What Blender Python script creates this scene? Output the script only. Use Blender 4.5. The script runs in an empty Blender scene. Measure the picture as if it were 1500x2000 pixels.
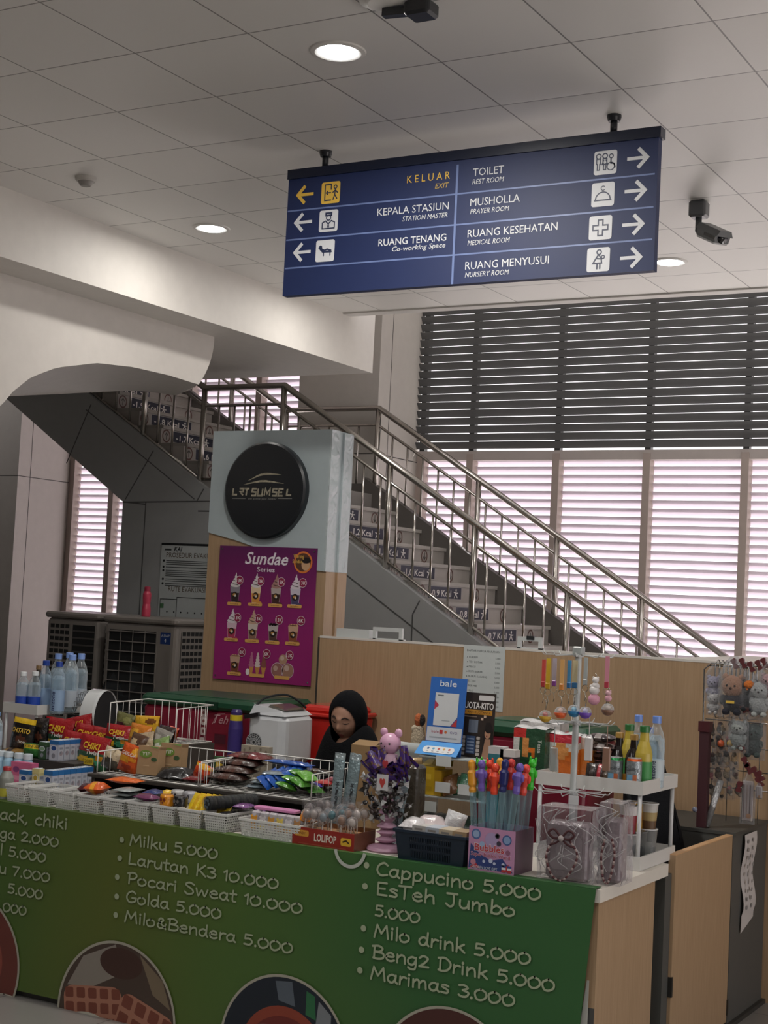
import bpy, bmesh, math, random
from mathutils import Matrix, Vector, noise as mnoise
sc = bpy.context.scene
COLL = sc.collection
PI = math.pi

# ------------------------------------------------------------------ camera
FPX, YAW, PITCH, ROLL, EYE = 2929.5, 0.520606, 0.0601076, 0.0500414, 1.85
_cy, _sy, _cp, _sp = math.cos(YAW), math.sin(YAW), math.cos(PITCH), math.sin(PITCH)
FWD = Vector((-_sy*_cp, _cy*_cp, _sp)); _r0 = Vector((_cy, _sy, 0)); _u0 = _r0.cross(FWD)
RGT = _r0*math.cos(ROLL) + _u0*math.sin(ROLL); UPV = -_r0*math.sin(ROLL) + _u0*math.cos(ROLL)
cd = bpy.data.cameras.new('camera'); cam = bpy.data.objects.new('camera', cd); COLL.objects.link(cam)
cd.sensor_fit = 'VERTICAL'; cd.sensor_height = 24; cd.lens = 24*FPX/2000; cd.clip_end = 200
cam.matrix_world = Matrix(((RGT.x, UPV.x, -FWD.x, 0), (RGT.y, UPV.y, -FWD.y, 0), (RGT.z, UPV.z, -FWD.z, EYE), (0, 0, 0, 1)))
sc.camera = cam
CEIL = 4.19
# ------------------------------------------------------------------ world, lamps, exposure
sc.view_settings.view_transform = 'Standard'; sc.view_settings.look = 'None'
sc.view_settings.gamma = 1; sc.view_settings.use_curve_mapping = False
sc.view_settings.exposure = -0.25
wd = bpy.data.worlds.new('sky'); sc.world = wd; wd.use_nodes = True
bg = wd.node_tree.nodes['Background']; bg.inputs[0].default_value = (1.0, 0.96, 0.98, 1); bg.inputs[1].default_value = 2.2
def lamp(name, kind, loc, energy, col=(1, 1, 1), size=1.0, sizey=None, tgt=None, spread=None):
    l = bpy.data.lights.new(name, kind); l.energy = energy; l.color = col
    if kind == 'AREA':
        l.size = size
        if sizey: l.shape = 'RECTANGLE'; l.size_y = sizey
        if spread: l.spread = spread
    elif kind in ('POINT', 'SPOT'): l.shadow_soft_size = size
    elif kind == 'SUN': l.angle = size
    o = bpy.data.objects.new(name, l); COLL.objects.link(o); o.location = loc
    if tgt: o.rotation_euler = (Vector(tgt)-Vector(loc)).to_track_quat('-Z', 'Y').to_euler()
    return o
DL = 13.0
for lx, ly, le in ((-1.4, .6, 42), (-4.0, .9, 42), (1.2, 3.2, 36), (-3.5, 3.2, 18), (-1.2, 3.2, 20)): lamp('front_fill_lamp', 'AREA', (lx, ly, CEIL-.03), le, (1, .97, .93), .3, tgt=(lx, ly, 0))  # unseen ceiling lamps, added to brighten the foreground
lamp('bounce_fill_lamp', 'AREA', (-1.6, 11.6, .06), 110, (1, .96, .92), 3.2, 1.8, tgt=(-1.7, 11.0, 4))  # added floor lamp hidden behind the partition, stands in for bounced daylight
sun = lamp('sun', 'SUN', (-4, 30, 20), 17.0, (1, .95, .93), .03, tgt=(-5.5, 22, 11.5))
sc.cycles.max_bounces = 8; sc.cycles.diffuse_bounces = 4; sc.cycles.transparent_max_bounces = 24; sc.cycles.sample_clamp_indirect = 6; sc.cycles.caustics_reflective = False; sc.cycles.caustics_refractive = False
sc.cycles.use_denoising = True

# ------------------------------------------------------------------ helpers
def ray(x, y): return (RGT*(x-750) - UPV*(y-1000) + FWD*FPX)/FPX
def WY(x, y, Y): d = ray(x, y); return d*(Y/d.y) + Vector((0, 0, EYE))
def WX(x, y, X): d = ray(x, y); return d*(X/d.x) + Vector((0, 0, EYE))
def WZ(x, y, Z): d = ray(x, y); return d*((Z-EYE)/d.z) + Vector((0, 0, EYE))
def lin(c):
    if isinstance(c, str):
        c = c.lstrip('#'); c = [int(c[i:i+2], 16)/255 for i in (0, 2, 4)]
    return tuple(v/12.92 if v <= .04045 else ((v+.055)/1.055)**2.4 for v in c[:3]) + (1.0,)
_lc = {}
def L(c):
    if c not in _lc: _lc[c] = lin(c)
    return _lc[c]
MATS = {}
def mat(name, rough=.6, metal=0., bump=0., bscale=40., nz=.06, nscale=12., coat=0., clear=None, tint=None, transl=0., spec=.5):
    """a material whose colour is the mesh's own colour layer, broken up by a little noise"""
    m = bpy.data.materials.new(name); m.use_nodes = True; nt = m.node_tree; N = nt.nodes; K = nt.links
    b = N['Principled BSDF']; out = N['Material Output']
    at = N.new('ShaderNodeVertexColor'); at.layer_name = 'Col'
    tc = N.new('ShaderNodeTexCoord'); ns = N.new('ShaderNodeTexNoise'); ns.inputs['Scale'].default_value = nscale; ns.inputs['Detail'].default_value = 3
    K.new(tc.outputs['Object'], ns.inputs['Vector'])
    mr = N.new('ShaderNodeMapRange'); mr.inputs[3].default_value = 1-nz; mr.inputs[4].default_value = 1+nz
    K.new(ns.outputs[0], mr.inputs[0])
    mx = N.new('ShaderNodeMix'); mx.data_type = 'RGBA'; mx.blend_type = 'MULTIPLY'; mx.inputs[0].default_value = 1
    K.new(at.outputs[0], mx.inputs[6]); K.new(mr.outputs[0], mx.inputs[7])
    K.new(mx.outputs[2], b.inputs['Base Color'])
    b.inputs['Roughness'].default_value = rough; b.inputs['Metallic'].default_value = metal
    b.inputs['Coat Weight'].default_value = coat; b.inputs['Coat Roughness'].default_value = .1
    b.inputs['Specular IOR Level'].default_value = spec
    if bump:
        n2 = N.new('ShaderNodeTexNoise'); n2.inputs['Scale'].default_value = bscale; n2.inputs['Detail'].default_value = 4
        K.new(tc.outputs['Object'], n2.inputs['Vector'])
        bp = N.new('ShaderNodeBump'); bp.inputs['Strength'].default_value = bump; bp.inputs['Distance'].default_value = .02
        K.new(n2.outputs[0], bp.inputs['Height']); K.new(bp.outputs[0], b.inputs['Normal'])
    if transl:
        tr = N.new('ShaderNodeBsdfTranslucent'); K.new(mx.outputs[2], tr.inputs[0])
        ms = N.new('ShaderNodeMixShader'); ms.inputs[0].default_value = transl
        K.new(b.outputs[0], ms.inputs[1]); K.new(tr.outputs[0], ms.inputs[2]); K.new(ms.outputs[0], out.inputs[0])
    if clear is not None:      # thin clear plastic: mostly see-through, shiny at grazing angles
        tp = N.new('ShaderNodeBsdfTransparent'); tp.inputs[0].default_value = tint or (.93, .95, .96, 1)
        lw = N.new('ShaderNodeLayerWeight'); lw.inputs[0].default_value = .35
        mr2 = N.new('ShaderNodeMapRange'); mr2.inputs[3].default_value = clear; mr2.inputs[4].default_value = min(1, clear+.6)
        K.new(lw.outputs['Facing'], mr2.inputs[0])
        if bump: K.new(bp.outputs[0], lw.inputs['Normal'])
        ms = N.new('ShaderNodeMixShader'); K.new(mr2.outputs[0], ms.inputs[0])
        K.new(tp.outputs[0], ms.inputs[1]); K.new(b.outputs[0], ms.inputs[2]); K.new(ms.outputs[0], out.inputs[0])
    MATS[name] = m
    return m
mat('paint', .55); mat('matte', .85); mat('print_sheet', .45, nz=.04); mat('plastic', .32); mat('gloss', .12, coat=.3)
mat('film', .22, bump=.5, bscale=28, nz=.12, coat=.4); mat('foil', .25, metal=.55, bump=.6, bscale=30, nz=.15)
mat('steel', .22, metal=1, nz=.05); mat('cloth', .9, bump=.25, bscale=160, nz=.12, spec=.15); mat('fur', .95, bump=.6, bscale=120, nz=.15)
mat('skin', .5, nz=.05); mat('clear_plastic', .08, clear=.10, spec=.6); mat('clear_film', .1, clear=.07, bump=.8, bscale=22, spec=.7, tint=(.9, .9, .92, 1))
mat('frosted', .4, clear=.45, tint=(.9, .93, .93, 1)); mat('liquid', .1, clear=.16, tint=(.84, .91, .96, 1))
mat('rubber', .8); mat('slat_dark', .6, nz=.05); mat('slat_white', .5, transl=.42, nz=.02, spec=.2); mat('silver_board', .45, metal=.0, nz=.05)

class MB:
    """collects shapes, then links them as ONE mesh object"""
    def __init__(s, col='#888888', T=None):
        s.v, s.f, s.c, s.m, s.sm = [], [], [], [], []; s.col = col; s.T = T or Matrix(); s.mi = 0; s.smooth = False
    def add(s, vs, fs, col=None, smooth=None):
        o = len(s.v); T = s.T
        s.v += [T @ Vector(p) for p in vs]
        c = L(col or s.col) if not isinstance(col, tuple) or len(col or ()) != 4 else col
        for f in fs:
            s.f.append([o+i for i in f]); s.c.append(c); s.m.append(s.mi); s.sm.append(s.smooth if smooth is None else smooth)
        return s
    def poly(s, pts, col=None): return s.add(pts, [list(range(len(pts)))], col)
    def flat(s, pts, z=0, col=None): return s.add([(x, y, z) for x, y in pts], [list(range(len(pts)))], col)
    def rect(s, x0, y0, x1, y1, z=0, col=None): return s.flat([(x0, y0), (x1, y0), (x1, y1), (x0, y1)], z, col)
    def disc(s, cx, cy, rx, ry=None, z=0, col=None, n=28, a0=0, a1=2*PI):
        ry = ry or rx; full = abs(a1-a0-2*PI) < 1e-6; k = n if full else n+1
        return s.flat([(cx+rx*math.cos(a0+(a1-a0)*i/n), cy+ry*math.sin(a0+(a1-a0)*i/n)) for i in range(k)], z, col)
    def ring(s, cx, cy, r0, r1, z=0, col=None, n=36, k=1.0, a0=0, a1=2*PI):
        v, f = [], []
        for i in range(n+1):
            a = a0+(a1-a0)*i/n; v += [(cx+r0*math.cos(a), cy+r0*k*math.sin(a), z), (cx+r1*math.cos(a), cy+r1*k*math.sin(a), z)]
        for i in range(n): f.append([2*i, 2*i+1, 2*i+3, 2*i+2])
        return s.add(v, f, col)
    def rrect(s, x0, y0, x1, y1, r, z=0, col=None):
        p = []
        for cx, cy, a in ((x1-r, y1-r, 0), (x0+r, y1-r, 90), (x0+r, y0+r, 180), (x1-r, y0+r, 270)):
            for i in range(6): t = math.radians(a+18*i); p.append((cx+r*math.cos(t), cy+r*math.sin(t)))
        return s.flat(p, z, col)
    def line(s, pts, w, z=0, col=None, cap=True):
        """flat mitred stroke of width w along 2-D points, with round ends; strokes of one mesh step outwards a hair so that none lie in one plane"""
        s.k = (getattr(s, 'k', 0)+1) % 4; z += s.k*.00012; h = w/2
        p = [Vector((a, b)) for a, b in pts]; p = [a for i, a in enumerate(p) if i == 0 or (a-p[i-1]).length > 1e-6]
        closed = len(p) > 3 and (p[0]-p[-1]).length < 1e-5
        if closed: p = p[:-1]
        n = len(p)
        if n < 2: return s
        v = []; L_ = []; R__ = []
        for i in range(n):
            a = p[i-1] if (i or closed) else None; b = p[(i+1) % n] if (i < n-1 or closed) else None
            d1 = (p[i]-a).normalized() if a is not None else None; d2 = (b-p[i]).normalized() if b is not None else None
            d = ((d1 or d2)+(d2 or d1)); d = d.normalized() if d.length > .2 else (d1 or d2)
            nn = Vector((-d.y, d.x)); e = (d1 or d2); k_ = max(.45, nn.dot(Vector((-e.y, e.x)))); o = nn*(h/k_)
            L_.append(p[i]+o); R__.append(p[i]-o)
        f = []
        for i in range(n): v += [(L_[i].x, L_[i].y, z), (R__[i].x, R__[i].y, z)]
        for i in range(n if closed else n-1): j = (i+1) % n; f.append([2*i, 2*i+1, 2*j+1, 2*j])
        if cap and not closed:
            for c, q_, sg in ((p[0], p[1], 1), (p[-1], p[-2], 1)):
                a0 = math.atan2((c-q_).y, (c-q_).x); o_ = len(v); v += [(c.x+h*math.cos(a0-PI/2+PI*t/6), c.y+h*math.sin(a0-PI/2+PI*t/6), z) for t in range(7)]; f.append(list(range(o_, o_+7)))
        return s.add(v, f, col)
    def box(s, x0, y0, z0, x1, y1, z1, col=None):
        v = [(x0, y0, z0), (x1, y0, z0), (x1, y1, z0), (x0, y1, z0), (x0, y0, z1), (x1, y0, z1), (x1, y1, z1), (x0, y1, z1)]
        return s.add(v, [[0, 3, 2, 1], [4, 5, 6, 7], [0, 1, 5, 4], [1, 2, 6, 5], [2, 3, 7, 6], [3, 0, 4, 7]], col)
    def rbox(s, x0, y0, z0, x1, y1, z1, r=.01, col=None, n=3, top=None):
        """box with rounded vertical edges and softened top and bottom rims; top=(dx,dy) flares the top"""
        tx, ty = top or (0, 0); v, f = [], []; q = []
        for sx, sy, a in ((1, 1, 0), (-1, 1, 90), (-1, -1, 180), (1, -1, 270)):
            for i in range(n+1): t = math.radians(a+90*i/n); q.append((sx, sy, math.cos(t), math.sin(t)))
        e = min(r*.6, (z1-z0)*.3)
        for z, ins in ((z0, e), (z0+e, 0), (z1-e, 0), (z1, e)):
            g = (z-z0)/(z1-z0)
            for sx, sy, ca, sa in q:
                X = (x1-r+tx*g) if sx > 0 else (x0+r-tx*g); Y = (y1-r+ty*g) if sy > 0 else (y0+r-ty*g)
                v.append((X+(r-ins)*ca, Y+(r-ins)*sa, z))
        k = len(q)
        for j in range(3):
            for i in range(k): f.append([j*k+i, j*k+(i+1) % k, (j+1)*k+(i+1) % k, (j+1)*k+i])
        f.append(list(range(k))[::-1]); f.append([3*k+i for i in range(k)])
        return s.add(v, f, col)
    def prism(s, pts, a, b, axis='y', col=None):
        """extrude a 2-D outline between a and b along an axis ((x,z) for y, (y,z) for x, (x,y) for z)"""
        mk = {'y': lambda p, t: (p[0], t, p[1]), 'x': lambda p, t: (t, p[0], p[1]), 'z': lambda p, t: (p[0], p[1], t)}[axis]
        n = len(pts); v = [mk(p, a) for p in pts] + [mk(p, b) for p in pts]
        f = [list(range(n)), [n+i for i in range(n)][::-1]] + [[i, n+i, n+(i+1) % n, (i+1) % n] for i in range(n)]
        return s.add(v, f, col)
    def lathe(s, prof, seg=20, c=(0, 0, 0), col=None, cols=None, smooth=True, sy=1.0, cap=True):
        """revolve (r,z) about the vertical through c; cols gives a colour per band"""
        n = len(prof); v = []
        for r, z in prof:
            for i in range(seg): a = 2*PI*i/seg; v.append((c[0]+r*math.cos(a), c[1]+r*sy*math.sin(a), c[2]+z))
        base = len(s.v)
        for j in range(n-1):
            s.add(v[j*seg:(j+2)*seg], [[i, (i+1) % seg, seg+(i+1) % seg, seg+i] for i in range(seg)], (cols[j] if cols else col), smooth)
        if cap and prof[0][0] > 1e-5: s.add(v[:seg], [list(range(seg))[::-1]], cols[0] if cols else col, False)
        if cap and prof[-1][0] > 1e-5: s.add(v[-seg:], [list(range(seg))], cols[-1] if cols else col, False)
        return s
    def ball(s, c, r, col=None, seg=14, rings=9, fn=None):
        rx, ry, rz = (r, r, r) if not isinstance(r, tuple) else r
        v = [(c[0], c[1], c[2]-rz)]
        for j in range(1, rings):
            t = PI*j/rings
            for i in range(seg):
                a = 2*PI*i/seg; v.append((c[0]+rx*math.sin(t)*math.cos(a), c[1]+ry*math.sin(t)*math.sin(a), c[2]-rz*math.cos(t)))
        v.append((c[0], c[1], c[2]+rz)); f = [[0, 1+(i+1) % seg, 1+i] for i in range(seg)]
        for j in range(rings-2):
            o = 1+j*seg; f += [[o+i, o+(i+1) % seg, o+seg+(i+1) % seg, o+seg+i] for i in range(seg)]
        o = 1+(rings-2)*seg; f += [[o+i, o+(i+1) % seg, len(v)-1] for i in range(seg)]
        if fn: v = [fn(Vector(p)) for p in v]
        return s.add(v, f, col, True)
    def tube(s, path, r, seg=8, col=None, closed=False, cap=True, smooth=True):
        P = [Vector(p) for p in path]; n = len(P); v = []
        rr = r if isinstance(r, (list, tuple)) else [r]*n
        up = None
        for i, p in enumerate(P):
            a = P[(i-1) % n] if (closed or i > 0) else p; b = P[(i+1) % n] if (closed or i < n-1) else p
            d = (b-a); d = d.normalized() if d.length > 1e-9 else Vector((0, 0, 1))
            if up is None: up = Vector((0, 0, 1)) if abs(d.z) < .9 else Vector((1, 0, 0))
            x = d.cross(up)
            if x.length < 1e-4: x = d.orthogonal()
            x.normalize(); y = x.cross(d).normalized(); up = y
            for k in range(seg): t = 2*PI*k/seg; v.append(p+x*(rr[i]*math.cos(t))+y*(rr[i]*math.sin(t)))
        f = []
        for i in range(n if closed else n-1):
            o, q = i*seg, ((i+1) % n)*seg
            f += [[o+k, o+(k+1) % seg, q+(k+1) % seg, q+k] for k in range(seg)]
        if cap and not closed: f.append(list(range(seg))[::-1]); f.append([(n-1)*seg+k for k in range(seg)])
        return s.add(v, f, col, smooth)
    def bar(s, a, b, w, h, col=None, up=(0, 0, 1)):
        """square bar from a to b, w across, h along up"""
        a, b = Vector(a), Vector(b); d = (b-a).normalized(); x = d.cross(Vector(up))
        if x.length < 1e-5: x = d.orthogonal()
        x = x.normalized()*(w/2); y = x.cross(d).normalized()*(h/2)
        v = [a-x-y, a+x-y, a+x+y, a-x+y, b-x-y, b+x-y, b+x+y, b-x+y]
        return s.add(v, [[0, 3, 2, 1], [4, 5, 6, 7], [0, 1, 5, 4], [1, 2, 6, 5], [2, 3, 7, 6], [3, 0, 4, 7]], col)
    def grid(s, fn, nu, nv, col=None, colfn=None, smooth=True, closed_u=False):
        """sheet fn(u,v) -> point for u,v in 0..1; colfn(u,v) colours each face"""
        v = [fn(i/nu, j/nv) for j in range(nv+1) for i in range(nu+1)]
        o = len(s.v); s.v += [s.T @ Vector(p) for p in v]; w = nu+1
        for j in range(nv):
            for i in range(nu):
                s.f.append([o+j*w+i, o+j*w+i+1, o+(j+1)*w+i+1, o+(j+1)*w+i])
                s.c.append(L(colfn((i+.5)/nu, (j+.5)/nv)) if colfn else L(col or s.col)); s.m.append(s.mi); s.sm.append(smooth)
        return s
    def text(s, body, x, y, size, z=0, col=None, align='LEFT', width=None, shear=0, bold=0, fn=None, rot=0):
        """lettering; width squeezes or stretches the line to that length"""
        vs, fs = text_mesh(body, bold, shear)
        if not vs: return s
        w = max(p[0] for p in vs) - min(p[0] for p in vs); x0 = min(p[0] for p in vs)
        kx = width/w if width else size
        ox = {'LEFT': 0, 'CENTER': -w*kx/2, 'RIGHT': -w*kx}[align]; ca, sa = math.cos(rot), math.sin(rot)
        q = []
        for p in vs:
            a, b = (p[0]-x0)*kx+ox, p[1]*size; q.append((x+a*ca-b*sa, y+a*sa+b*ca, z))
        if fn: q = [fn(p) for p in q]
        return s.add(q, fs, col)
    def build(s, name, m='paint', parent=None, loc=None):
        me = bpy.data.meshes.new(name); me.from_pydata([tuple(p) for p in s.v], [], s.f)
        ca = me.color_attributes.new('Col', 'FLOAT_COLOR', 'CORNER')
        buf = []
        for p, c in zip(me.polygons, s.c): buf += list(c)*p.loop_total
        ca.data.foreach_set('color', buf)
        me.polygons.foreach_set('use_smooth', s.sm)
        ms = m if isinstance(m, (list, tuple)) else [m]
        for k in ms: me.materials.append(MATS[k] if isinstance(k, str) else k)
        me.polygons.foreach_set('material_index', s.m)
        me.update()
        o = bpy.data.objects.new(name, me); COLL.objects.link(o)
        if parent: o.parent = parent
        if loc: o.location = loc
        return o
_tx = {}
def text_mesh(body, bold=0, shear=0):
    k = (body, bold, shear)
    if k not in _tx:
        c = bpy.data.curves.new('lettering', 'FONT'); c.body = body; c.size = 1.37; c.shear = shear; c.offset = bold; c.resolution_u = 2
        o = bpy.data.objects.new('lettering', c); COLL.objects.link(o)
        dg = bpy.context.evaluated_depsgraph_get(); me = o.evaluated_get(dg).to_mesh()
        _tx[k] = ([(v.co.x, v.co.y) for v in me.vertices], [list(p.vertices) for p in me.polygons])
        o.evaluated_get(dg).to_mesh_clear(); bpy.data.objects.remove(o); bpy.data.curves.remove(c)
    return _tx[k]
def tag(o, label, cat, group=None):
    o['label'] = label; o['category'] = cat
    if group: o['group'] = group
    return o
def thing(name, label, cat, loc=(0, 0, 0), rz=0, group=None, rx=0, ry=0):
    o = bpy.data.objects.new(name, None); COLL.objects.link(o); o.empty_display_size = .05
    o.location = loc; o.rotation_euler = (rx, ry, rz)
    return tag(o, label, cat, group)
def struct(o): o['kind'] = 'structure'; return o
def dup(root, loc, rz=None, label=None, group=None, rx=None, ry=None, scale=None):
    r = root.copy(); COLL.objects.link(r); r.location = loc
    e = list(root.rotation_euler)
    if rz is not None: e[2] = rz
    if rx is not None: e[0] = rx
    if ry is not None: e[1] = ry
    r.rotation_euler = e
    if scale: r.scale = (scale,)*3 if not isinstance(scale, tuple) else scale
    if label: r['label'] = label
    if group: r['group'] = group
    for ch in list(root.children):
        c = ch.copy(); COLL.objects.link(c); c.parent = r
        for g in list(ch.children):
            d = g.copy(); COLL.objects.link(d); d.parent = c
    return r
FRONT = Matrix(((1, 0, 0, 0), (0, 0, -1, 0), (0, 1, 0, 0), (0, 0, 0, 1)))   # print frame: x right, y up, z out of a face towards -Y
SIDE = Matrix(((0, 0, 1, 0), (1, 0, 0, 0), (0, 1, 0, 0), (0, 0, 0, 1)))     # the same on a face towards +X
def front(x, y, z): return Matrix.Translation((x, y, z)) @ FRONT
def side(x, y, z): return Matrix.Translation((x, y, z)) @ SIDE
def smooth_path(pts, k=6, closed=False):
    P = [Vector(p) for p in pts]; n = len(P); out = []
    if n < 3: return P
    for i in range(n if closed else n-1):
        a = P[(i-1) % n] if (closed or i) else P[i]*2-P[i+1]; b = P[i]; c = P[(i+1) % n]; d = P[(i+2) % n] if (closed or i+2 < n) else c*2-b
        for j in range(k):
            t = j/k; out.append(.5*((2*b)+(c-a)*t+(2*a-5*b+4*c-d)*t*t+(3*b-a-3*c+d)*t**3))
    if not closed: out.append(P[-1])
    return out
def rnd(seed): return random.Random(seed)
# ================================================================== special materials
def node_mat(name, build):
    m = bpy.data.materials.new(name); m.use_nodes = True; build(m.node_tree, m.node_tree.nodes, m.node_tree.links, m.node_tree.nodes['Principled BSDF']); MATS[name] = m
def _ceil(nt, N, K, b):
    tc = N.new('ShaderNodeTexCoord'); sp = N.new('ShaderNodeSeparateXYZ'); K.new(tc.outputs['Object'], sp.inputs[0])
    def M(op, a, c=None, d=None):
        n = N.new('ShaderNodeMath'); n.operation = op
        for i, q in enumerate((a, c, d)):
            if q is None: continue
            if isinstance(q, (int, float)): n.inputs[i].default_value = q
            else: K.new(q, n.inputs[i])
        return n.outputs[0]
    def cell(o, off): return M('FRACT', M('DIVIDE', M('SUBTRACT', o, off), .6))
    fx, fy = cell(sp.outputs[0], -.782*2.34-9*.6), cell(sp.outputs[1], 2.388*2.34-9*.6)
    def edge(f): return M('MINIMUM', f, M('SUBTRACT', 1, f))
    e = M('MINIMUM', edge(fx), edge(fy))
    joint = M('LESS_THAN', e, .0065)
    ce = N.new('ShaderNodeCombineXYZ')
    K.new(M('FLOOR', M('DIVIDE', M('SUBTRACT', sp.outputs[0], -.782*2.34-5.4), .6)), ce.inputs[0]); K.new(M('FLOOR', M('DIVIDE', M('SUBTRACT', sp.outputs[1], 2.388*2.34-5.4), .6)), ce.inputs[1])
    wn = N.new('ShaderNodeTexWhiteNoise'); wn.noise_dimensions = '2D'; K.new(ce.outputs[0], wn.inputs['Vector'])
    mx = N.new('ShaderNodeMix'); mx.data_type = 'RGBA'; K.new(joint, mx.inputs[0])
    sh = N.new('ShaderNodeMapRange'); sh.inputs[3].default_value = .97; sh.inputs[4].default_value = 1.03; K.new(wn.outputs[0], sh.inputs[0])
    bs = N.new('ShaderNodeMix'); bs.data_type = 'RGBA'; bs.blend_type = 'MULTIPLY'; bs.inputs[0].default_value = 1; bs.inputs[6].default_value = L('#dddbd7'); K.new(sh.outputs[0], bs.inputs[7])
    K.new(bs.outputs[2], mx.inputs[6]); mx.inputs[7].default_value = L('#84827f'); K.new(mx.outputs[2], b.inputs['Base Color'])
    dome = M('MULTIPLY', M('SINE', M('MULTIPLY', fx, PI)), M('SINE', M('MULTIPLY', fy, PI)))
    dm = M('MULTIPLY', M('POWER', dome, .6), M('MULTIPLY_ADD', wn.outputs[0], .006, .001))
    hg = M('SUBTRACT', dm, M('MULTIPLY', joint, .004))
    bp = N.new('ShaderNodeBump'); bp.inputs['Strength'].default_value = 1; bp.inputs['Distance'].default_value = 1.0; K.new(hg, bp.inputs['Height']); K.new(bp.outputs[0], b.inputs['Normal'])
    b.inputs['Roughness'].default_value = .42
node_mat('ceiling_tile', _ceil)
def wood(name, c1, c2, horiz=False):
    def f(nt, N, K, b):
        tc = N.new('ShaderNodeTexCoord'); mp = N.new('ShaderNodeMapping'); mp.inputs['Scale'].default_value = (60, 60, 2.2) if not horiz else (2.2, 60, 60)
        K.new(tc.outputs['Object'], mp.inputs[0]); ns = N.new('ShaderNodeTexNoise'); ns.inputs['Scale'].default_value = 2.2; ns.inputs['Detail'].default_value = 6
        K.new(mp.outputs[0], ns.inputs['Vector']); r = N.new('ShaderNodeValToRGB'); r.color_ramp.elements[0].color = L(c1); r.color_ramp.elements[1].color = L(c2)
        r.color_ramp.elements[0].position = .3; r.color_ramp.elements[1].position = .7
        K.new(ns.outputs[0], r.inputs[0]); K.new(r.outputs[0], b.inputs['Base Color']); b.inputs['Roughness'].default_value = .45
    node_mat(name, f)
wood('wood_laminate', '#a18566', '#ae9273')
def _floor(nt, N, K, b):
    tc = N.new('ShaderNodeTexCoord'); br = N.new('ShaderNodeTexBrick'); br.offset = 0; br.inputs['Scale'].default_value = 1; br.inputs['Brick Width'].default_value = .6; br.inputs['Row Height'].default_value = .6
    br.inputs['Mortar Size'].default_value = .004; br.inputs['Color1'].default_value = L('#8d8a86'); br.inputs['Color2'].default_value = L('#86837f'); br.inputs['Mortar'].default_value = L('#555352')
    K.new(tc.outputs['Object'], br.inputs['Vector']); K.new(br.outputs[0], b.inputs['Base Color']); b.inputs['Roughness'].default_value = .3
node_mat('floor_tile', _floor)
def _gloss_panel(nt, N, K, b):      # glossy stretched film with shallow ripples
    tc = N.new('ShaderNodeTexCoord'); ns = N.new('ShaderNodeTexNoise'); ns.inputs['Scale'].default_value = 14; ns.inputs['Detail'].default_value = 1.5; ns.inputs['Distortion'].default_value = .8
    K.new(tc.outputs['Object'], ns.inputs['Vector']); bp = N.new('ShaderNodeBump'); bp.inputs['Strength'].default_value = .9; bp.inputs['Distance'].default_value = .02
    K.new(ns.outputs[0], bp.inputs['Height']); K.new(bp.outputs[0], b.inputs['Normal']); b.inputs['Base Color'].default_value = L('#b9c3c6'); b.inputs['Roughness'].default_value = .1
node_mat('gloss_film', _gloss_panel)
def emit(name, col, st):
    def f(nt, N, K, b):
        b.inputs['Emission Color'].default_value = L(col); b.inputs['Emission Strength'].default_value = st; b.inputs['Base Color'].default_value = L(col)
    node_mat(name, f)
emit('lamp_diffuser', '#ffffff', 14)

# ================================================================== room
XL, XR, YB, YF, YW = -14.5, 3.2, -5.0, 10.39, 13.05
m = MB(); m.box(XL, YB, -.1, XR, YW+.3, 0); struct(m.build('floor', 'floor_tile'))
m = MB(); m.box(XL, YB, CEIL, XR, YF-.08, CEIL+.05); struct(m.build('ceiling', 'ceiling_tile'))
m = MB('#c9c6c2'); m.box(XL, YF-.08, CEIL-.012, XR, YF+.03, CEIL+.12); struct(m.build('trim_1', 'paint'))
m = MB('#c9c6c2'); m.box(XL, YF+.03, 5.2, XR, YW+.3, 5.3); struct(m.build('ceiling_stairwell', 'paint'))
m = MB('#bdb9b4'); m.box(XL-.2, YB, 0, XL, YW+.3, 5.3); struct(m.build('wall_left', 'paint'))
m = MB('#bdb9b4'); m.box(XL, YB-.2, 0, XR, YB, 4.3); struct(m.build('wall_back', 'paint'))
m = MB('#bdb9b4'); m.box(XR, YB, 0, XR+.2, 1.0, 5.3); m.box(XR, 1.0, 2.3, XR+.2, YW+.3, 5.3); m.box(XR, 7.5, 0, XR+.2, YW+.3, 2.3); struct(m.build('wall_right', 'paint'))
# the long bulkhead beam, its underside and its end
BX = -6.39
m = MB('#d3cfc9'); m.box(BX-4.5, YB, 3.775, BX, 10.83, 5.2); struct(m.build('ceiling_beam', 'paint'))
# the swept white bulkhead under the beam
pr = [(4.6, 3.775), (7.9, 3.775)]
m = MB('#cdc8c2')
XS = -6.72
tip = WX(416, 704, XS); low = WX(384, 750, XS); zlow = low.z
crease = [WX(px, py, XS+.02) for px, py in ((-160, 905), (-60, 845), (0, 795), (25, 765), (60, 737), (110, 718), (190, 709), (260, 717), (330, 733), (384, 750))]
def zc(y):
    if y <= crease[0].y: return crease[0].z
    for a, b in zip(crease, crease[1:]):
        if y <= b.y: return a.z+(b.z-a.z)*(y-a.y)/(b.y-a.y)
    return crease[-1].z
ia, ib = WX(60, 772, XS-.9), WX(380, 757, XS-.9)
zi = lambda y: ia.z+(ib.z-ia.z)*(y-ia.y)/(ib.y-ia.y)
Y0B = 4.6
def face(u, v):
    yt, yb = Y0B+(tip.y-Y0B)*u, Y0B+(low.y-Y0B)*u; y = yt+(yb-yt)*v**2.0
    return (XS+.02*v, y, 3.775+(zc(y)-3.775)*v)
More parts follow.
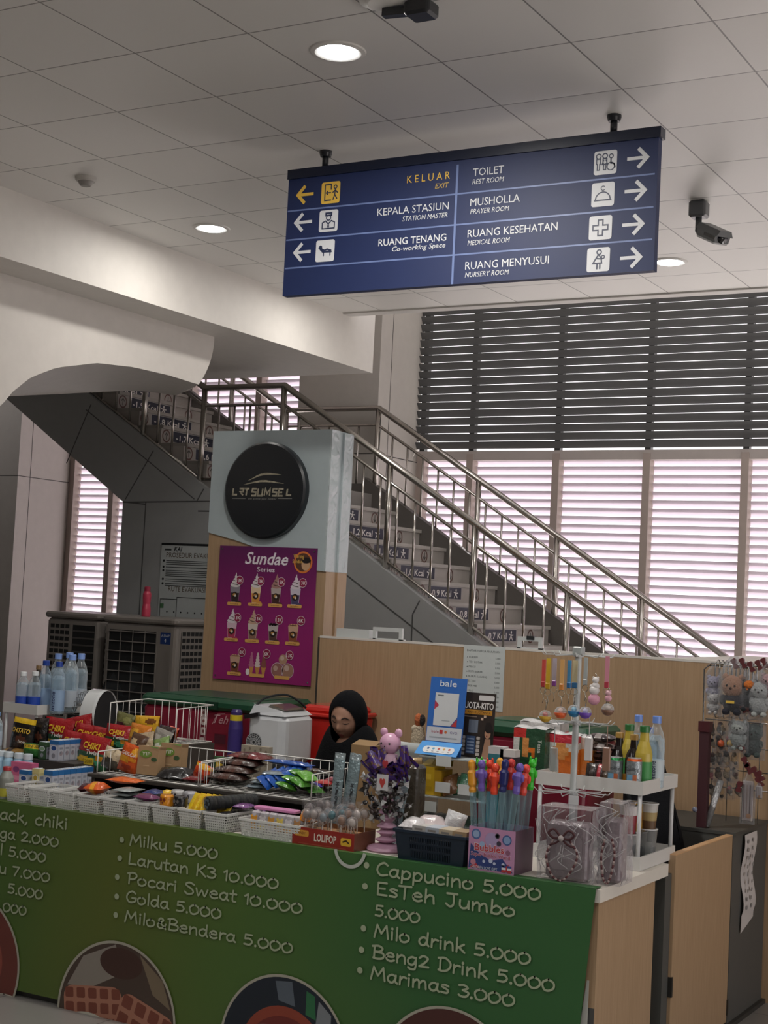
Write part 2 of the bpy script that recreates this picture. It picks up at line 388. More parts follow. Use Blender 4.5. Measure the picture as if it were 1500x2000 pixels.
def under(u, v):
    yb = Y0B+(low.y-Y0B)*u; y = yb+(ib.y-low.y)*v*u; a = v*PI/2
    return (XS+.02-.92*math.sin(a)**1.0, y, zc(yb)+(zi(y)-zc(yb))*(1-math.cos(a)))
m.grid(face, 60, 10); m.grid(under, 60, 12)
m.grid(lambda u, v: (XS-.9*u, tip.y+(low.y-tip.y)*v**2.0+(ib.y-low.y)*u*v, 3.775+((zc(low.y) if True else 0)-3.775+(zi(ib.y)-zc(low.y))*u)*v), 8, 8)
m.smooth = False
struct(m.build('ceiling_bulkhead', 'paint'))
# piers
def pier(name, x0, x1, y0, y1, joints_z, jy, c='#c3beb7'):
    m = MB(c); m.box(x0, y0, 0, x1, y1, 5.2)
    g = '#3d3a37'
    for z in joints_z:
        m.box(x0-.001, y0-.0015, z-.004, x1+.0015, y1, z+.004, g)
    for y in jy: m.box(x1-.01, y-.004, 0, x1+.0015, y+.004, 5.2, g)
    return struct(m.build(name, 'paint'))
PX1 = -7.12
pier('wall_pier_right', -8.02, PX1, 12.2, YW, [3.25, 2.65], [12.42])
lp = WX(120, 1191, -11.55)
pier('wall_pier_left', -14.45, -11.60, 12.17, YW, [3.03], [12.36])

# window wall: mullions in front of white louvres below, dark louvres above
ZT, ZM, ZB = 5.1, 3.36, .35
def louvre_window(name, x0, x1, mull, zsplit, zb, upper=True, dark_mull=True):
    fr = MB('#b9aea6'); fr.box(x0, YW+.02, zb-.1, x1, YW+.12, zb)
    root = fr.build(name, 'paint'); struct(root)
    for x in mull:
        q = MB('#a89a92'); q.box(x-.035, YW-.06, zb, x+.035, YW+.06, zsplit-.03); q.build('mullion', 'paint', root)
    if upper:
        q = MB('#b3aaa5'); q.box(x0, YW-.05, zsplit-.09, x1, YW+.05, zsplit); q.build('transom', 'paint', root)
        q = MB('#5e5e5e')
        z = zsplit+.02
        while z < ZT:
            q.prism([(YW-.045, z), (YW-.085, z+.0665), (YW-.081, z+.0675), (YW-.041, z+.001)], x0, x1, 'x'); z += .0785
        struct_p = q.build('dark_louvres', 'slat_dark', root)
        q = MB('#2e2e2e')
        for x in mull: q.box(x-.028, YW-.038, zsplit, x+.028, YW+.03, ZT)
        q.build('upper_mullion', 'paint', root)
    q = MB('#d9d2d8')
    z = zb+.01; top = zsplit-.09 if upper else zsplit
    while z < top-.03:
        q.prism([(YW+.085, z), (YW+.02, z+.064), (YW+.024, z+.064), (YW+.089, z)], x0, x1, 'x'); z += .0775
    q.build('white_louvres', 'slat_white', root)
    return root
ms = [-7.1+.035, -6.52, -5.615, -4.72, -3.81, -2.91, -2.01, -1.11]
louvre_window('window_1', -7.12, XR, ms, ZM, ZB)
louvre_window('window_2', -11.60, -8.0, [-11.56, WY(212, 1050, 13.0).x, -9.95, -9.05, -8.15], 5.0, .35, upper=False)
m = MB('#bdb9b4'); m.box(XL, YW+.0, 0, XR, YW+.2, .26); m.box(XL, YW+.13, 4.95, XR, YW+.3, 5.3); struct(m.build('wall_front', 'paint'))
# things outside: a pale ground so that the sky is not the only thing seen through the gaps
m = MB('#c8c4c0'); m.box(-30, YW+.6, -3.2, 20, 60, -3); m.box(XR+.25, -12, -.12, 22, YW+.5, -.05); struct(m.build('ground_outside', 'matte'))  # right-hand slab is added out of view to bounce sun onto the ceiling

# ================================================================== staircase
NY, FY = 10.5, 12.05
st = thing('staircase', 'grey staircase with calorie plaques on its risers, climbing left in front of the louvre window', 'staircase', (0, 0, 0))
# slopes measured on the near railing line
hA, hB = WY(640, 815, NY), WY(1281, 1281, NY)
SL = (hA.z-hB.z)/(hB.x-hA.x)                      # fall per metre of run
pA = WY(655, 1035, NY); SZ = lambda x: pA.z - (x-pA.x)*SL - .0        # top of the near stringer
RUN = .262; RISE = RUN*SL
x_land0, x_land1 = -7.86, -7.02                   # the half landing
zl = SZ(x_land1)+.085
# lower flight
k = 0; x = x_land1; z = zl; lower = []
while z > .05 and k < 20:
    lower.append((x, z)); x += RUN; z -= RISE; k += 1
plq = MB
def kcal(parent, x, z, txt, h):
    q = MB(T=side(x+.003, 10.72, z-.112))
    h = .158; q.rect(0, 0, .62, h-.045, 0, '#b9b7b4'); q.rect(.012, .01, .608, h-.055, .001, '#1c2238')
    q.text(txt, .05, .026, .055, .002, '#e8e6e2', width=.37, bold=.02)
    ps = .49
    q.disc(ps+.02, h-.075, .012, z=.002, col='#e8e6e2', n=10)
    q.line([(ps+.02, h-.09), (ps+.015, .055), (ps-.01, .02)], .012, .002, '#e8e6e2'); q.line([(ps+.015, .055), (ps+.045, .022)], .012, .002, '#e8e6e2')
    q.line([(ps-.02, .065), (ps+.02, h-.1), (ps+.055, .06)], .009, .002, '#e8e6e2')
    q.build('kcal_plaque', 'print_sheet', parent)
def arrow_disc(parent, x, y, z, up):
    q = MB(T=side(x+.003, y, z)); q.ring(0, 0, .045, .058, 0, '#6b4a42'); d = 1 if up else -1
    q.line([(0, -.028*d), (0, .028*d)], .01, .001, '#55504c'); q.line([(-.02, .008*d), (0, .03*d), (.02, .008*d)], .01, .001, '#55504c')
    q.build('arrow_sticker', 'print_sheet', parent)
labels = {1: '-1,3 Kcal', 2: '-1,2 Kcal', 3: '-1,1 Kcal', 4: '-1,0 Kcal', 5: '-0,9 Kcal', 6: '-0,8 Kcal', 7: '-0,7 Kcal', 8: '-0,6 Kcal'}
def step(x, z, txt, first=False):
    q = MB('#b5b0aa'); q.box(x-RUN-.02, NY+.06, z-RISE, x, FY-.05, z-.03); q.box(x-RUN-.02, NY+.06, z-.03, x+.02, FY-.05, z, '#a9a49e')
    o = q.build('step', 'paint', st)
    if txt: kcal(o, x, z-.03, txt, RISE)
    arrow_disc(o, x, 11.62, z-RISE/2-.01, False)
    arrow_disc(o, x, 10.63, z-RISE/2-.01, True)
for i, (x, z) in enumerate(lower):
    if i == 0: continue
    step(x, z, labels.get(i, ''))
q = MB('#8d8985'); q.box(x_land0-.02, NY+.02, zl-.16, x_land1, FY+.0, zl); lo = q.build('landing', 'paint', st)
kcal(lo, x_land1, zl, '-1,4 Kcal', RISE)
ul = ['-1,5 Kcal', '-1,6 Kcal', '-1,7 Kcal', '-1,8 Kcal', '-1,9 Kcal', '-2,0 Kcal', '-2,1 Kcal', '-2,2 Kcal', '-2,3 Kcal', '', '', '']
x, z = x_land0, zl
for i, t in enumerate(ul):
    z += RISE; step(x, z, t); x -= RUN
# the grey cladding on the near side: panels with open joints
g = '#a0a2a2'; gj = '#565757'
def cl(pts, y0=NY-.03, y1=NY+.07): return MB(g).prism(pts, y0, y1, 'y')
P2 = lambda x, y: (WY(x, y, NY-.03).x, WY(x, y, NY-.03).z)
a0 = P2(655, 1038); xl_ = P2(240, 980)[0]
zr = a0[1]+(a0[0]-x_land1)*SL
low = [(xl_, 0), (x_land1+14*RUN*.36+2.0, 0), (x_land1+2.9, 0)]
xe = a0[0]+(a0[1]-.35)/SL
body = [(xl_, 0.0), (xe+.5, 0.0), (xe, .35), (x_land1, zr), (x_land0+.08, zr), (x_land0+.08, P2(410, 977)[1]), (xl_, P2(240, 980)[1])]
q = cl(body)
jx = NY-.0315
def jl(m, pts, w=.012):
    T = m.T; m.T = front(0, jx, 0); m.line(pts, w, 0, gj, cap=False); m.T = T
o2 = .25
jl(q, [(x_land0, zr-.20), (x_land1-.12, zr-.20), (x_land1-.12+3.2, zr-.20-3.2*SL)])
jl(q, [P2(285, 980), P2(272, 1200)]); jl(q, [P2(820, 1173), P2(806, 1200)]); jl(q, [P2(806, 1200), (P2(806, 1200)[0], 0)])
jl(q, [(P2(640, 1100)[0], zr-.3), (P2(640, 1100)[0], 0)])
jl(q, [P2(240, 981), P2(410, 979)])
q.build('side_panel', 'silver_board', st)
def up(x): return P2(410, 950)[1] + (P2(410, 950)[0]-x)*SL
xa, xb = P2(412, 960)[0]+.02, -11.6
top0 = zr+.0
tp = lambda x: zr + (x_land0+.08-x)*SL
zb0 = P2(240, 980)[1]
bot = lambda x: zb0 + (xl_-x)*(P2(20, 785)[1]-zb0)/(xl_-P2(20, 785)[0])
q = cl([(x_land0+.08, zr), (xb, tp(xb)), (xb, bot(xb)), (xl_, zb0), (x_land0+.08, P2(410, 977)[1])])
jl(q, [P2(285, 985), P2(240, 980)]); 
jl(q, [P2(380, 975), P2(168, 800)], .01)
for c1, c2 in (((130, 905), (178, 790)), ((245, 975), (300, 880)),): jl(q, [P2(*c1), P2(*c2)])
jl(q, [P2(8, 785), P2(22, 752)])
jl(q, [P2(385, 978), P2(398, 955)])
q.build('soffit_panel', 'silver_board', st)
# underside of the upper flight, as deep as the stair
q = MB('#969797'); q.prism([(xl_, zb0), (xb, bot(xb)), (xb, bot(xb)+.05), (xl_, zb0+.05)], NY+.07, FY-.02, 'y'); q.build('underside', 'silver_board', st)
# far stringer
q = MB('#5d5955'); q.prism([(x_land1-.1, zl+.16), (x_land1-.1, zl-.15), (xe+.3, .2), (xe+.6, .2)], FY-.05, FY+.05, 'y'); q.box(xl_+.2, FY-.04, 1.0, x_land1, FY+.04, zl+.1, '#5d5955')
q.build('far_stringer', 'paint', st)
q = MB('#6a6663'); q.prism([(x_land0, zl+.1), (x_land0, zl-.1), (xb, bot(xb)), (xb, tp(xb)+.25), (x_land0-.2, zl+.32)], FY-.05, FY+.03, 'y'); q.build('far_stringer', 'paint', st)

# railings: steel tubes
def railing(name, label, y, hz, x_hi, x_lo, zland, xl0, slope, z_at, x_up, bal=.165, nposts=()):
    r = bpy.data.objects.new(name, None); COLL.objects.link(r); r.parent = st; r['label'] = label
    S = '#b9b4ae'
    H = lambda x, d: z_at(x)-d
    def seg(nm, d, rad, x0, x1, x2, x3):
        q = MB(S); path = []
        if x0 is not None: path.append((x0, y, H(x_hi, d)+(xl0-x0)*slope))
        path += [(xl0, y, H(x_hi, d)), (x_hi, y, H(x_hi, d)), (x3, y, H(x3, d))]
        q.tube(path, rad, 10); return q.build(nm, 'steel', r)
    seg('handrail', 0, .028, x_up, None, None, x_lo)
    seg('middle_rail', .16, .014, x_up, None, None, x_lo)
    q = MB(S); q.tube([(x_hi+.05, y, H(x_hi+.05, .80)), (x_lo-.1, y, H(x_lo-.1, .80))], .016, 8); q.build('bottom_rail', 'steel', r)
    q = MB(S); q.tube([(xl0, y, H(x_hi, .80)), (x_hi+.05, y, H(x_hi+.05, .80))], .014, 8); q.build('bottom_rail', 'steel', r)
    if x_up is not None:
        q = MB(S); q.tube([(x_up, y, H(x_hi, .80)+(xl0-x_up)*slope), (xl0, y, H(x_hi, .80))], .016, 8); q.build('bottom_rail', 'steel', r)
    n = 0; x = x_hi; posts = []
    def post(x, z1, z0, rad=.026):
        q = MB(S); q.tube([(x, y, z0), (x, y, z1)], rad, 10); q.build('post', 'steel', r)
    def balu(x, z1, z0):
        q = MB(S); q.tube([(x, y, z0), (x, y, z1)], .010, 8); q.build('baluster', 'steel', r)
    for x in nposts: post(x, H(x, 0), H(x, .95))
    x = x_hi+bal
    while x < x_lo-.05:
        if min(abs(x-p) for p in nposts) > .07: balu(x, H(x, .16), H(x, .80))
        x += bal
    post(xl0, H(x_hi, 0), H(x_hi, .95))
    x = xl0+bal
    while x < x_hi-.05: balu(x, H(x_hi, .16), H(x_hi, .80)); x += bal
    if x_up is not None:
        x = xl0-bal; c = 0
        while x > x_up:
            zt = H(x_hi, 0)+(xl0-x)*slope; c += 1
            if c % 4 == 0: post(x, zt, zt-.95)
            else: balu(x, zt-.16, zt-.80)
            x -= bal
    return r
hN = WY(550, 755, NY)
zN = lambda x: hA.z-(x-hA.x)*SL
railing('railing', 'steel tube railing on the near edge of the staircase', NY+.02, 0, WY(553, 755, NY).x, WY(1330, 1316, NY).x, 0, WY(398, 757, NY).x, SL, zN, -10.2,
        nposts=[WY(760, 911, NY).x, WY(926, 1034, NY).x, WY(1107, 1164, NY).x, WY(553, 757, NY).x])
fA, fB = WY(740, 797, FY), WY(1411, 1279, FY); SF = (fA.z-fB.z)/(fB.x-fA.x)
zF = lambda x: fA.z-(x-fA.x)*SF
railing('railing', 'steel tube railing on the window side of the staircase', FY, 0, fA.x, WY(1480, 1328, FY).x, 0, WY(560, 800, FY).x, SF, zF, -9.6,
        nposts=[WY(935, 944, FY).x, WY(1088, 1056, FY).x, WY(1255, 1172, FY).x, fA.x])

# ================================================================== ceiling fittings
def downlight(name, label, x, y, power=13):
    t = thing(name, label, 'ceiling light', (x, y, CEIL), group='recessed ceiling downlights')
    q = MB('#d8d6d2'); q.lathe([(.085, -.004), (.10, -.010), (.118, -.006), (.122, 0)], 32); q.lathe([(.085, -.004), (.086, .01)], 32); q.build('trim_ring', 'paint', t)
    q = MB('#ffffff'); q.lathe([(.0, -.016), (.05, -.0155), (.075, -.012), (.085, -.004)], 32); q.build('diffuser', 'lamp_diffuser', t)
    lamp(name+'_lamp', 'AREA', (x, y, CEIL-.03), power, (1, .96, .9), .16, tgt=(x, y, 0)).data.shape = 'DISK'
    return t
c_ = CEIL-EYE
downlight('ceiling_downlight', 'lit round ceiling downlight above the top edge of the hanging blue sign', -1.445*c_, 2.267*c_, 58)
downlight('ceiling_downlight', 'lit round ceiling downlight beside the long white beam, left of the blue sign', -2.463*c_, 3.267*c_, 16)
downlight('ceiling_downlight', 'lit round ceiling downlight by the lower right corner of the blue sign, near the louvres', -1.413*c_, 4.014*c_)
downlight('ceiling_downlight', 'ceiling downlight out of sight behind the blue hanging sign', -2.463*c_, 4.06*c_)
# ================================================================== hanging direction sign
SY = 6.484
def mkuv(Y, x0, z0): 
    return lambda px, py: ((lambda w: (w.x-x0, w.z-z0))(WY(px, py, Y)))
sx0, sz0 = -4.398, 3.43; SWd, SHt = 2.04, .672
sg = thing('hanging_sign', 'navy blue hanging direction sign with two columns of white arrows and room names', 'sign', (sx0, SY, sz0))
q = MB('#1a2955'); q.box(0, 0, 0, SWd, .045, SHt-.05); q.build('sign_board', 'paint', sg)
q = MB('#151d33'); q.box(-.004, -.010, SHt-.05, SWd+.012, .055, SHt); q.build('top_rail', 'plastic', sg)
for px in (641, 1203):
    x = WY(px, 300 if px < 900 else 235, SY+.045).x-sx0
    q = MB('#22252b'); q.tube([(x, .0225, SHt), (x, .0225, CEIL-sz0-.008)], .017, 12); q.lathe([(.0, CEIL-sz0-.03), (.028, CEIL-sz0-.03), (.034, CEIL-sz0-.012), (.034, CEIL-sz0)], 16, (x, .0225, 0)); q.build('hanger_rod', 'plastic', sg)
U = mkuv(SY, sx0, sz0); Uc = lambda x, y: U(530+x/1.923, 230+y/1.923)
F = front(0, -.001, 0)
q = MB('#6d7fae', F)
uv_ = Uc(690, 400)[0]
for v in (.452, .297, .146): q.rect(.005, v-.004, SWd-.012, v+.004, 0)
q.rect(uv_-.006, .0, uv_+.006, .60, .0005)
q.build('divider_lines', 'print_sheet', sg)
W_, Y_ = '#d6d8dc', '#e6bc4e'
def ptext(body, l, r, h, col=W_, bold=0, shear=0, name='lettering'):
    a, b = Uc(*l), Uc(*r); q = MB(col, F); q.text(body, a[0], (a[1]+b[1])/2, h, .0006, width=b[0]-a[0], bold=bold, shear=shear); return q.build(name, 'print_sheet', sg)
ptext('K E L U A R', (510, 245), (671, 230), .040, Y_)
ptext('EXIT', (615, 267), (667, 261), .027, '#cfae58', 0, .2)
for b, l, r, h, bo, s in (('KEPALA STASIUN', (398, 368), (666, 345), .040, 0, 0), ('STATION MASTER', (492, 389), (662, 374), .026, 0, .2), ('RUANG TENANG', (402, 483), (657, 461), .037, .012, 0),
    ('Co-working Space', (453, 503), (654, 486), .026, .012, .2), ('TOILET', (757, 220), (873, 207), .040, 0, 0), ('REST ROOM', (755, 250), (874, 239), .026, 0, .2), ('MUSHOLLA', (747, 332), (933, 315), .040, 0, 0),
    ('PRAYER ROOM', (747, 362), (894, 349), .026, 0, .2), ('RUANG KESEHATAN', (737, 450), (1075, 421), .040, 0, 0), ('MEDICAL ROOM', (737, 480), (896, 467), .026, 0, .2), ('RUANG MENYUSUI', (728, 571), (1042, 547), .040, 0, 0), ('NURSERY ROOM', (727, 601), (893, 587), .026, 0, .2)):
    ptext(b, l, r, h, W_, bo, s)
def arrow(tail, tip, col):
    a, b = Uc(*tail), Uc(*tip); d = 1 if b[0] > a[0] else -1; v = (a[1]+b[1])/2; q = MB(col, F)
    q.line([(a[0], v), (b[0]-.02*d, v)], .016, .0006, cap=False)
    q.line([(b[0]-.05*d, v+.046), (b[0]-.006*d, v), (b[0]-.05*d, v-.046)], .018, .0006, cap=False); q.build('arrow', 'print_sheet', sg)
for t, p, c in (((159, 287), (97, 290), Y_), ((153, 391), (88, 394), W_), ((148, 502), (85, 508), W_), ((1337, 155), (1417, 148), W_), ((1327, 279), (1408, 270), W_), ((1318, 405), (1399, 397), W_), ((1310, 530), (1391, 521), W_)): arrow(t, p, c)
def icon(c0, c1, col, kind):
    a, b = Uc(*c0), Uc(*c1); cx, cy = (a[0]+b[0])/2, (a[1]+b[1])/2; h = .057; K = '#2a3350'
    q = MB(col, F); q.rrect(cx-h, cy-h, cx+h, cy+h, .012, .0006); z = .0012; w = .0065
    def ln(p, ww=w): q.line([(cx+x*h, cy+y*h) for x, y in p], ww, z, K)
    def person(x, s=1, skirt=False):
        q.ring(cx+x*h, cy+.55*h, .009*s, .0145*s, z, K, 14)
        ln([(x-.17, .32), (x+.17, .32), (x+.17, -.1), (x+.1, -.1), (x+.1, -.6), (x-.1, -.6), (x-.1, -.1), (x-.17, -.1), (x-.17, .32)], .005)
        if skirt: ln([(x-.1, .2), (x-.24, -.15), (x+.24, -.15), (x+.1, .2)], .005)
    if kind == 'exit':
        ln([(.05, -.7), (-.6, -.7), (-.6, .75), (.05, .75), (.05, .3)]); ln([(-.45, 0), (0, 0)], .006); ln([(-.3, .15), (-.45, 0), (-.3, -.15)], .006)
        q.ring(cx+.5*h, cy+.5*h, .006, .012, z, K, 12); ln([(.5, .25), (.45, -.2), (.3, -.65)]); ln([(.45, -.2), (.7, -.6)]); ln([(.25, 0), (.5, .2), (.75, -.05)])
    elif kind == 'master':
        ln([(-.3, .72), (.3, .72), (.3, .5), (-.3, .5), (-.3, .72)], .009); q.ring(cx, cy+.28*h, .010, .016, z, K, 16)
        ln([(-.65, -.7), (-.65, -.15), (-.3, .0), (0, -.3), (.3, 0), (.65, -.15), (.65, -.7), (-.65, -.7)]); ln([(0, -.2), (-.07, -.5), (0, -.65), (.07, -.5), (0, -.2)], .005)
    elif kind == 'lounge':
        ln([(-.65, .3), (-.25, -.1), (.65, -.12)], .009); ln([(-.15, -.15), (-.15, -.45)]); ln([(.55, -.15), (.55, -.45)]); q.disc(cx-.5*h, cy+.35*h, .010, z=z, col=K, n=14); ln([(-.42, .2), (-.1, .02), (.2, .12), (.6, 0)], .010)
    elif kind == 'toilet':
        person(-.6, 1); person(-.05, 1, True); q.ring(cx+.5*h, cy+.5*h, .007, .012, z, K, 12); ln([(.48, .3), (.48, -.1), (.75, -.15), (.85, -.45)]); q.ring(cx+.48*h, cy-.35*h, .016, .021, z, K, 16)
    elif kind == 'dome':
        q.ring(cx, cy-.45*h, .034, .040, z, K, 20, 1.0, 0, PI); ln([(-.72, -.48), (.72, -.48)]); q.ring(cx, cy+.52*h, .008, .012, z, K, 14, a0=.7, a1=5.6); ln([(0, .2), (0, .3)])
    elif kind == 'cross':
        ln([(-.2, .65), (.2, .65), (.2, .2), (.65, .2), (.65, -.2), (.2, -.2), (.2, -.65), (-.2, -.65), (-.2, -.2), (-.65, -.2), (-.65, .2), (-.2, .2), (-.2, .65)])
    else:
        q.ring(cx+.05*h, cy+.62*h, .008, .014, z, K, 14); ln([(-.02, .38), (-.28, .0), (-.45, -.3), (.3, -.3), (.25, .1), (.05, .38)]); ln([(-.1, -.35), (-.1, -.75)]); ln([(.15, -.35), (.15, -.75)]); ln([(-.15, .1), (.3, .05)]); q.ring(cx+.4*h, cy+.2*h, .005, .010, z, K, 10)
    q.build('pictogram', 'print_sheet', sg)
for c0, c1, col, k in (((190, 245), (257, 318), Y_, 'exit'), ((183, 350), (248, 425), W_, 'master'), ((170, 463), (235, 537), W_, 'lounge'), ((1214, 127), (1297, 210), W_, 'toilet'), ((1205, 245), (1287, 332), W_, 'dome'), ((1195, 370), (1278, 457), W_, 'cross'), ((1187, 490), (1270, 577), W_, 'baby')): icon(c0, c1, col, k)

# ================================================================== cameras and detector on the ceiling
def cctv(label, x, y, rz, ln=.27):
    t = thing('security_camera', label, 'security camera', (x, y, CEIL), group=None)
    q = MB('#55575a'); q.rbox(-.05, -.05, -.095, .05, .05, 0, .02); q.build('ceiling_mount', 'plastic', t)
    q = MB('#55575a'); q.tube([(0, 0, -.095), (0, 0, -.165)], .018, 12); q.ball((0, 0, -.165), .019, seg=12, rings=8); q.build('bracket_arm', 'plastic', t)
    h = bpy.data.objects.new('housing', None); COLL.objects.link(h); h.parent = t; h.location = (.02, -.005, -.17); h.rotation_euler = (0, math.radians(24), rz)
    q = MB('#5a5d60'); q.prism([(-.042, -.02), (.042, -.02), (.046, .02), (.03, .042), (-.03, .042), (-.046, .02)], .03, .03+ln, 'x'); q.prism([(-.05, .018), (.05, .018), (.034, .05), (-.034, .05)], .02, .05+ln, 'x'); q.build('shell', 'plastic', h)
    q = MB('#c9cacb'); q.prism([(-.04, -.03), (.04, -.03), (.042, -.02), (-.042, -.02)], .035, .02+ln, 'x'); q.build('underside_cover', 'plastic', h)
    q = MB('#1a1b1d'); q.box(.12, -.0475, -.004, .25, -.0445, .012); q.tube([(.03+ln, 0, .008), (.034+ln, 0, .008)], .03, 16); q.build('lens_window', 'gloss', h)
    q = MB('#3a3c3f'); q.tube([(0, 0, 0), (.04, 0, 0)], .014, 10); q.build('joint', 'plastic', h)
    return t
cctv('grey box security camera on a ceiling bracket right of the blue sign', -2.677, 8.06, math.radians(-42), .22)
c2 = WZ(822, -2, CEIL-.02)
t = thing('security_camera', 'dark ceiling device seen from below, cut by the top edge of the photo', 'security camera', (c2.x, c2.y, CEIL))
q = MB('#232529'); q.rbox(-.055, -.045, -.09, .055, .06, -.03, .018); q.build('housing', 'plastic', t)
q = MB('#f0efec'); q.lathe([(0, -.035), (.10, -.035), (.135, -.02), (.14, 0)], 28, (-.11, -.03, 0), sy=.8); q.build('base_plate', 'paint', t)
q = MB('#2c2e31'); q.bar((-.16, -.005, -.055), (-.03, .005, -.06), .035, .03); q.build('bracket_arm', 'plastic', t)
d = WZ(168, 346, CEIL)
t = thing('smoke_detector', 'small white smoke detector on the ceiling near the white beam', 'smoke detector', (d.x, d.y, CEIL))
q = MB('#b9b6b1'); q.lathe([(.052, -.026), (.06, -.018), (.062, 0)], 24); q.build('base', 'paint', t)
q = MB('#8f8c88'); q.lathe([(0, -.052), (.028, -.052), (.034, -.046), (.045, -.026)], 24); q.build('sensor', 'paint', t)

# ================================================================== logo pillar
PY = 7.6
pl = thing('logo_pillar', 'square stall pillar, glossy white above and light wood below, behind the red ice box', 'pillar', (0, 0, 0))
xa, xs_, zt = -5.61, WY(640, 1000, PY).x, 2.868; xb = xs_
bl, br = WY(408, 1040, PY), WY(626, 1116, PY)
q = MB(); q.prism([(xa, .0), (xb, .0), (xs_, br.z), (-4.86, br.z+.01), (-5.1, WY(530, 1082, PY).z), (-5.4, WY(460, 1055, PY).z), (xa, bl.z)], PY, PY+.24, 'y'); q.build('wood_base', 'wood_laminate', pl)
q = MB('#aab6ba'); q.prism([(xa, bl.z), (-5.4, WY(460, 1055, PY).z), (-5.1, WY(530, 1082, PY).z), (-4.86, br.z+.01), (xs_, br.z), (xs_, zt), (xa, zt)], PY-.012, PY+.24, 'y'); q.build('white_panel', MATS['paint'], pl)
q = MB('#aab6ba'); q.box(xs_, PY-.012, br.z, xs_+.012, PY+.085, zt); q.build('gloss_strip', 'gloss_film', pl)
q = MB('#aab6ba'); q.box(xs_, PY+.135, br.z, xs_+.012, PY+.24, zt-.005); q.build('gloss_strip', 'gloss_film', pl)
q = MB(); q.box(xs_, PY, 0, xs_+.01, PY+.085, br.z); q.build('wood_strip', 'wood_laminate', pl)
q = MB(); q.box(xs_, PY+.135, 0, xs_+.01, PY+.24, br.z); q.build('wood_strip', 'wood_laminate', pl)
# round logo disc
dc = WY(519, 958, PY-.04); R_ = .297
ls = thing('round_logo_sign', 'black round sign with a silver train logo on the white top of the pillar', 'sign', (dc.x, PY-.012, dc.z))
T = Matrix.Rotation(PI/2, 4, 'X')
q = MB('#15191e', T); q.lathe([(0, .05), (R_-.012, .05), (R_, .04), (R_, 0)], 64); q.build('disc', 'plastic', ls)
q = MB('#262a2f', front(0, -.0508, 0)); q.ring(0, 0, R_*.93, R_*.938, 0, n=64); q.build('groove', 'plastic', ls)
Dz = front(-dc.x, -.0515, -dc.z)
D2 = lambda x, y: (lambda w: (w.x, w.z))(WY(380+x/3.571, 820+y/3.571, PY-.06))
q = MB('#b7b19c', front(-dc.x, -.052, -dc.z))
def swoosh(a, b, c, w):
    P = smooth_path([(a[0], a[1], 0), (b[0], b[1], 0), (c[0], c[1], 0)], 8); n = len(P)
    for i in range(n-1):
        w0, w1 = w*math.sin(PI*i/(n-1))+.001, w*math.sin(PI*(i+1)/(n-1))+.001
        q.flat([(P[i].x, P[i].y-w0/2), (P[i+1].x, P[i+1].y-w1/2), (P[i+1].x, P[i+1].y+w1/2), (P[i].x, P[i].y+w0/2)])
swoosh(D2(375, 425), D2(480, 380), D2(610, 382), .012); swoosh(D2(345, 452), D2(480, 428), D2(625, 445), .012)
q.build('train_swoosh', 'foil', ls)
def barletter(q, ch, x, y, w, h):
    g = {'L': [[(0, 1), (0, .1), (1, .1)]], 'R': [[(0, 1), (1, 1), (.9, .55), (.3, .5), (1, 0)]], 'T': [[(0, 1), (1, 1)], [(.5, 1), (.45, 0)]], 'S': [[(1, 1), (.1, 1), (.05, .55), (.95, .5), (.9, 0), (0, 0)]], 'U': [[(0, 1), (0, 0), (1, 0), (1, 1)]],
         'M': [[(0, 0), (.05, 1), (.5, .3), (.95, 1), (1, 0)]], 'E': [[(1, 1), (0, 1), (0, 0), (1, 0)], [(0, .5), (.8, .5)]]}[ch]
    for p in g: q.line([(x+(a*.86+.12*b)*w, y+b*h) for a, b in p], h*.27, 0, cap=False)
q = MB('#b9b3a0', front(-dc.x, -.0525, -dc.z))
a, b = D2(268, 527), D2(697, 527); h = .042; tot = b[0]-a[0]; xs = [0, .10, .19, .31, .41, .52, .645, .745, .88]
for ch, f in zip('LRTSUMSEL', xs): barletter(q, ch, a[0]+f*tot, a[1], tot*(.085 if ch != 'M' else .1), h)
q.build('logo_lettering', 'foil', ls)
q = MB('#8c8a86', front(-dc.x, -.0525, -dc.z)); a, b = D2(375, 556), D2(575, 553); q.text('we serve you better', a[0], a[1], .014, 0, width=b[0]-a[0], shear=.2)
for l, r in ((266, 358), (584, 682)): p, s_ = D2(l, 549), D2(r, 552); q.rect(p[0], p[1]-.0015, s_[0], p[1]+.0015)
q.build('slogan', 'print_sheet', ls)

# ================================================================== sundae poster on the pillar
px0, pz1 = -5.508, 2.152; pw, ph = .716, .822
sp = thing('menu_poster', 'magenta ice cream menu poster with rows of sundae cups pinned to the pillar', 'poster', (px0, PY-.0145, pz1-ph))
def _poster(nt, N, K, b):
    tc = N.new('ShaderNodeTexCoord'); s_ = N.new('ShaderNodeSeparateXYZ'); K.new(tc.outputs['Object'], s_.inputs[0]); r = N.new('ShaderNodeValToRGB'); K.new(s_.outputs[2], r.inputs[0])
    r.color_ramp.elements[0].color = L('#97266f'); r.color_ramp.elements[1].color = L('#5f1f55'); r.color_ramp.elements[0].position = .25; r.color_ramp.elements[1].position = .8
    K.new(r.outputs[0], b.inputs['Base Color']); b.inputs['Roughness'].default_value = .4
node_mat('poster_print', _poster)
q = MB('#7c2463'); q.box(0, -.0015, 0, pw, .001, ph); q.build('sheet', 'poster_print', sp)
Fp = front(-px0, -.003, -(pz1-ph))
V = lambda x, y: (lambda w: (w.x, w.z))(WY(380+x/3.571, 820+y/3.571, PY-.006))
q = MB('#e6dfe6', Fp); a, b = V(358, 1010), V(658, 1008); 
q.text('Sundae', a[0], (a[1]+b[1])/2, .076, 0, width=b[0]-a[0], shear=.28, bold=.022)
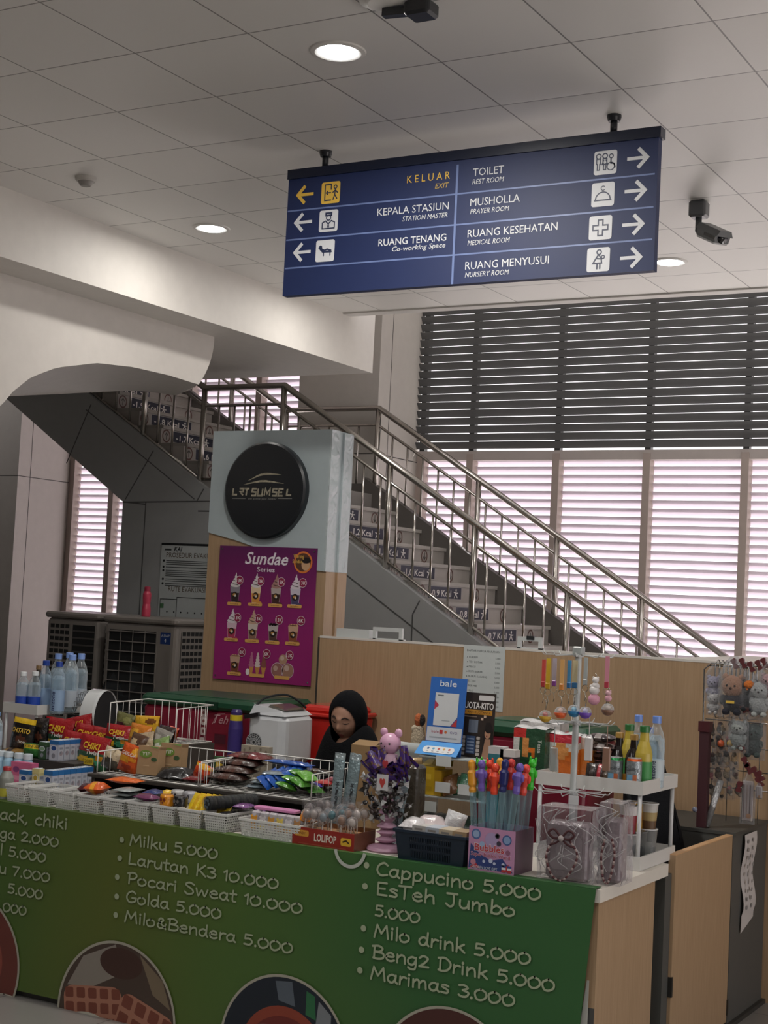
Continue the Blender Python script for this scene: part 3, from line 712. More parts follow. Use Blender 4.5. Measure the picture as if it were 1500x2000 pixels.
a, b = V(442, 1058), V(566, 1060); q.text('Series', a[0], a[1], .030, 0, width=b[0]-a[0], bold=.01)
q.build('title', 'print_sheet', sp)
def cupart(x, y, cream, cup, liquid, swirl=True, price='13K', dots=None):
    """one printed sundae: x,y = crop position of the foot of the cup"""
    a = V(x, y); s_ = .0029*.30; k = .00092
    q = MB('#ffffff', Fp); q.T = q.T @ Matrix.Translation((a[0], a[1], 0)); z = 0
    q.flat([(-.026, .012), (.026, .012), (.037, .105), (-.037, .105)], z, cup)
    q.flat([(-.024, .014), (.024, .014), (.031, .07), (-.031, .07)], .0003, liquid)
    q.disc(0, .105, .038, .008, .0004, cup)
    if swirl:
        for i, (w, y0, h_) in enumerate(((.036, .118, .014), (.028, .136, .012), (.020, .151, .010), (.011, .164, .009))): q.disc(0.002*i, y0, w, h_, .0005+.0001*i, cream)
        q.flat([(-.008, .165), (.010, .165), (.006, .195)], .001, cream)
        q.line([(-.02, .125), (.022, .118)], .004, .0012, dots or '#4b3a35', cap=False); q.line([(-.012, .146), (.016, .138)], .004, .0012, dots or '#4b3a35', cap=False)
    else:
        for i in range(6): q.disc(-.024+.0095*i, .108+.005*(i % 2), .009, .007, .0006, cream)
    q.disc(0, .055, .021, z=.0012, col='#2c211e', n=20); q.disc(-.003, .058, .012, .009, .0015, '#b98a4a', n=14); q.disc(.004, .052, .007, z=.0017, col='#d8d3cc', n=10)
    q.disc(.028, .012, .02, .010, .0014, liquid)
    q.rrect(-.052, -.008, .052, .012, .008, .002, '#d9a45c'); q.text('sundae', -.03, -.002, .009, .0024, '#6d3b2a', width=.06)
    q.build('sundae_picture', 'print_sheet', sp)
    return a
def badge(x, y, t):
    a = V(x, y); q = MB('#8c1f45', Fp); q.disc(a[0], a[1], .027, z=.003); q.ring(a[0], a[1], .025, .028, .0032, '#d9c4ce'); q.text(t, a[0], a[1]-.011, .022, .0034, '#efe6ea', 'CENTER', bold=.01); q.build('price_badge', 'print_sheet', sp)
rows = [((285, 1285), '#dcd7d6', '#8e8790', '#3c2b31'), ((430, 1290), '#ded6d8', '#e2c9a6', '#d99443'), ((570, 1297), '#a97f78', '#b8aaa7', '#4a2c2b'), ((705, 1303), '#d9cdd6', '#c9c2d0', '#4a4668'),
        ((262, 1535), '#e0d6dc', '#d9bcc9', '#b23a58'), ((408, 1545), '#c9a58f', '#d5c6bd', '#8f6b5a')]
for p, c1, c2, c3 in rows: cupart(*p, c1, c2, c3)
cupart(550, 1555, '#33262b', '#bfb3b3', '#5a3f38', False); cupart(690, 1563, '#c79a78', '#caa38b', '#8d5236', False); cupart(283, 1772, '#c99c80', '#c7a08b', '#7b4230', False)
for x, y, t in ((324, 1120, '13K'), (470, 1126, '13K'), (614, 1132, '13K'), (764, 1138, '13K'), (308, 1380, '13K'), (454, 1388, '13K'), (599, 1396, '13K'), (752, 1402, '8K'), (339, 1620, '8K'), (512, 1632, '6K'), (672, 1643, '13K')): badge(x, y, t)
a = V(442, 1785); q = MB('#fff', Fp); q.T = q.T @ Matrix.Translation((a[0], a[1], 0))
for dx, c in ((-.045, '#b9708f'), (0, '#d9c9c4'), (.045, '#8a5148')):
    q.flat([(dx-.008, .01), (dx+.008, .01), (dx+.018, .055), (dx-.018, .055)], 0, '#c98f4e')
    for i in range(5): q.disc(dx, .062+.017*i, .021-.0035*i, .011, .0003+.0001*i, c)
q.rrect(-.055, -.008, .055, .012, .008, .002, '#d9a45c'); q.disc(-.07, .02, .014, .02, .001, '#e8e2e2'); q.build('cone_picture', 'print_sheet', sp)
a = V(617, 1800); q = MB('#fff', Fp); q.T = q.T @ Matrix.Translation((a[0], a[1], 0)); q.ring(-.037, .045, .042, .045, .0006, '#d8c8d0'); q.ring(.037, .045, .042, .045, .0006, '#d8c8d0')
for dx, dy, r, c in ((-.037, .045, .04, '#9a6a62'), (.037, .045, .04, '#a57b68'), (0, .11, .03, '#b58f77'), (-.05, .055, .016, '#c2a193'), (.03, .06, .018, '#c9ada0'), (-.005, .118, .014, '#d0b8a8')): q.disc(dx, dy, r, z=.0003+.001*(r < .03), col=c)
q.rrect(-.055, -.008, .055, .012, .008, .002, '#d9a45c'); q.build('scoop_picture', 'print_sheet', sp)
a = V(765, 995); q = MB('#d9793a', Fp); q.disc(a[0], a[1], .066, z=.001); q.disc(a[0], a[1], .055, z=.0014, col='#5a3a2c'); q.disc(a[0]+.02, a[1]-.015, .03, .034, .0018, '#caa07c'); q.disc(a[0]+.022, a[1]+.012, .034, .018, .002, '#201a1c'); q.text('Warung', a[0]-.07, a[1]+.025, .024, .0024, '#e0b65a', width=.075, bold=.01); q.text('Sundae', a[0]-.075, a[1]-.005, .022, .0024, '#e0b65a', width=.07, bold=.01); q.build('round_badge', 'print_sheet', sp)
q = MB('#cfcfcf', front(0, -.003, 0))
for x, z in ((.02, ph-.02), (pw-.02, ph-.02), (.02, .02), (pw-.02, .02)): q.disc(x, z, .006, z=.002, n=10)
q.build('push_pin', 'steel', sp)

# ================================================================== wooden partition behind the stall
QY = 7.42; QZ = 1.639
pt = thing('stall_partition', 'tall light wood partition with a white top edge closing the back of the stall', 'partition', (0, 0, 0))
q = MB(); q.box(-4.641, QY, 0, -.4, QY+.05, QZ-.012); q.build('wood_panel', 'wood_laminate', pt)
q = MB('#d2cdc6'); q.box(-4.641, QY-.002, QZ-.012, -.4, QY+.055, QZ); q.box(-2.56, QY+.055, QZ-.02, -.4, 8.95, QZ); q.build('white_top', 'paint', pt)
q = MB('#3d3833'); q.box(-4.66, QY+.01, 0, -4.641, QY+.05, QZ-.01); q.build('dark_edge', 'paint', pt)
q = MB(); q.box(-2.56, QY+.05, 0, -2.51, 8.9, QZ-.02); q.build('return_panel', 'wood_laminate', pt)
# price list taped on the partition
w0, w1 = WY(907, 1259, QY), WY(972, 1390, QY)
t = thing('price_list', 'white printed price list taped to the wood partition', 'paper', (w0.x, QY-.003, w1.z))
wv, hv = w1.x-w0.x+.03, w0.z-w1.z
q = MB('#c3c9c8'); q.box(0, -.0006, 0, wv, .0, hv); q.build('sheet', 'print_sheet', t)
q = MB('#5b6060', front(0, -.0012, 0)); q.text('DAFTAR HARGA MAKANAN', .02, hv-.035, .012, 0, width=wv-.05)
its = ['ES KRIM', 'TEH KOTAK', 'MILKU', 'ROTI BAKAR', 'BUBUR KACANG', 'ES TEH', 'POP MIE', 'MILO', 'CAPPUCINO', 'GOLDA KOPI', 'BENG BENG DRINK']
for i, s_ in enumerate(its): q.disc(.025, hv-.066-.026*i, .003, n=8); q.text(s_, .035, hv-.07-.026*i, .011, 0); q.text('5.000', wv-.055, hv-.07-.026*i, .010, 0)
q.build('lettering', 'print_sheet', t)
# small white frames on top of the partition
def topframe(name, label, xa, xb, zt, y, solid=False):
    t = thing(name, label, 'frame', (xa, y, QZ)); w, h = xb-xa, zt-QZ; q = MB('#c4c8c7')
    if solid: q.box(0, 0, 0, w, .08, h)
    else: q.box(0, 0, h-.022, w, .02, h); q.box(0, 0, 0, .02, .02, h-.022); q.box(w-.02, 0, 0, w, .02, h-.022); q.box(0, 0, 0, w, .05, .006)
    q.build('frame', 'plastic', t); return t
fy = QY+.012
topframe('white_tray', 'low flat white plastic tray on the partition top beside the pillar', WY(657, 1238, fy).x, WY(721, 1238, fy).x, WY(690, 1229, fy).z, fy, True)
topframe('display_stand', 'white open stand frame on the partition top, left of the two frames', WY(728, 1240, fy).x, WY(785, 1240, fy).x, WY(756, 1226, fy).z, fy)
t = topframe('display_stand', 'white open stand frame with a dark clip on the partition top, right of the other', WY(1010, 1260, fy).x, WY(1058, 1260, fy).x, WY(1034, 1244, fy).z, fy)
q = MB('#2e3133'); q.box(.055, -.004, .05, .10, .024, .07); q.build('clip', 'plastic', t)

# ================================================================== evaporative air coolers by the stair wall
def aircooler(label, x0, y, w, d, z1, grille, rz=0):
    t = thing('air_cooler', label, 'air cooler', (x0, y, 0), rz)
    z0 = .32; B = '#86807b'
    q = MB(B); q.rbox(0, 0, z0, w, d, z1-.05, .04); q.rbox(-.02, -.02, z1-.05, w+.02, d+.02, z1, .045); q.build('casing', 'plastic', t)
    q = MB('#6e6a66')
    for a, b in ((.05, .05), (w-.05, .05), (.05, d-.05), (w-.05, d-.05)): q = MB('#6e6a66'); q.tube([(a, b, .0), (a, b, z0+.02)], .025, 10); q.build('leg', 'plastic', t)
    h = z1-.1-z0-.10
    if grille == 'front':
        q = MB('#161719'); q.box(.06, -.004, z0+.10, w*.74, .0, z1-.11); q.build('dark_opening', 'matte', t)
        q = MB('#26282a', front(w*.41, -.006, z0+.1+h*.5)); q.ring(0, 0, .02, .28, 0, '#1f2123', 40); 
        for k in range(5): a = k*2*PI/5; q.flat([(.05*math.cos(a), .05*math.sin(a)), (.27*math.cos(a-.3), .27*math.sin(a-.3)), (.27*math.cos(a+.35), .27*math.sin(a+.35))], .001, '#2f3235')
        q.build('fan', 'matte', t)
        q = MB('#8d8782'); n = 15
        for i in range(n): z = z0+.11+(z1-.23-z0)*i/(n-1); q.box(.05, -.020, z-.0035, w*.75, -.010, z+.0035)
        for i in range(5): x = .06+(w*.68)*i/4; q.box(x-.0018, -.012, z0+.10, x+.0018, -.006, z1-.11)
        q.build('grille', 'plastic', t)
        q = MB('#1d3a78', front(w*.80, -.0008, z1-.20)); q.rect(0, 0, .10, .09); q.text('ASIAP', .01, .055, .022, .001, '#d8dde6', width=.08); q.text('4', .04, .015, .03, .001, '#d8dde6'); q.build('sticker', 'print_sheet', t)
        q = MB('#d98f2a', front(w*.72, -.0235, z0+.12)); q.flat([(0, 0), (.07, 0), (.07, .06), (.035, .085), (0, .06)], 0); q.flat([(.02, .015), (.05, .015), (.035, .05)], .001, '#2a2420'); q.build('warning_sticker', 'print_sheet', t)
    def vents(frame, wd, ht):
        q = MB('#1b1c1d', frame); q.rect(0, 0, wd, ht); q.build('vent_opening', 'matte', t)
        q = MB('#857f7a', frame); n = 22; c = max(2, int(wd/.05))
        for i in range(n): q.rect(0, ht*i/n, wd, ht*i/n+ht/n*.38, .004)
        for i in range(c+1): q.rect(wd*i/c-.004, 0, wd*i/c+.004, ht, .006)
        q.build('vent_slats', 'plastic', t)
    if grille == 'front': vents(side(w+.001, .08, z0+.1), d-.16, h); 
    else:
        vents(front(.05, -.001, z0+.1), w*.38, h); q = MB('#17181a', front(w*.52, -.001, z0+.1)); q.rect(0, 0, w*.42, h); q.build('dark_vent', 'matte', t)
        q = MB('#4d4a48', front(w*.52, -.003, z0+.1))
        for i in range(20): q.rect(0, h*i/20, w*.42, h*i/20+h*.012, .002)
        q.build('vent_slats', 'plastic', t); vents(side(w+.001, .08, z0+.1), d-.16, h)
    return t
a, b = WY(205, 1203, 9.3), WY(344, 1209, 9.3)
aircooler('grey evaporative air cooler with square fan grille and a blue number sticker, nearest the pillar', a.x, 9.3, b.x-a.x, .75, a.z+.01, 'front')
a, b = WY(92, 1193, 9.42), WY(203, 1200, 9.42)
aircooler('grey evaporative air cooler with narrow side vents, left of the one with the fan grille', a.x, 9.42, b.x-a.x-.05, .7, a.z-.0, 'side')
# pink bottle on the cooler
b0 = WZ(284, 1203, 1.642); b0.y = 9.42; b0 = WY(285, 1201, 9.45)
t = thing('drinking_bottle', 'coral pink drinking bottle standing on top of the air cooler', 'bottle', (b0.x, 9.45, 1.642))
q = MB('#c2405a'); q.lathe([(.0, 0), (.033, 0), (.036, .01), (.036, .06), (.030, .10), (.034, .15), (.034, .18), (.026, .2), (.022, .205)], 20); q.build('body', 'plastic', t)
q = MB('#a02c46'); q.lathe([(.024, .2), (.025, .205), (.025, .235), (.02, .24), (0, .24)], 20); q.build('cap', 'plastic', t)
# evacuation poster on the stair wall
a, b = WY(316, 1060, NY-.04), WY(308, 1212, NY-.04)
t = thing('evacuation_poster', 'white evacuation procedure poster with a floor plan on the grey wall below the stairs', 'poster', (a.x, NY-.034, b.z-.15))
pw2, ph2 = .92, a.z-b.z+.15
q = MB('#b9bfbf'); q.box(0, -.004, 0, pw2, 0, ph2); q.build('sheet', 'print_sheet', t)
q = MB('#1d1f22'); q.box(0, -.006, ph2-.02, pw2, -.004, ph2); q.build('header_bar', 'print_sheet', t)
q = MB('#4a4e50', front(0, -.006, 0)); q.text('PROSEDUR EVAKUASI', .06, ph2-.125, .045, 0, '#6d6257', width=.55); q.text('RUTE EVAKUASI', .10, ph2-.42, .045, 0, '#6d6257', width=.40); q.text('KAI', .14, ph2-.07, .04, 0, '#23272c', bold=.03, shear=.2); q.rect(.04, ph2-.065, .11, ph2-.05)
rr = rnd(5)
for i, (z, n) in enumerate(((.15, 3), (.205, 1), (.235, 4), (.31, 2), (.35, 2))):
    q.disc(.035, ph2-z-.005, .011, n=12, col='#2a2d30')
    for k in range(n): q.rect(.06, ph2-z-.016*k-.008, .06+.55*rr.uniform(.8, 1), ph2-z-.016*k-.002)
ln = lambda p, w=.006: q.line([(x, ph2-y+.19) for x, y in p], w, 0, '#2f3335', cap=False)
ln([(.02, .80), (.02, .68), (.20, .68), (.20, .66), (.62, .66), (.62, .70), (.70, .70), (.70, .84), (.74, .84), (.74, .95), (.1, .95), (.1, .90), (.02, .88), (.02, .80)]); ln([(.20, .68), (.20, .95)]); ln([(.52, .66), (.52, .86)], .004); ln([(.2, .86), (.7, .86)], .003)
for i in range(7): q.disc(.10+.075*i, ph2-.60, .008, n=8, col='#2a2d30')
q.rect(.02, ph2-.57, .06, ph2-.53, 0, '#4c7a52'); q.build('print', 'print_sheet', t)
# ================================================================== counter, banner and end panels
CZ = .85; CX1 = -2.0; CY0, CY1 = 5.2, 5.83
ct = thing('stall_counter', 'long wooden stall counter with a white worktop, its front under the green banner', 'counter', (0, 0, 0))
q = MB('#d6d0c6'); q.box(-6.2, CY0, CZ-.048, CX1, CY1+.12, CZ); q.build('worktop', 'paint', ct)
q = MB(); q.box(-6.2, CY0+.02, 0, CX1-.012, CY1, CZ-.048); q.build('body', 'wood_laminate', ct)
q = MB('#4b4b49'); q.box(-6.2, CY0+.016, 0, CX1-.012, CY0+.02, .42); q.build('kick_panel', 'paint', ct)
t = tag(MB('#4a4b48').box(-2.06, CY1+.125, 0, CX1-.012, 6.03, .80).build('end_post', 'paint'), 'dark grey upright panel between the counter end and the wooden swing gate', 'panel')
t = thing('swing_gate', 'low wooden gate board closing the gap beside the counter end', 'gate', (0, 0, 0))
a, b = WX(1320, 1671, CX1), WX(1431, 1632, CX1)
q = MB(); q.prism([(a.y, .03), (b.y, .03), (b.y, b.z), (a.y, a.z)], CX1-.03, CX1, 'x'); q.build('board', 'wood_laminate', t)
q = MB('#c9a075'); q.prism([(a.y, a.z), (b.y, b.z), (b.y, b.z+.004), (a.y, a.z+.004)], CX1-.03, CX1, 'x'); q.build('top_edge', 'paint', t)
q = MB('#2a2927'); q.box(CX1-.012, a.y-.006, .30, CX1+.006, a.y+.008, .38); q.build('hinge', 'plastic', t)
q = MB('#2a2927'); q.box(CX1-.012, b.y-.006, .06, CX1+.006, b.y+.008, .13); q.build('hinge', 'plastic', t)
t = thing('low_cabinet', 'low dark grey cabinet in the stall corner under the hanging toys', 'cabinet', (0, 0, 0))
q = MB('#51514e'); q.box(-2.55, b.y+.01, 0, CX1+.0, QY-.01, .865); q.build('body', 'paint', t)
q = MB('#454542'); q.box(-2.56, b.y+.005, .865, CX1+.012, QY-.01, .88); q.build('top', 'paint', t)
a, b = WX(1452, 1630, CX1), WX(1485, 1620, CX1)
t = thing('taped_paper', 'narrow white handwritten paper strip taped on the grey cabinet side', 'paper', (CX1+.002, a.y-.02, .45))
q = MB('#c9c5c4'); hh = a.z-.45
q.grid(lambda u, v: (.006+.008*math.sin(v*9)*(v > .1), u*.20+.01*math.sin(v*7), v*hh-(.05*(1-u))*(v < .01)), 4, 14); q.build('sheet', 'print_sheet', t)
q = MB('#8d8b8b', side(.018, 0, 0)); rr = rnd(3)
for i in range(9):
    for k in range(2): x = .05+.07*k; q.disc(x+rr.uniform(-.01, .01), hh*.92-i*hh*.095, .014, .010, n=8)
q.build('handwriting', 'print_sheet', t)
t = tag(MB('#33322f').box(CX1-.1, CY1, 0, CX1+.02, QY, .02).build('floor_sill', 'paint'), 'dark floor strip along the foot of the stall side', 'floor strip')

# ---- banner
def _banner(nt, N, K, b):
    tc = N.new('ShaderNodeTexCoord'); s_ = N.new('ShaderNodeSeparateXYZ'); K.new(tc.outputs['Object'], s_.inputs[0])
    r = N.new('ShaderNodeValToRGB'); mr = N.new('ShaderNodeMapRange'); mr.inputs[1].default_value = 0; mr.inputs[2].default_value = 3.2
    ns = N.new('ShaderNodeTexNoise'); ns.inputs['Scale'].default_value = .9; K.new(tc.outputs['Object'], ns.inputs['Vector'])
    ad = N.new('ShaderNodeMath'); ad.operation = 'MULTIPLY_ADD'; ad.inputs[1].default_value = .7; K.new(ns.outputs[0], ad.inputs[0]); K.new(s_.outputs[0], ad.inputs[2])
    K.new(ad.outputs[0], mr.inputs[0]); K.new(mr.outputs[0], r.inputs[0]); e = r.color_ramp.elements
    e[0].color = L('#476433'); e[0].position = .12; e[1].color = L('#346135'); e[1].position = .98
    n = e.new(.50); n.color = L('#5d682e'); n = e.new(.75); n.color = L('#4e6a31'); n = e.new(.3); n.color = L('#4e6831')
    K.new(r.outputs[0], b.inputs['Base Color']); b.inputs['Roughness'].default_value = .42
node_mat('banner_vinyl', _banner)
BY = CY0-.014; bx0 = -5.5; bzb = -.0
bn = thing('price_banner', 'large green vinyl price banner hanging over the counter front with handwritten style prices', 'banner', (bx0, BY, 0))
rb = WY(1133, 2000, BY); rt = WY(1164, 1738, BY)
def bsheet(u, v):
    z = .03+(CZ+.004-.03)*v
    xr = rt.x+(rb.x-rt.x)*(rt.z-z)/(rt.z-rb.z)
    x = bx0+(xr-bx0)*u
    return (x-bx0, -.0012*math.sin(x*5+z*3)*(1-v), z)
q = MB(); q.grid(bsheet, 60, 12)
q.grid(lambda u, v: ((rt.x-bx0)*u, (CY0-BY)*min(1, v*2)+.09*max(0, v-.5), CZ+.004+.0008*math.sin(u*40)), 60, 3); q.build('sheet', 'banner_vinyl', bn)
G = {}
def glyphs():
    o = lambda w, h, y=0: [(w/2, y+h), (.08*w, y+h*.72), (0.02, y+h*.4), (w*.2, y+.03), (w*.55, y), (w*.92, y+h*.3), (w*.9, y+h*.75), (w/2, y+h*.99)]
    a = [(.46, .52), (.28, .62), (.08, .45), (.05, .18), (.2, .02), (.36, .1), (.46, .4)]
    g = {'a': (.62, [a, [(.48, .6), (.46, .15), (.56, .02)]]), 'b': (.62, [[(.1, 1), (.08, .04)], [(.09, .35), (.3, .6), (.52, .4), (.42, .06), (.2, 0), (.08, .12)]]), 'c': (.55, [[(.46, .52), (.28, .62), (.07, .4), (.08, .12), (.26, 0), (.48, .1)]]),
         'd': (.64, [a, [(.5, 1), (.48, .2), (.56, .02)]]), 'e': (.6, [[(.08, .32), (.45, .36), (.42, .56), (.25, .62), (.07, .4), (.1, .1), (.3, 0), (.5, .1)]]), 'g': (.62, [a, [(.48, .6), (.47, 0), (.4, -.28), (.18, -.3), (.06, -.2)]]),
         'h': (.62, [[(.1, 1), (.08, 0)], [(.08, .32), (.28, .6), (.46, .52), (.48, .28), (.5, .0)]]), 'i': (.26, [[(.1, .6), (.1, .02)], [(.1, .84), (.1, .86)]]), 'k': (.58, [[(.1, 1), (.08, 0)], [(.46, .6), (.12, .28)], [(.2, .34), (.5, .0)]]),
         'l': (.26, [[(.12, 1), (.1, .02)]]), 'm': (.9, [[(.08, .6), (.08, 0)], [(.08, .35), (.24, .6), (.38, .52), (.4, .02)], [(.4, .35), (.58, .6), (.72, .5), (.76, .02)]]), 'n': (.62, [[(.08, .6), (.08, 0)], [(.08, .33), (.28, .6), (.46, .5), (.5, .02)]]),
         'o': (.62, [o(.54, .62)]), 'p': (.62, [[(.1, .6), (.08, -.34)], [(.09, .38), (.3, .62), (.52, .42), (.42, .08), (.2, .02), (.08, .14)]]), 'r': (.46, [[(.1, .6), (.08, 0)], [(.09, .34), (.24, .58), (.42, .56)]]), 's': (.5, [[(.42, .54), (.22, .62), (.08, .48), (.4, .26), (.34, .04), (.05, .06)]]),
         't': (.44, [[(.2, .92), (.18, .1), (.36, .02)], [(.02, .62), (.4, .64)]]), 'u': (.62, [[(.08, .6), (.08, .2), (.22, .02), (.42, .12), (.48, .4)], [(.5, .6), (.5, .02)]]), 'w': (.84, [[(.05, .6), (.18, .02), (.38, .5), (.56, .02), (.74, .6)]]),
         'B': (.72, [[(.12, .95), (.1, .02)], [(.0, .92), (.35, 1), (.56, .82), (.42, .58), (.16, .52)], [(.2, .52), (.6, .46), (.6, .12), (.3, 0), (.06, .04)]]), 'C': (.7, [[(.6, .84), (.4, 1), (.12, .75), (.05, .35), (.25, .02), (.6, .12)]]), 'D': (.76, [[(.14, .95), (.12, .03)], [(.02, .92), (.4, .98), (.68, .6), (.55, .15), (.25, .0), (.04, .04)]]),
         'E': (.66, [[(.55, .97), (.12, .95)], [(.12, .95), (.1, .02)], [(.1, .5), (.46, .53)], [(.1, .02), (.56, .04)]]), 'G': (.78, [[(.62, .84), (.4, 1), (.12, .75), (.05, .35), (.25, .02), (.6, .14), (.64, .42)], [(.4, .42), (.68, .43)]]), 'J': (.66, [[(.1, .96), (.6, .98)], [(.42, .96), (.42, .2), (.25, 0), (.06, .18)]]),
         'K': (.7, [[(.12, 1), (.08, 0)], [(.58, .96), (.12, .42)], [(.22, .5), (.62, .0)]]), 'L': (.62, [[(.12, 1), (.08, .04)], [(.08, .04), (.54, .06)]]), 'M': (.92, [[(.04, .0), (.18, .96)], [(.18, .96), (.42, .34)], [(.42, .34), (.7, .98)], [(.7, .98), (.8, .02)]]), 'P': (.66, [[(.12, .95), (.1, .0)], [(.0, .9), (.4, 1), (.58, .76), (.4, .46), (.12, .42)]]),
         'S': (.68, [[(.58, .86), (.3, 1), (.08, .78), (.5, .4), (.5, .1), (.2, 0), (.03, .16)]]), 'T': (.68, [[(.02, .94), (.64, .98)], [(.33, .96), (.3, .0)]]),
         '0': (.7, [o(.62, .8)]), '1': (.36, [[(.04, .66), (.22, .84)], [(.22, .84), (.2, .0)]]), '2': (.62, [[(.05, .66), (.25, .84), (.5, .68), (.3, .3), (.05, .03)], [(.05, .03), (.54, .05)]]), '3': (.6, [[(.05, .8), (.3, .86), (.5, .68), (.24, .48)], [(.24, .48), (.54, .34), (.44, .06), (.2, 0), (.04, .1)]]),
         '5': (.62, [[(.5, .86), (.12, .84)], [(.12, .84), (.1, .5)], [(.1, .5), (.36, .54), (.52, .3), (.36, .04), (.05, .05)]]), '7': (.62, [[(.05, .82), (.52, .84)], [(.52, .84), (.18, .0)]]), '.': (.26, [[(.1, .03), (.1, .04)]]), ',': (.28, [[(.14, .06), (.04, -.16)]]), '&': (.76, [[(.62, .0), (.18, .62), (.3, .88), (.46, .7), (.1, .32), (.22, .02), (.5, .1), (.62, .4)]]), ' ': (.42, []), '*': (.4, [[(.2, .4), (.21, .4)]])}
    return g
G = glyphs()
def hand(q, body, x, y, width, h):
    tot = sum(G[c][0] for c in body); kx = width/tot; cx = x
    for c in body:
        adv, st_ = G[c]
        for p in st_:
            pts = [(cx+a*kx, y+b*h, 0) for a, b in p]
            P = smooth_path(pts, 4) if len(pts) > 2 else [Vector(v) for v in pts]
            P = [(v.x, v.y) for v in P]; w = h*.165
            if abs(p[0][0]-p[-1][0]) < .015 and abs(p[0][1]-p[-1][1]) < .025 and len(p) == 2: q.disc(P[0][0], P[0][1], w*.72, n=10)
            else: q.line(P, w, 0, cap=True)
        cx += adv*kx
B2 = lambda x, y: (lambda w: (w.x-bx0, w.z))(WY(x, y, BY-.006))
Fb = front(0, -.0065, 0)
BT = '#a3ad90'
lines = [('ack, chiki', (0, 1601), (133, 1619), .052), ('ga 2.000', (0, 1638), (116, 1652), .048), ('l 5.000', (0, 1669), (91, 1684), .048), ('u 7.000', (-2, 1706), (99, 1722), .048), ('5.000', (15, 1744), (85, 1756), .048), ('.000', (0, 1780), (53, 1786), .048),
         ('Milku 5.000', (253, 1651), (427, 1677), .048), ('Larutan K3 10.000', (250, 1688), (546, 1736), .048), ('Pocari Sweat 10.000', (249, 1725), (593, 1785), .048), ('Golda 5.000', (246, 1762), (434, 1794), .048), ('Milo&Bendera 5.000', (243, 1800), (574, 1862), .048),
         ('Cappucino 5.000', (735, 1710), (1059, 1757), .050), ('EsTeh Jumbo', (734, 1746), (1008, 1792), .050), ('5.000', (732, 1788), (822, 1803), .047), ('Milo drink 5.000', (730, 1828), (1039, 1886), .050), ('Beng2 Drink 5.000', (727, 1870), (1086, 1938), .050), ('Marimas 3.000', (723, 1911), (1008, 1967), .050)]
for body, l, r, h in lines:
    a, b = B2(*l), B2(*r); q = MB(BT, Fb); hand(q, body, a[0], (a[1]+b[1])/2, b[0]-a[0], h); q.build('lettering', 'print_sheet', bn)
q = MB(BT, Fb)
for p in ((238, 1640), (234, 1676), (229, 1713), (228, 1751), (226, 1787), (716, 1690), (713, 1731), (710, 1813), (706, 1855), (703, 1895)): a = B2(*p); q.disc(a[0], a[1], .0125, n=16)
q.build('bullet_dots', 'print_sheet', bn)
# printed food pictures
def roundpic(cx, cz, r, name): 
    q = MB('#a9a596', front(cx, -.0065, cz)); q.ring(0, 0, r*.965, r, .0006, n=64); return q
l, r_ = B2(114, 1935), B2(346, 1960); tp_ = B2(225, 1837); R1 = (r_[0]-l[0])/2; c1 = ((l[0]+r_[0])/2, tp_[1]-R1)
q = roundpic(*c1, R1, 'waffle'); q.disc(0, 0, R1*.97, z=0, col='#4d3f37', n=56)
q.flat([(-R1*.6, R1*.72), (-.02, R1*.95), (R1*.1, R1*.6), (-R1*.4, R1*.35), (-R1*.85, R1*.3)], .0003, '#8d857c'); q.disc(R1*.05, R1*.72, R1*.36, R1*.2, .0004, '#47302a'); q.flat([(R1*.35, R1*.88), (R1*.75, R1*.6), (R1*.9, R1*.25), (R1*.6, R1*.4)], .0004, '#7b6c58')
def wafflepiece(cx, cy, w, h, a, nx, ny, z):
    T = q.T; q.T = q.T @ Matrix.Translation((cx, cy, 0)) @ Matrix.Rotation(a, 4, 'Z')
    q.rrect(-w/2, -h/2, w/2, h/2, .05, z, '#a97560')
    for i in range(nx):
        for j in range(ny):
            x, y = -w/2+w*(i+.5)/nx, -h/2+h*(j+.5)/ny; q.rrect(x-w/nx*.36, y-h/ny*.36, x+w/nx*.36, y+h/ny*.36, .008, z+.0003, '#7a4335')
    q.T = T
wafflepiece(-R1*.36, -R1*.12, R1*1.0, R1*.95, .12, 5, 5, .0008); wafflepiece(R1*.42, -R1*.2, R1*.92, R1*.95, -.3, 4, 4, .0014); wafflepiece(0, -R1*.55, R1*.9, R1*.5, -.1, 4, 2, .002)
q.build('waffle_picture', 'print_sheet', bn)
l, r_ = B2(431, 1990), B2(684, 2010); tp_ = B2(548, 1902); R2 = (r_[0]-l[0])/2; c2 = ((l[0]+r_[0])/2, tp_[1]-R2)
q = roundpic(*c2, R2, 'bowl'); q.disc(0, 0, R2*.97, z=0, col='#1f2630', n=56); q.flat([(-.05, R2*.9), (.03, R2*.93), (.05, R2*.62), (-.03, R2*.66)], .0003, '#58616b'); q.flat([(.1, R2*.85), (.14, R2*.8), (.15, R2*.5), (.1, R2*.55)], .0003, '#2f6b45'); q.flat([(.16, R2*.75), (.22, R2*.6), (.22, R2*.4), (.15, R2*.45)], .0003, '#7c8186')
q.disc(0, -R2*.02, R2*.66, R2*.62, .0006, '#8f4231', n=40); q.disc(.005, -R2*.05, R2*.58, R2*.52, .001, '#6f2c28', n=40)
q.flat([(-R2*.95, -R2*.2), (-R2*.55, R2*.18), (-R2*.25, -.02), (-R2*.6, -R2*.5)], .0014, '#a8902e'); q.flat([(R2*.95, -R2*.2), (R2*.5, R2*.14), (R2*.2, -.06), (R2*.6, -R2*.5)], .0014, '#a8902e'); q.build('bowl_picture', 'print_sheet', bn)
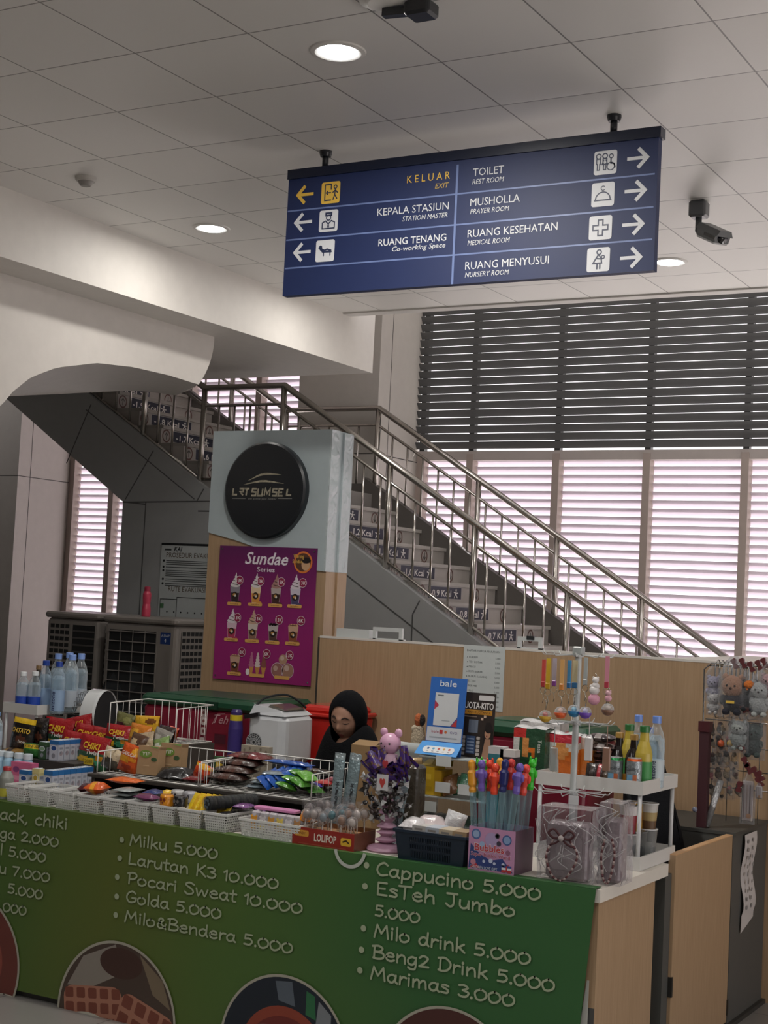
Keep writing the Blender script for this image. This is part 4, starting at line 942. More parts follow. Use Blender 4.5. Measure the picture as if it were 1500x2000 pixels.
l = B2(757, 2010); tp_ = B2(870, 1965); R3 = .30; c3 = (tp_[0]+.02, tp_[1]-R3); q = roundpic(*c3, R3, 'cup'); q.disc(0, 0, R3*.97, col='#4c2a26', n=56); q.disc(.02, 0, R3*.75, R3*.6, .0005, '#6b3730', n=40); q.build('cup_picture', 'print_sheet', bn)
rr_ = B2(38, 1900); R0 = R1; q = roundpic(rr_[0]-R0, rr_[1], R0, 'a'); q.disc(0, 0, R0*.97, col='#6e3a33', n=56); q.disc(.1, .02, .12, .15, .0004, '#8f4a40'); q.disc(.02, -.15, .2, .08, .0005, '#9a958f'); q.build('dessert_picture', 'print_sheet', bn)
for (x, y, w, h) in ((10, 1968, .125, .062), (172, 2004, .125, .06), (560, 2030, .2, .05)):
    a = B2(x, y); q = MB('#bdb9ac', Fb); q.disc(a[0], a[1], w, h, .003, n=40)
    if x == 10: b = B2(2, 1984); q.T = front(0, -.0065-.0050, 0); q.col = '#3a352f'; q.text('.000', b[0], b[1], .036, 0, width=.085, bold=.01); q.text('0', b[0]+.005, b[1]+.075, .03, 0)
    q.build('price_bubble', 'print_sheet', bn)
a, b = B2(656, 1664), B2(712, 1668); q = MB('#b8bdb3', Fb); cx = (a[0]+b[0])/2; q.ring(cx, CZ+.018, .060, .074, .0006, n=30, a0=PI+.1, a1=2*PI-.1); q.build('print_arc', 'print_sheet', bn)
# white paper strip hanging below the banner corner
w = WY(1146, 1890, CY0+.01); t = thing('paper_strip', 'white paper slip hanging behind the right edge of the green banner', 'paper', (w.x, CY0+.008, .20)); q = MB('#b9b9b2'); q.prism([(-.035, 0), (.012, 0), (.012, .32), (.004, .32)], -.002, 0, 'y'); q.build('sheet', 'print_sheet', t)
# dark display step that lifts the back rows
TX0, TX1, TY0, TY1, TZ = -4.66, -3.40, 5.47, 5.94, .985
tag(MB('#3a3531').box(TX0, TY0, TZ-.014, TX1, TY1, TZ).box(TX0+.01, TY0+.02, CZ, TX0+.03, TY1, TZ-.014).box(TX1-.03, TY0+.02, CZ, TX1-.01, TY1, TZ-.014).box(TX0+.03, TY1-.02, CZ, TX1-.03, TY1, TZ-.014).build('display_step', 'paint'), 'low dark display step on the counter lifting the wire baskets and crisps', 'display step')
tag(MB('#3a3531').box(-5.9, 5.70, CZ, -4.94, 5.93, TZ).build('display_step', 'paint'), 'low dark display step at the left lifting the crisp packets and back milk row', 'display step')
t = thing('side_table', 'white topped side table behind the left end of the counter, under the bottle rack', 'table', (0, 0, 0))
q = MB('#d6d0c6'); q.box(-6.2, CY1+.125, CZ-.04, -4.32, 6.64, CZ); q.build('tabletop', 'paint', t)
for x in (-6.15, -4.37):
    for y in (6.02, 6.59): q = MB('#5a5550'); q.box(x-.02, y-.02, 0, x+.02, y+.02, CZ-.04); q.build('leg', 'paint', t)
# ================================================================== goods: builders
def snackbag(name, label, cat, loc, w, h, t, colfn, texts=(), rz=0, rx=-.12, ry=0, group=None, seed=1, m='film', crimp=.07):
    """pillow bag standing on its lower seam, print on the front; texts: (string, x, z, size, colour, bold, width)"""
    T = thing(name, label, cat, loc, rz, group, rx, ry); S = Vector((seed*3.1, seed*7.7, 0))
    def surf(x, z, d):
        u, v = max(-1, min(1, 2*x/w)), max(0, min(1, z/h))
        b = t/2*(max(0, 1-u*u)**.55)*(max(0, math.sin(PI*v))**.55)
        b += .05*t*mnoise.noise(Vector((x/w*4, z/h*5, d))+S)*(1-abs(u)**4)
        return d*b
    def sh(d):
        def f(u, v):
            x, z = (u-.5)*w*(1-.05*math.sin(PI*v)), v*h
            return (x, surf(x, z, d), z+.006*h*mnoise.noise(Vector((u*5, v*3, 2))+S))
        return f
    q = MB(); q.grid(sh(-1), 12, 14, colfn=colfn); q.grid(lambda u, v: sh(1)(1-u, v), 12, 14, colfn=colfn)
    q.build('pouch', m, T)
    if texts:
        q = MB()
        for s_, x, z, size, c, bo, wd in texts:
            q.text(s_, x, z, size, 0, c, 'CENTER', wd, .1, bo, fn=lambda p: (p[0], surf(p[0], p[1], -1)-.0035, p[1]))
        q.build('lettering', 'print_sheet', T)
    return T
def band(*stops):
    """colour by height: (limit, colour) pairs"""
    return lambda u, v: next(c for l, c in stops if v <= l)
def blot(base, spots, seed=0):
    """colour patches: (u, v, radius u, radius v, colour)"""
    def f(u, v):
        c = base(u, v) if callable(base) else base
        for a, b, ra, rb, k in spots:
            if ((u-a)/ra)**2+((v-b)/rb)**2 < 1: c = k
        return c
    return f
def milkbox(label, loc, front_c, side_c, top_c, w=.042, d=.034, h=.082, group=None, rz=0, logo='#274b8c', cat='drink carton'):
    t = thing('milk_carton', label, cat, loc, rz, group)
    q = MB(side_c); q.box(-w/2, -d/2, 0, w/2, d/2, h); q.box(-w/2-.0006, -d/2-.0006, h*.80, w/2+.0006, d/2+.0006, h+.0004, top_c); q.box(-w/2+.003, -d/2+.003, h, w/2-.003, d/2-.003, h+.0012, '#c3cbd6'); q.build('carton', 'print_sheet', t)
    q = MB('#cfd3dc', front(0, -d/2-.0012, 0)); q.rect(-w*.46, h*.05, w*.46, h*.72, 0, front_c); q.disc(0, h*.62, w*.36, h*.15, .0004, '#d7dbe4', 20); q.disc(0, h*.62, w*.28, h*.11, .0007, logo, 18); q.disc(0, h*.25, w*.2, h*.13, .0006, '#8d8f98', 12)
    q.T = side(w/2+.0012, 0, 0); q.rect(-d*.44, h*.05, d*.44, h*.72, 0, '#b9bdc8'); q.rect(-d*.3, h*.58, d*.3, h*.68, .0004, '#8f93a0'); q.disc(0, h*.38, d*.3, h*.12, .0004, '#9a8f98', 10); q.disc(-d*.1, h*.42, d*.14, h*.06, .0006, '#7a7f8a', 8); q.build('print', 'print_sheet', t)
    q = MB('#d9dadb'); q.tube([(w*.3, d/2-.004, h+.002), (w*.3, -d*.2, h+.003), (w*.45, -d*.5, h*.8)], .002, 6); q.build('straw', 'plastic', t)
    return t
def bottle(label, loc, h, r, cap, body='clear_plastic', bodyc='#dfe8ec', liquid='#cfe0ea', lvl=.8, lab=None, labz=(.15, .5), neck=.42, name='water_bottle', cat='bottle', group=None, ribs=True, capr=None, text=None, shoulder=.72):
    t = thing(name, label, cat, loc, 0, group); nr = r*neck; cr = capr or nr*1.18; ch = h*.085; hb = h-ch
    pr = [(0, .0), (r*.85, .0), (r, h*.03)]
    n = 8
    for i in range(n): z = h*.03+(hb*shoulder-h*.03)*(i+.5)/n; pr.append((r*(1-.035*(i % 2)) if ribs else r, z))
    pr += [(r*.97, hb*shoulder+.01*h), (r*.78, hb*(shoulder+.12)), (nr*1.15, hb*(shoulder+.21)), (nr, hb*.97), (nr, hb)]
    q = MB(bodyc); q.lathe(pr, 18); q.build('bottle_body', body, t)
    if liquid and lvl:
        zl_ = hb*lvl; pl_ = [(0, .003)]+[(a*.94, max(z, .003)) for a, z in pr[1:] if z < zl_]+[(r*.5 if lvl > shoulder else r*.93, zl_)]
        q = MB(liquid); q.lathe(pl_, 16); q.build('drink', 'liquid', t)
    q = MB(cap); q.lathe([(cr, hb-.004), (cr, h-.003), (cr*.9, h), (0, h)], 16); q.build('cap', 'plastic', t)
    if lab:
        q = MB(lab); q.lathe([(r*1.012, h*labz[0]), (r*1.012, h*labz[1])], 18)
        if text: 
            s_, c = text; q.text(s_, 0, 0, r*.62, 0, c, 'LEFT', h*(labz[1]-labz[0])*.9, 0, .02, fn=lambda p: ((lambda a: (r*1.03*math.sin(a), -r*1.03*math.cos(a), h*labz[0]+p[0]+.004))(-p[1]/r+.35)))
        q.build('label', 'print_sheet', t)
    return t
def wirebar(q, pts, r=.0016, closed=False): q.tube(pts, r, 6, closed=closed)
def packet(name, label, cat, loc, w, d, h, col, rz=0, rx=0, ry=0, group=None, stripe=None, m='film', seed=0):
    """small flat packet lying down: a thin pillow with crimped ends"""
    t = thing(name, label, cat, loc, rz, group, rx, ry); S = Vector((seed*5.3, seed, 0))
    def f(sg):
        def g(u, v):
            e = (max(0, 1-(2*u-1)**2)**.5)*(max(0, math.sin(PI*v))**.5)
            return ((u-.5)*w, (v-.5)*d, h/2+sg*h/2*e*(1+.25*mnoise.noise(Vector((u*4, v*4, sg))+S)))
        return g
    cf = (lambda u, v: stripe if .36 < u < .62 else col) if stripe else (lambda u, v: col)
    q = MB(); q.grid(f(1), 8, 8, colfn=cf); q.grid(lambda u, v: f(-1)(1-u, v), 8, 8, colfn=cf); q.build('wrapper', m, t)
    return t
BZ = CZ+.001; TZ1 = TZ+.001
def X5(px, py, Y): w = WY(px, py, Y); return w.x

# ------------------------------------------------------------------ perforated baskets along the front edge
def basket_shell(q, w, d, h, nx, ny, nz, fl=.012, rim='#dcdcd9', th=.0022):
    def wall(a, b, n):
        a, b = Vector(a), Vector(b); dr = (b-a).normalized(); out = Vector((dr.y, -dr.x, 0))
        for i in range(n+1):
            p = a+(b-a)*i/n; q.bar(p+Vector((0, 0, .002)), p+out*fl+Vector((0, 0, h-.006)), .0060, th, up=out)
        for j in range(nz+1):
            g = j/nz; z = .004+(h-.012)*g; o = out*fl*g; q.bar(a+o+Vector((0, 0, z))-dr*fl*g, b+o+Vector((0, 0, z))+dr*fl*g, th, .0056)
    c = [(-w/2+fl, fl, 0), (w/2-fl, fl, 0), (w/2-fl, d-fl, 0), (-w/2+fl, d-fl, 0)]
    wall(c[0], c[1], nx); wall(c[1], c[2], ny); wall(c[2], c[3], nx); wall(c[3], c[0], ny)
    q.box(-w/2+fl, fl, 0, w/2-fl, d-fl, .003)
    return q
def rim_(q, w, d, h, t=.007):
    for a, b in (((-w/2, 0), (w/2, 0)), ((w/2, 0), (w/2, d)), ((w/2, d), (-w/2, d)), ((-w/2, d), (-w/2, 0))): q.bar((a[0], a[1], h-.004), (b[0], b[1], h-.004), t, .010)
    return q
bxs = [19, 64, 112, 159, 207, 255, 303, 354, 404]
bnames = ['white perforated basket at the left end of the front row, drink cartons above it', 'white perforated basket under the yellow carton, second from the left end', 'almost empty white perforated basket with one dark red wrapper, third from left', 'white perforated basket holding an orange wrapped snack', 'white perforated basket holding grey flat packets', 'white perforated basket holding a navy and a purple packet',
          'white perforated basket holding panda packs and an orange pack', 'white perforated basket under the yellow packets', 'white perforated basket with a dark biscuit roll leaning over it, beside the wide basket']
BW, BD, BH = .119, .20, .080
bask = thing('perforated_basket', bnames[0], 'basket', (0, 0, 0), 0, 'white baskets along the counter edge')
basket_shell(MB('#cfcfcc'), BW, BD, BH, 9, 13, 6).build('mesh_wall', 'plastic', bask); rim_(MB('#dadad7'), BW, BD, BH).build('rim', 'plastic', bask)
BXC = []
for i, px in enumerate(bxs):
    p = WZ(px, 1562+.148*px, CZ); x = p.x+BW/2-.004; BXC.append(x)
    if i == 0: bask.location = (x, CY0+.008, BZ)
    else: dup(bask, (x, CY0+.008, BZ), label=bnames[i])
wl, wr = WZ(465, 1634, CZ).x, WZ(572, 1652, CZ).x
BWX = (wl+wr)/2+.0
t = thing('perforated_basket', 'wide white perforated basket filled with clear animal pouches, beside the lollipop box', 'basket', (BWX, CY0+.008, BZ), 0, 'white baskets along the counter edge')
basket_shell(MB('#cfcfcc'), wr-wl+.012, .20, .075, 19, 13, 6).build('mesh_wall', 'plastic', t); rim_(MB('#dadad7'), wr-wl+.012, .20, .075).build('rim', 'plastic', t)
# what lies in them
for k in range(9): packet('filler_packs', 'added dark packs filling the bottom of the '+['first', 'second', 'third', 'fourth', 'fifth', 'sixth', 'seventh', 'eighth', 'ninth'][k]+' white basket from the left', 'snack', (BXC[k], CY0+.108, BZ+.006), .088, .165, .046 if k != 2 else .03, ['#5a4038', '#4a4a50', '#3a2a28', '#5a3a2c', '#4a4c4e', '#3c3444', '#4a423c', '#4f4228', '#2f2c2c'][k], 0, seed=60+k)  # added filler, coloured dark so the basket insides read as shaded
q3 = BZ+.036+.045
packet('wrapped_snack', 'dark red wrapped snack lying in an almost empty basket', 'snack', (BXC[2]+.03, CY0+.13, BZ+.036+.03), .07, .08, .045, '#4a1c24', .4, seed=1)
packet('wrapped_snack', 'orange and gold wrapped snack in the fourth white basket', 'snack', (BXC[3]-.01, CY0+.08, BZ+.036+.04), .085, .11, .06, '#c8551c', .2, stripe='#e09a2c', seed=2)
packet('wrapped_snack', 'shiny orange packet lying behind the orange and gold snack', 'snack', (BXC[3]+.05, CY0+.20, BZ+.036+.085), .16, .09, .03, '#d4601e', .15, seed=3)
for k in range(4): packet('flat_packet', ['grey flat packet at the bottom of a pile of four', 'grey flat packet second from the bottom of its pile', 'grey flat packet third from the bottom of its pile', 'grey flat packet on top of its pile'][k]+' in the fifth basket', 'packet', (BXC[4]+.005*k, CY0+.09, BZ+.036+.012+.019*k), .10, .13, .02, '#8d9494', .05*k-.05, group='grey packets in a basket', seed=k)
packet('flat_packet', 'navy blue oval packet in the white basket beside the grey pile', 'packet', (BXC[5]+.0, CY0+.12, BZ+.036+.062), .075, .09, .03, '#1f2f66', .1, seed=9)
packet('flat_packet', 'yellow packet tucked behind the navy packet', 'packet', (BXC[5]+.04, CY0+.17, BZ+.036+.06), .06, .07, .03, '#d9b02c', -.2, seed=12)
packet('flat_packet', 'purple berry packet in front of the navy packet', 'packet', (BXC[5]+.015, CY0+.055, BZ+.036+.045), .11, .07, .035, '#6b3358', -.05, seed=10)
def tubpack(label, x, y, z, c1, c2, r=.03):
    t = thing('panda_pack', label, 'snack', (x, y, z)); q = MB(c1); q.lathe([(0, 0), (r*.85, 0), (r, .006), (r, .045), (r*.9, .052), (0, .052)], 16); q.build('tub', 'film', t)
    q = MB(c2, front(0, -r-.001, .028)); q.disc(-.009, .004, .007, .008, 0, c2); q.disc(.009, .004, .007, .008, 0, c2); q.disc(0, -.009, .004, z=0, col=c2); q.build('print', 'print_sheet', t)
tubpack('white panda faced tub behind the orange pack in the seventh basket', BXC[6]-.03, CY0+.15, BZ+.036+.045, '#c9c9c9', '#2b2b2d'); tubpack('white tub right of the panda faced tub', BXC[6]+.04, CY0+.15, BZ+.036+.045, '#bcbcc2', '#4b4b55')
tubpack('orange tub at the front of the seventh basket', BXC[6]-.015, CY0+.055, BZ+.036+.035, '#d98c22', '#7b2f22'); tubpack('black shiny tub at the right front of the seventh basket', BXC[6]+.055, CY0+.06, BZ+.036+.035, '#1d1c1e', '#6b6460', .032)
for k in range(6): packet('yellow_packet', ['leftmost upright yellow packet of the row', 'yellow packet second from the left of the row', 'yellow packet third from the left of the row', 'yellow packet fourth from the left of the row', 'yellow packet fifth from the left of the row', 'rightmost yellow packet of the row'][k]+' leaning over the baskets', 'packet', (BXC[7]-.035+.028*k, CY0+.11+.005*k, BZ+.036+.055), .06, .095, .016, '#d4b31f', .1, rx=.9, ry=.12, group='yellow packets', seed=k+3, stripe='#c89a1b')
t = thing('biscuit_roll', 'long dark roll of biscuits in clear wrap lying across two baskets', 'biscuits', (BXC[8]-.06, CY0+.03, BZ+.036+.075), -.35)
q = MB('#2e2c2b'); T0 = Matrix.Rotation(-PI/2, 4, 'X'); q.T = T0
for k in range(13): q.lathe([(0, .001), (.026, .001), (.03, .005), (.03, .014), (.026, .018), (0, .018)], 14, (0, 0, .019*k), '#33302d' if k % 2 else '#262424')
q.build('biscuit_stack', 'matte', t)
q = MB('#4f5555'); q.T = T0; q.lathe([(.004, -.02), (.031, -.004), (.0315, .25), (.006, .27)], 14); q.build('clear_wrap', 'clear_film', t)
q = MB('#6d7d8a'); q.T = front(0, -.002, 0)
for k in range(6): q.disc(.016*math.cos(k), .016*math.sin(k), .007, n=8)
q.build('end_print', 'print_sheet', t)
for k in range(2): packet('dark_packet', ['dark foil packet lying at the bottom of the ninth basket', 'purple and white packet at the right of the ninth basket'][k], 'packet', (BXC[8]+.01+.045*k, CY0+.10+.04*k, BZ+.036+.02+.035*k), .07, .10, .025, ['#2b2a2d', '#6d3f77'][k], .2*k, seed=20+k)
# clear animal pouches in the wide basket
pc = ['#d99a3c', '#c9c3c6', '#c7903c', '#d9c05a', '#cfcbd0', '#b98b5a']
W6 = wr-wl-.03
for k in range(6):
    x = BWX-W6/2+W6*(k+.5)/6
    t = thing('animal_pouch', 'clear sweet pouch with ' + ['an orange cat print, leftmost', 'a pale grey print, second from left', 'an amber print, third from left', 'a yellow print, fourth from left', 'a white print, fifth from left', 'a tan print, rightmost'][k] + ' in the wide basket', 'sweet pouch', (x, CY0+.05, BZ+.02), 0, 'clear animal pouches', -.1)
    q = MB('#d9d3d8'); q.rbox(-W6/13, 0, 0, W6/13, .05, .085, .012); q.build('pouch', 'frosted', t)
    q = MB(pc[k], front(0, -.0015, .045)); q.disc(0, 0, .017, .018, 0); q.disc(-.011, .017, .006, z=0); q.disc(.011, .017, .006, z=0); q.disc(-.006, .003, .0025, z=.0004, col='#2d2624', n=8); q.disc(.006, .003, .0025, z=.0004, col='#2d2624', n=8); q.disc(0, -.022, .02, .012, 0, pc[(k+2) % 6]); q.build('animal_print', 'print_sheet', t)
    q = MB('#a8998c'); q.rbox(-W6/16, .012, .006, W6/16, .04, .05, .01); q.build('sweets', 'matte', t)
t = thing('pink_strip', 'pink plastic strip lying along the tops of the clear pouches', 'strip', (BWX-.02, CY0+.10, BZ+.107), .03)
q = MB('#cf86b4'); q.rbox(-W6/2+.02, -.02, 0, W6/2-.03, .025, .014, .006); q.build('strip', 'plastic', t)
packet('wrapped_snack', 'orange duck shaped wrapper at the right end of the wide basket', 'snack', (BWX+W6/2-.0, CY0+.10, BZ+.085), .05, .06, .05, '#e08a2a', .2, rx=.6, seed=31)
packet('wrapped_snack', 'purple and white pouch at the left end of the wide basket', 'snack', (BWX-W6/2-.005, CY0+.13, BZ+.06), .05, .07, .04, '#6b3a78', 0, rx=.7, seed=32, stripe='#cfc6d2')

# ------------------------------------------------------------------ drink cartons and small bottles at the left
a = WY(94, 1540, 5.41); n = 7
for k in range(n):
    milkbox(['nearest blue and white milk carton of the front row', 'milk carton second from the viewer in the front row', 'milk carton third from the viewer in the front row', 'middle milk carton of the front row of seven', 'milk carton fifth from the viewer in the front row', 'milk carton sixth from the viewer in the front row', 'farthest milk carton of the front row'][k]+', behind the baskets', (a.x, 5.425+.0415*k, BZ+.022), '#c9cdd8', '#b5b9c8', '#2b6aa8', h=.112, w=.052, d=.039, group='blue milk cartons in the front row')
tag(MB('#3a3633').box(WY(50, 1538, 5.43).x-.04, 5.402, CZ+.0005, a.x+.03, 5.70, CZ+.022).build('carton_plinth', 'paint'), 'low dark plinth under the front row of milk cartons', 'plinth')
milkbox('pale yellow drink carton at the left of the front milk row', (WY(73, 1538, 5.43).x, 5.43, BZ+.022), '#e0d49a', '#d3c78c', '#dccf92', w=.044, h=.112, logo='#b89a3a')
milkbox('single blue milk carton left of the yellow carton', (WY(50, 1538, 5.43).x, 5.43, BZ+.022), '#c9cdd8', '#b5b9c8', '#2b6aa8', w=.06, h=.097)
t = thing('drink_carton', 'pink drink carton turned sideways at the left end of the counter', 'drink carton', (WY(42, 1530, 5.53).x, 5.55, BZ+.001))
q = MB('#c9648c'); q.box(-.075, -.02, .0, .06, .025, .135); q.build('carton', 'print_sheet', t); q = MB('#7b3a72', front(-.04, -.0215, .10)); q.disc(0, 0, .02, .014); q.rect(-.02, -.05, .03, -.03, 0, '#d98aa8'); q.build('print', 'print_sheet', t)
a = WY(107, 1500, 5.73)
for k in range(4):
    milkbox(['nearest blue milk carton of the back row', 'second blue milk carton of the back row', 'third blue milk carton of the back row', 'farthest blue milk carton of the back row'][k]+', below the crisp packets', (a.x, 5.735+.043*k, TZ1), '#c9cdd8', '#b5b9c8', '#2b6aa8', w=.058, d=.040, h=.100, group='blue milk cartons in the back row')
milkbox('dark green drink carton left of the back milk row', (WY(85, 1500, 5.735).x, 5.735, TZ1), '#3c5a3c', '#2f4a33', '#3a5838', w=.05, h=.085, logo='#8fae8a')
for k, px in enumerate((3, 17, 37, 55)):
    w = WY(px, 1478, 5.64)
    t = thing('yogurt_bottle', ['white capped drink bottle cut by the left edge', 'white capped drink bottle, second from the left edge', 'white capped drink bottle above the pink carton, third from the left edge', 'white capped drink bottle beside the green carton'][k], 'bottle', (w.x, 5.64, BZ), 0, 'white capped bottles')
    q = MB('#9fc3dc'); q.lathe([(0, 0), (.024, 0), (.026, .01), (.026, .12), (.02, .137), (.022, .142)], 16); q.build('bottle_body', 'plastic', t); q = MB('#c9d4dc'); q.lathe([(.023, .138), (.023, .162), (.021, .165), (0, .165)], 16); q.build('cap', 'plastic', t)
w = WY(8, 1552, 5.26); bottle('grey and yellow juice bottle with a red cap at the far left counter edge', (w.x, 5.27, BZ), .15, .034, '#a8323a', 'plastic', '#8b8d86', None, 0, '#c9c04a', (.1, .35), .5, 'juice_bottle', ribs=False)
w = WY(0, 1440, 5.85); bottle('clear water bottle half cut by the left edge beside the black crisp packets', (w.x+.02, 5.80, TZ1), .2, .032, '#6f9ad2', lab='#b9c7d6')

# ------------------------------------------------------------------ crisp packets
def chiki(label, px, py0, py1, Y, w, rz=0, seed=1, rx=-.12, ry=0, z0=None, second=True):
    lo, hi = WY(px, py1, Y), WY(px, py0, Y); h = hi.z-lo.z
    cf = blot(band((.48, '#2c5a3a'), (1.1, '#a01f26')), [(.25, .25, .22, .14, '#e0b42a'), (.6, .22, .2, .12, '#3f8f6a'), (.8, .35, .16, .1, '#c98a22'), (.45, .1, .2, .08, '#1f3f2a')])
    tx = [('CHIKI', -.005, h*.60, h*.19, '#f0c23a', .035, w*.74)] + ([('Twist', .012, h*.44, h*.13, '#e6e2dc', .03, w*.55)] if second else [])
    snackbag('crisp_packet', label, 'crisps', (lo.x, Y, max(lo.z, BZ)), w*1.32, h, .05, cf, tx, rz, rx, ry, 'red and green crisp packets', seed)
def blackbag(label, px, py0, py1, Y, w, seed, txt='CHITATO', lab='#e0b92c', ry=0):
    lo, hi = WY(px, py1, Y), WY(px, py0, Y); h = hi.z-lo.z
    cf = blot(band((.86, '#1e1a19'), (.97, lab), (1.1, '#1e1a19')), [(.55, .42, .26, .12, '#5a3528'), (.4, .25, .22, .08, '#3a2620')])
    snackbag('crisp_packet', label, 'crisps', (lo.x, Y, lo.z), w, h, .05, cf, [(txt, 0, h*.60, h*.13, '#e0b848', .03, w*.8), ('lite', .02, h*.33, h*.08, '#d9d2c8', .02, w*.3)] if txt else (), 0, -.1, ry, None, seed)
blackbag('black crisp packet with a yellow band and gold lettering, beside the left rack', 38, 1402, 1474, 5.80, .150, 2, ry=.06)
blackbag('black crisp packet half hidden between the gold lettered one and the red packets', 76, 1402, 1466, 5.86, .10, 3, '', '#2a2422', ry=-.05)
lo, hi = WY(60, 1502, 5.73), WY(60, 1452, 5.73)
snackbag('crisp_packet', 'green crisp packet with a yellow band reading extra, below the black packets', 'crisps', (lo.x, 5.735, TZ1), .125, hi.z-TZ1, .05, band((.55, '#2f6b2c'), (.66, '#3f8a34'), (.93, '#e8c832'), (1.1, '#3f8a34')), [('EXTRA ISI 30%', 0, (hi.z-TZ1)*.73, .018, '#3a3520', .02, .10)], 0, -.1, 0, None, 4)
lo = WY(22, 1482, 5.74); packet('crisp_packet', 'brown and gold crisp packet lying flat at the left below the black packet', 'crisps', (lo.x, 5.76, TZ1), .12, .09, .035, '#8a6a35', 0, seed=8, stripe='#3a2a20')
chiki('red and green crisp packet at the upper left of the red group', 108, 1402, 1468, 5.96, .145, .05, 5, ry=.05)
chiki('red crisp packet lying tilted at the top of the red group', 155, 1398, 1450, 6.05, .14, .1, 6, ry=-.25)
chiki('red crisp packet behind the front two, only its lettering showing', 165, 1415, 1470, 6.0, .14, .0, 7, ry=.1)
chiki('red crisp packet third from the right at the back of the red group', 195, 1420, 1470, 6.0, .13, .0, 8, ry=.08)
chiki('front left crisp packet of the red group, above the back milk row', 137, 1428, 1488, 5.93, .13, .0, 9, ry=.08)
chiki('front right crisp packet of the red group, nearest the wire basket', 176, 1436, 1502, 5.86, .14, .05, 10, ry=.1)
chiki('rightmost crisp packet of the red group, leaning towards the orange packs', 228, 1415, 1466, 5.97, .12, .15, 11, ry=.05)
lo = WY(228, 1466, 5.97); tag(MB('#3a3531').box(lo.x-.08, 5.958, CZ, lo.x+.08, 6.04, lo.z-.001).build('packing_box', 'matte'), 'dark packing box under the rightmost red crisp packet', 'box')
lo = WY(105, 1404, 6.1); lo.z = 1.0; tag(MB('#3a3531').box(lo.x-.10, 6.045, CZ, lo.x+.08, 6.115, lo.z-.021).build('packing_box', 'matte'), 'dark packing box under the yellow topped crisp packet', 'box'); packet('crisp_packet', 'yellow topped crisp packet lying behind the red group', 'crisps', (lo.x, 6.1, lo.z-.02), .20, .10, .03, '#c9b02a', -.05, rx=.5, ry=-.15, seed=13, stripe='#5f7a2c')
lo = WY(172, 1502, 5.74); t = thing('price_tag', 'yellow price tag standing at the foot of the red crisp packets', 'price tag', (lo.x, 5.74, TZ1)); q = MB('#d9bc32'); q.box(-.03, -.001, 0, .03, .001, .032); q.build('card', 'print_sheet', t); q = MB('#4a3f1c', front(0, -.002, .008)); q.text('2000', -.024, 0, .018, 0, width=.048); q.build('lettering', 'print_sheet', t)

# ------------------------------------------------------------------ white wire baskets
def wirebasket(label, x0, x1, y0, y1, z0, zf, zb, slope=.02):
    t = thing('wire_basket', label, 'basket', (0, 0, 0)); C = '#d6d4cf'
    q = MB(C); wirebar(q, [(x0, y0, z0), (x1, y0, z0), (x1, y1, z0), (x0, y1, z0)], .0032, True); wirebar(q, [(x0, y0, z0), (x0, y0+slope, zf), (x0, y1, zb), (x1, y1, zb), (x1, y0+slope, zf), (x1, y0, z0)], .0032); q.build('frame', 'plastic', t)
    q = MB(C); n = int((x1-x0)/.045)
    for i in range(1, n): x = x0+(x1-x0)*i/n; wirebar(q, [(x, y0, z0), (x, y1, z0), (x, y1, zb)])
    m_ = int((y1-y0)/.045)
    for i in range(1, m_): y = y0+slope+(y1-y0-slope)*i/m_; zt_ = zf+(zb-zf)*i/m_; wirebar(q, [(x0, y, zt_), (x0, y, z0), (x1, y, z0), (x1, y, zt_)])
    q.build('wire_mesh', 'plastic', t)
    return t
wb0, wb1 = WY(188, 1511, 5.47).x, WY(387, 1536, 5.47).x
wirebasket('white wire basket holding the kraft pouches and orange nuts', wb0, wb1-.004, 5.475, 5.93, TZ1+.006, TZ1+.105, TZ1+.115, .0)
wb2 = WY(606, 1566, 5.47).x
wirebasket('white wire basket holding blue, green and grey packets', wb1+.008, wb2, 5.475, 5.93, TZ1+.006, TZ1+.115, TZ1+.125, .0)
u0 = WY(352, 1408, 5.99); wirebasket('white wire basket raised behind, holding olive and yellow packs', u0.x-.42, u0.x, 5.96, 6.26, 1.10, 1.275, 1.285, .0)
tag(MB('#3a3531').box(max(u0.x-.44, -4.66), 5.955, CZ, u0.x+.005, 6.28, 1.094).build('basket_plinth', 'paint'), 'dark plinth under the raised wire basket', 'plinth')
# contents of the first
def stand(name, label, cat, px, py0, py1, Y, w, t_, colfn, texts=(), rz=0, ry=0, seed=1, group=None, m='film', rx=-.12):
    lo, hi = WY(px, py1, Y), WY(px, py0, Y); h = hi.z-max(lo.z, TZ1+.01)
    return snackbag(name, label, cat, (lo.x, Y, max(lo.z, TZ1+.01)), w, h, t_, colfn, [(s_, x, z*h, sz*h, c, b, wd*w) for s_, x, z, sz, c, b, wd in texts], rz, rx, ry, group, seed, m)
stand('snack_pouch', 'clear bag of pale chips at the left of the first wire basket', 'snack', 212, 1460, 1512, 5.60, .11, .05, blot('#c9b79a', [(.5, .25, .6, .3, '#4a4438')]), ry=.25, seed=21)
stand('nut_bag', 'orange and yellow nut bag leaning in the wire basket', 'snack', 245, 1452, 1524, 5.58, .115, .045, blot('#c9541f', [(.3, .45, .3, .12, '#e2a02a'), (.8, .8, .2, .15, '#e2a02a'), (.5, .2, .25, .1, '#a83a1c'), (.7, .5, .2, .1, '#d98a24')]), [('GARUDA', 0, .60, .13, '#e8ded0', .02, .7)], ry=.22, seed=22)
stand('nut_bag', 'black nut bag behind the orange and yellow one', 'snack', 266, 1462, 1526, 5.62, .10, .04, '#211f20' and (lambda u, v: '#211f20'), [('NUTS', 0, .5, .12, '#8d857c', .02, .7)], ry=.2, seed=23)
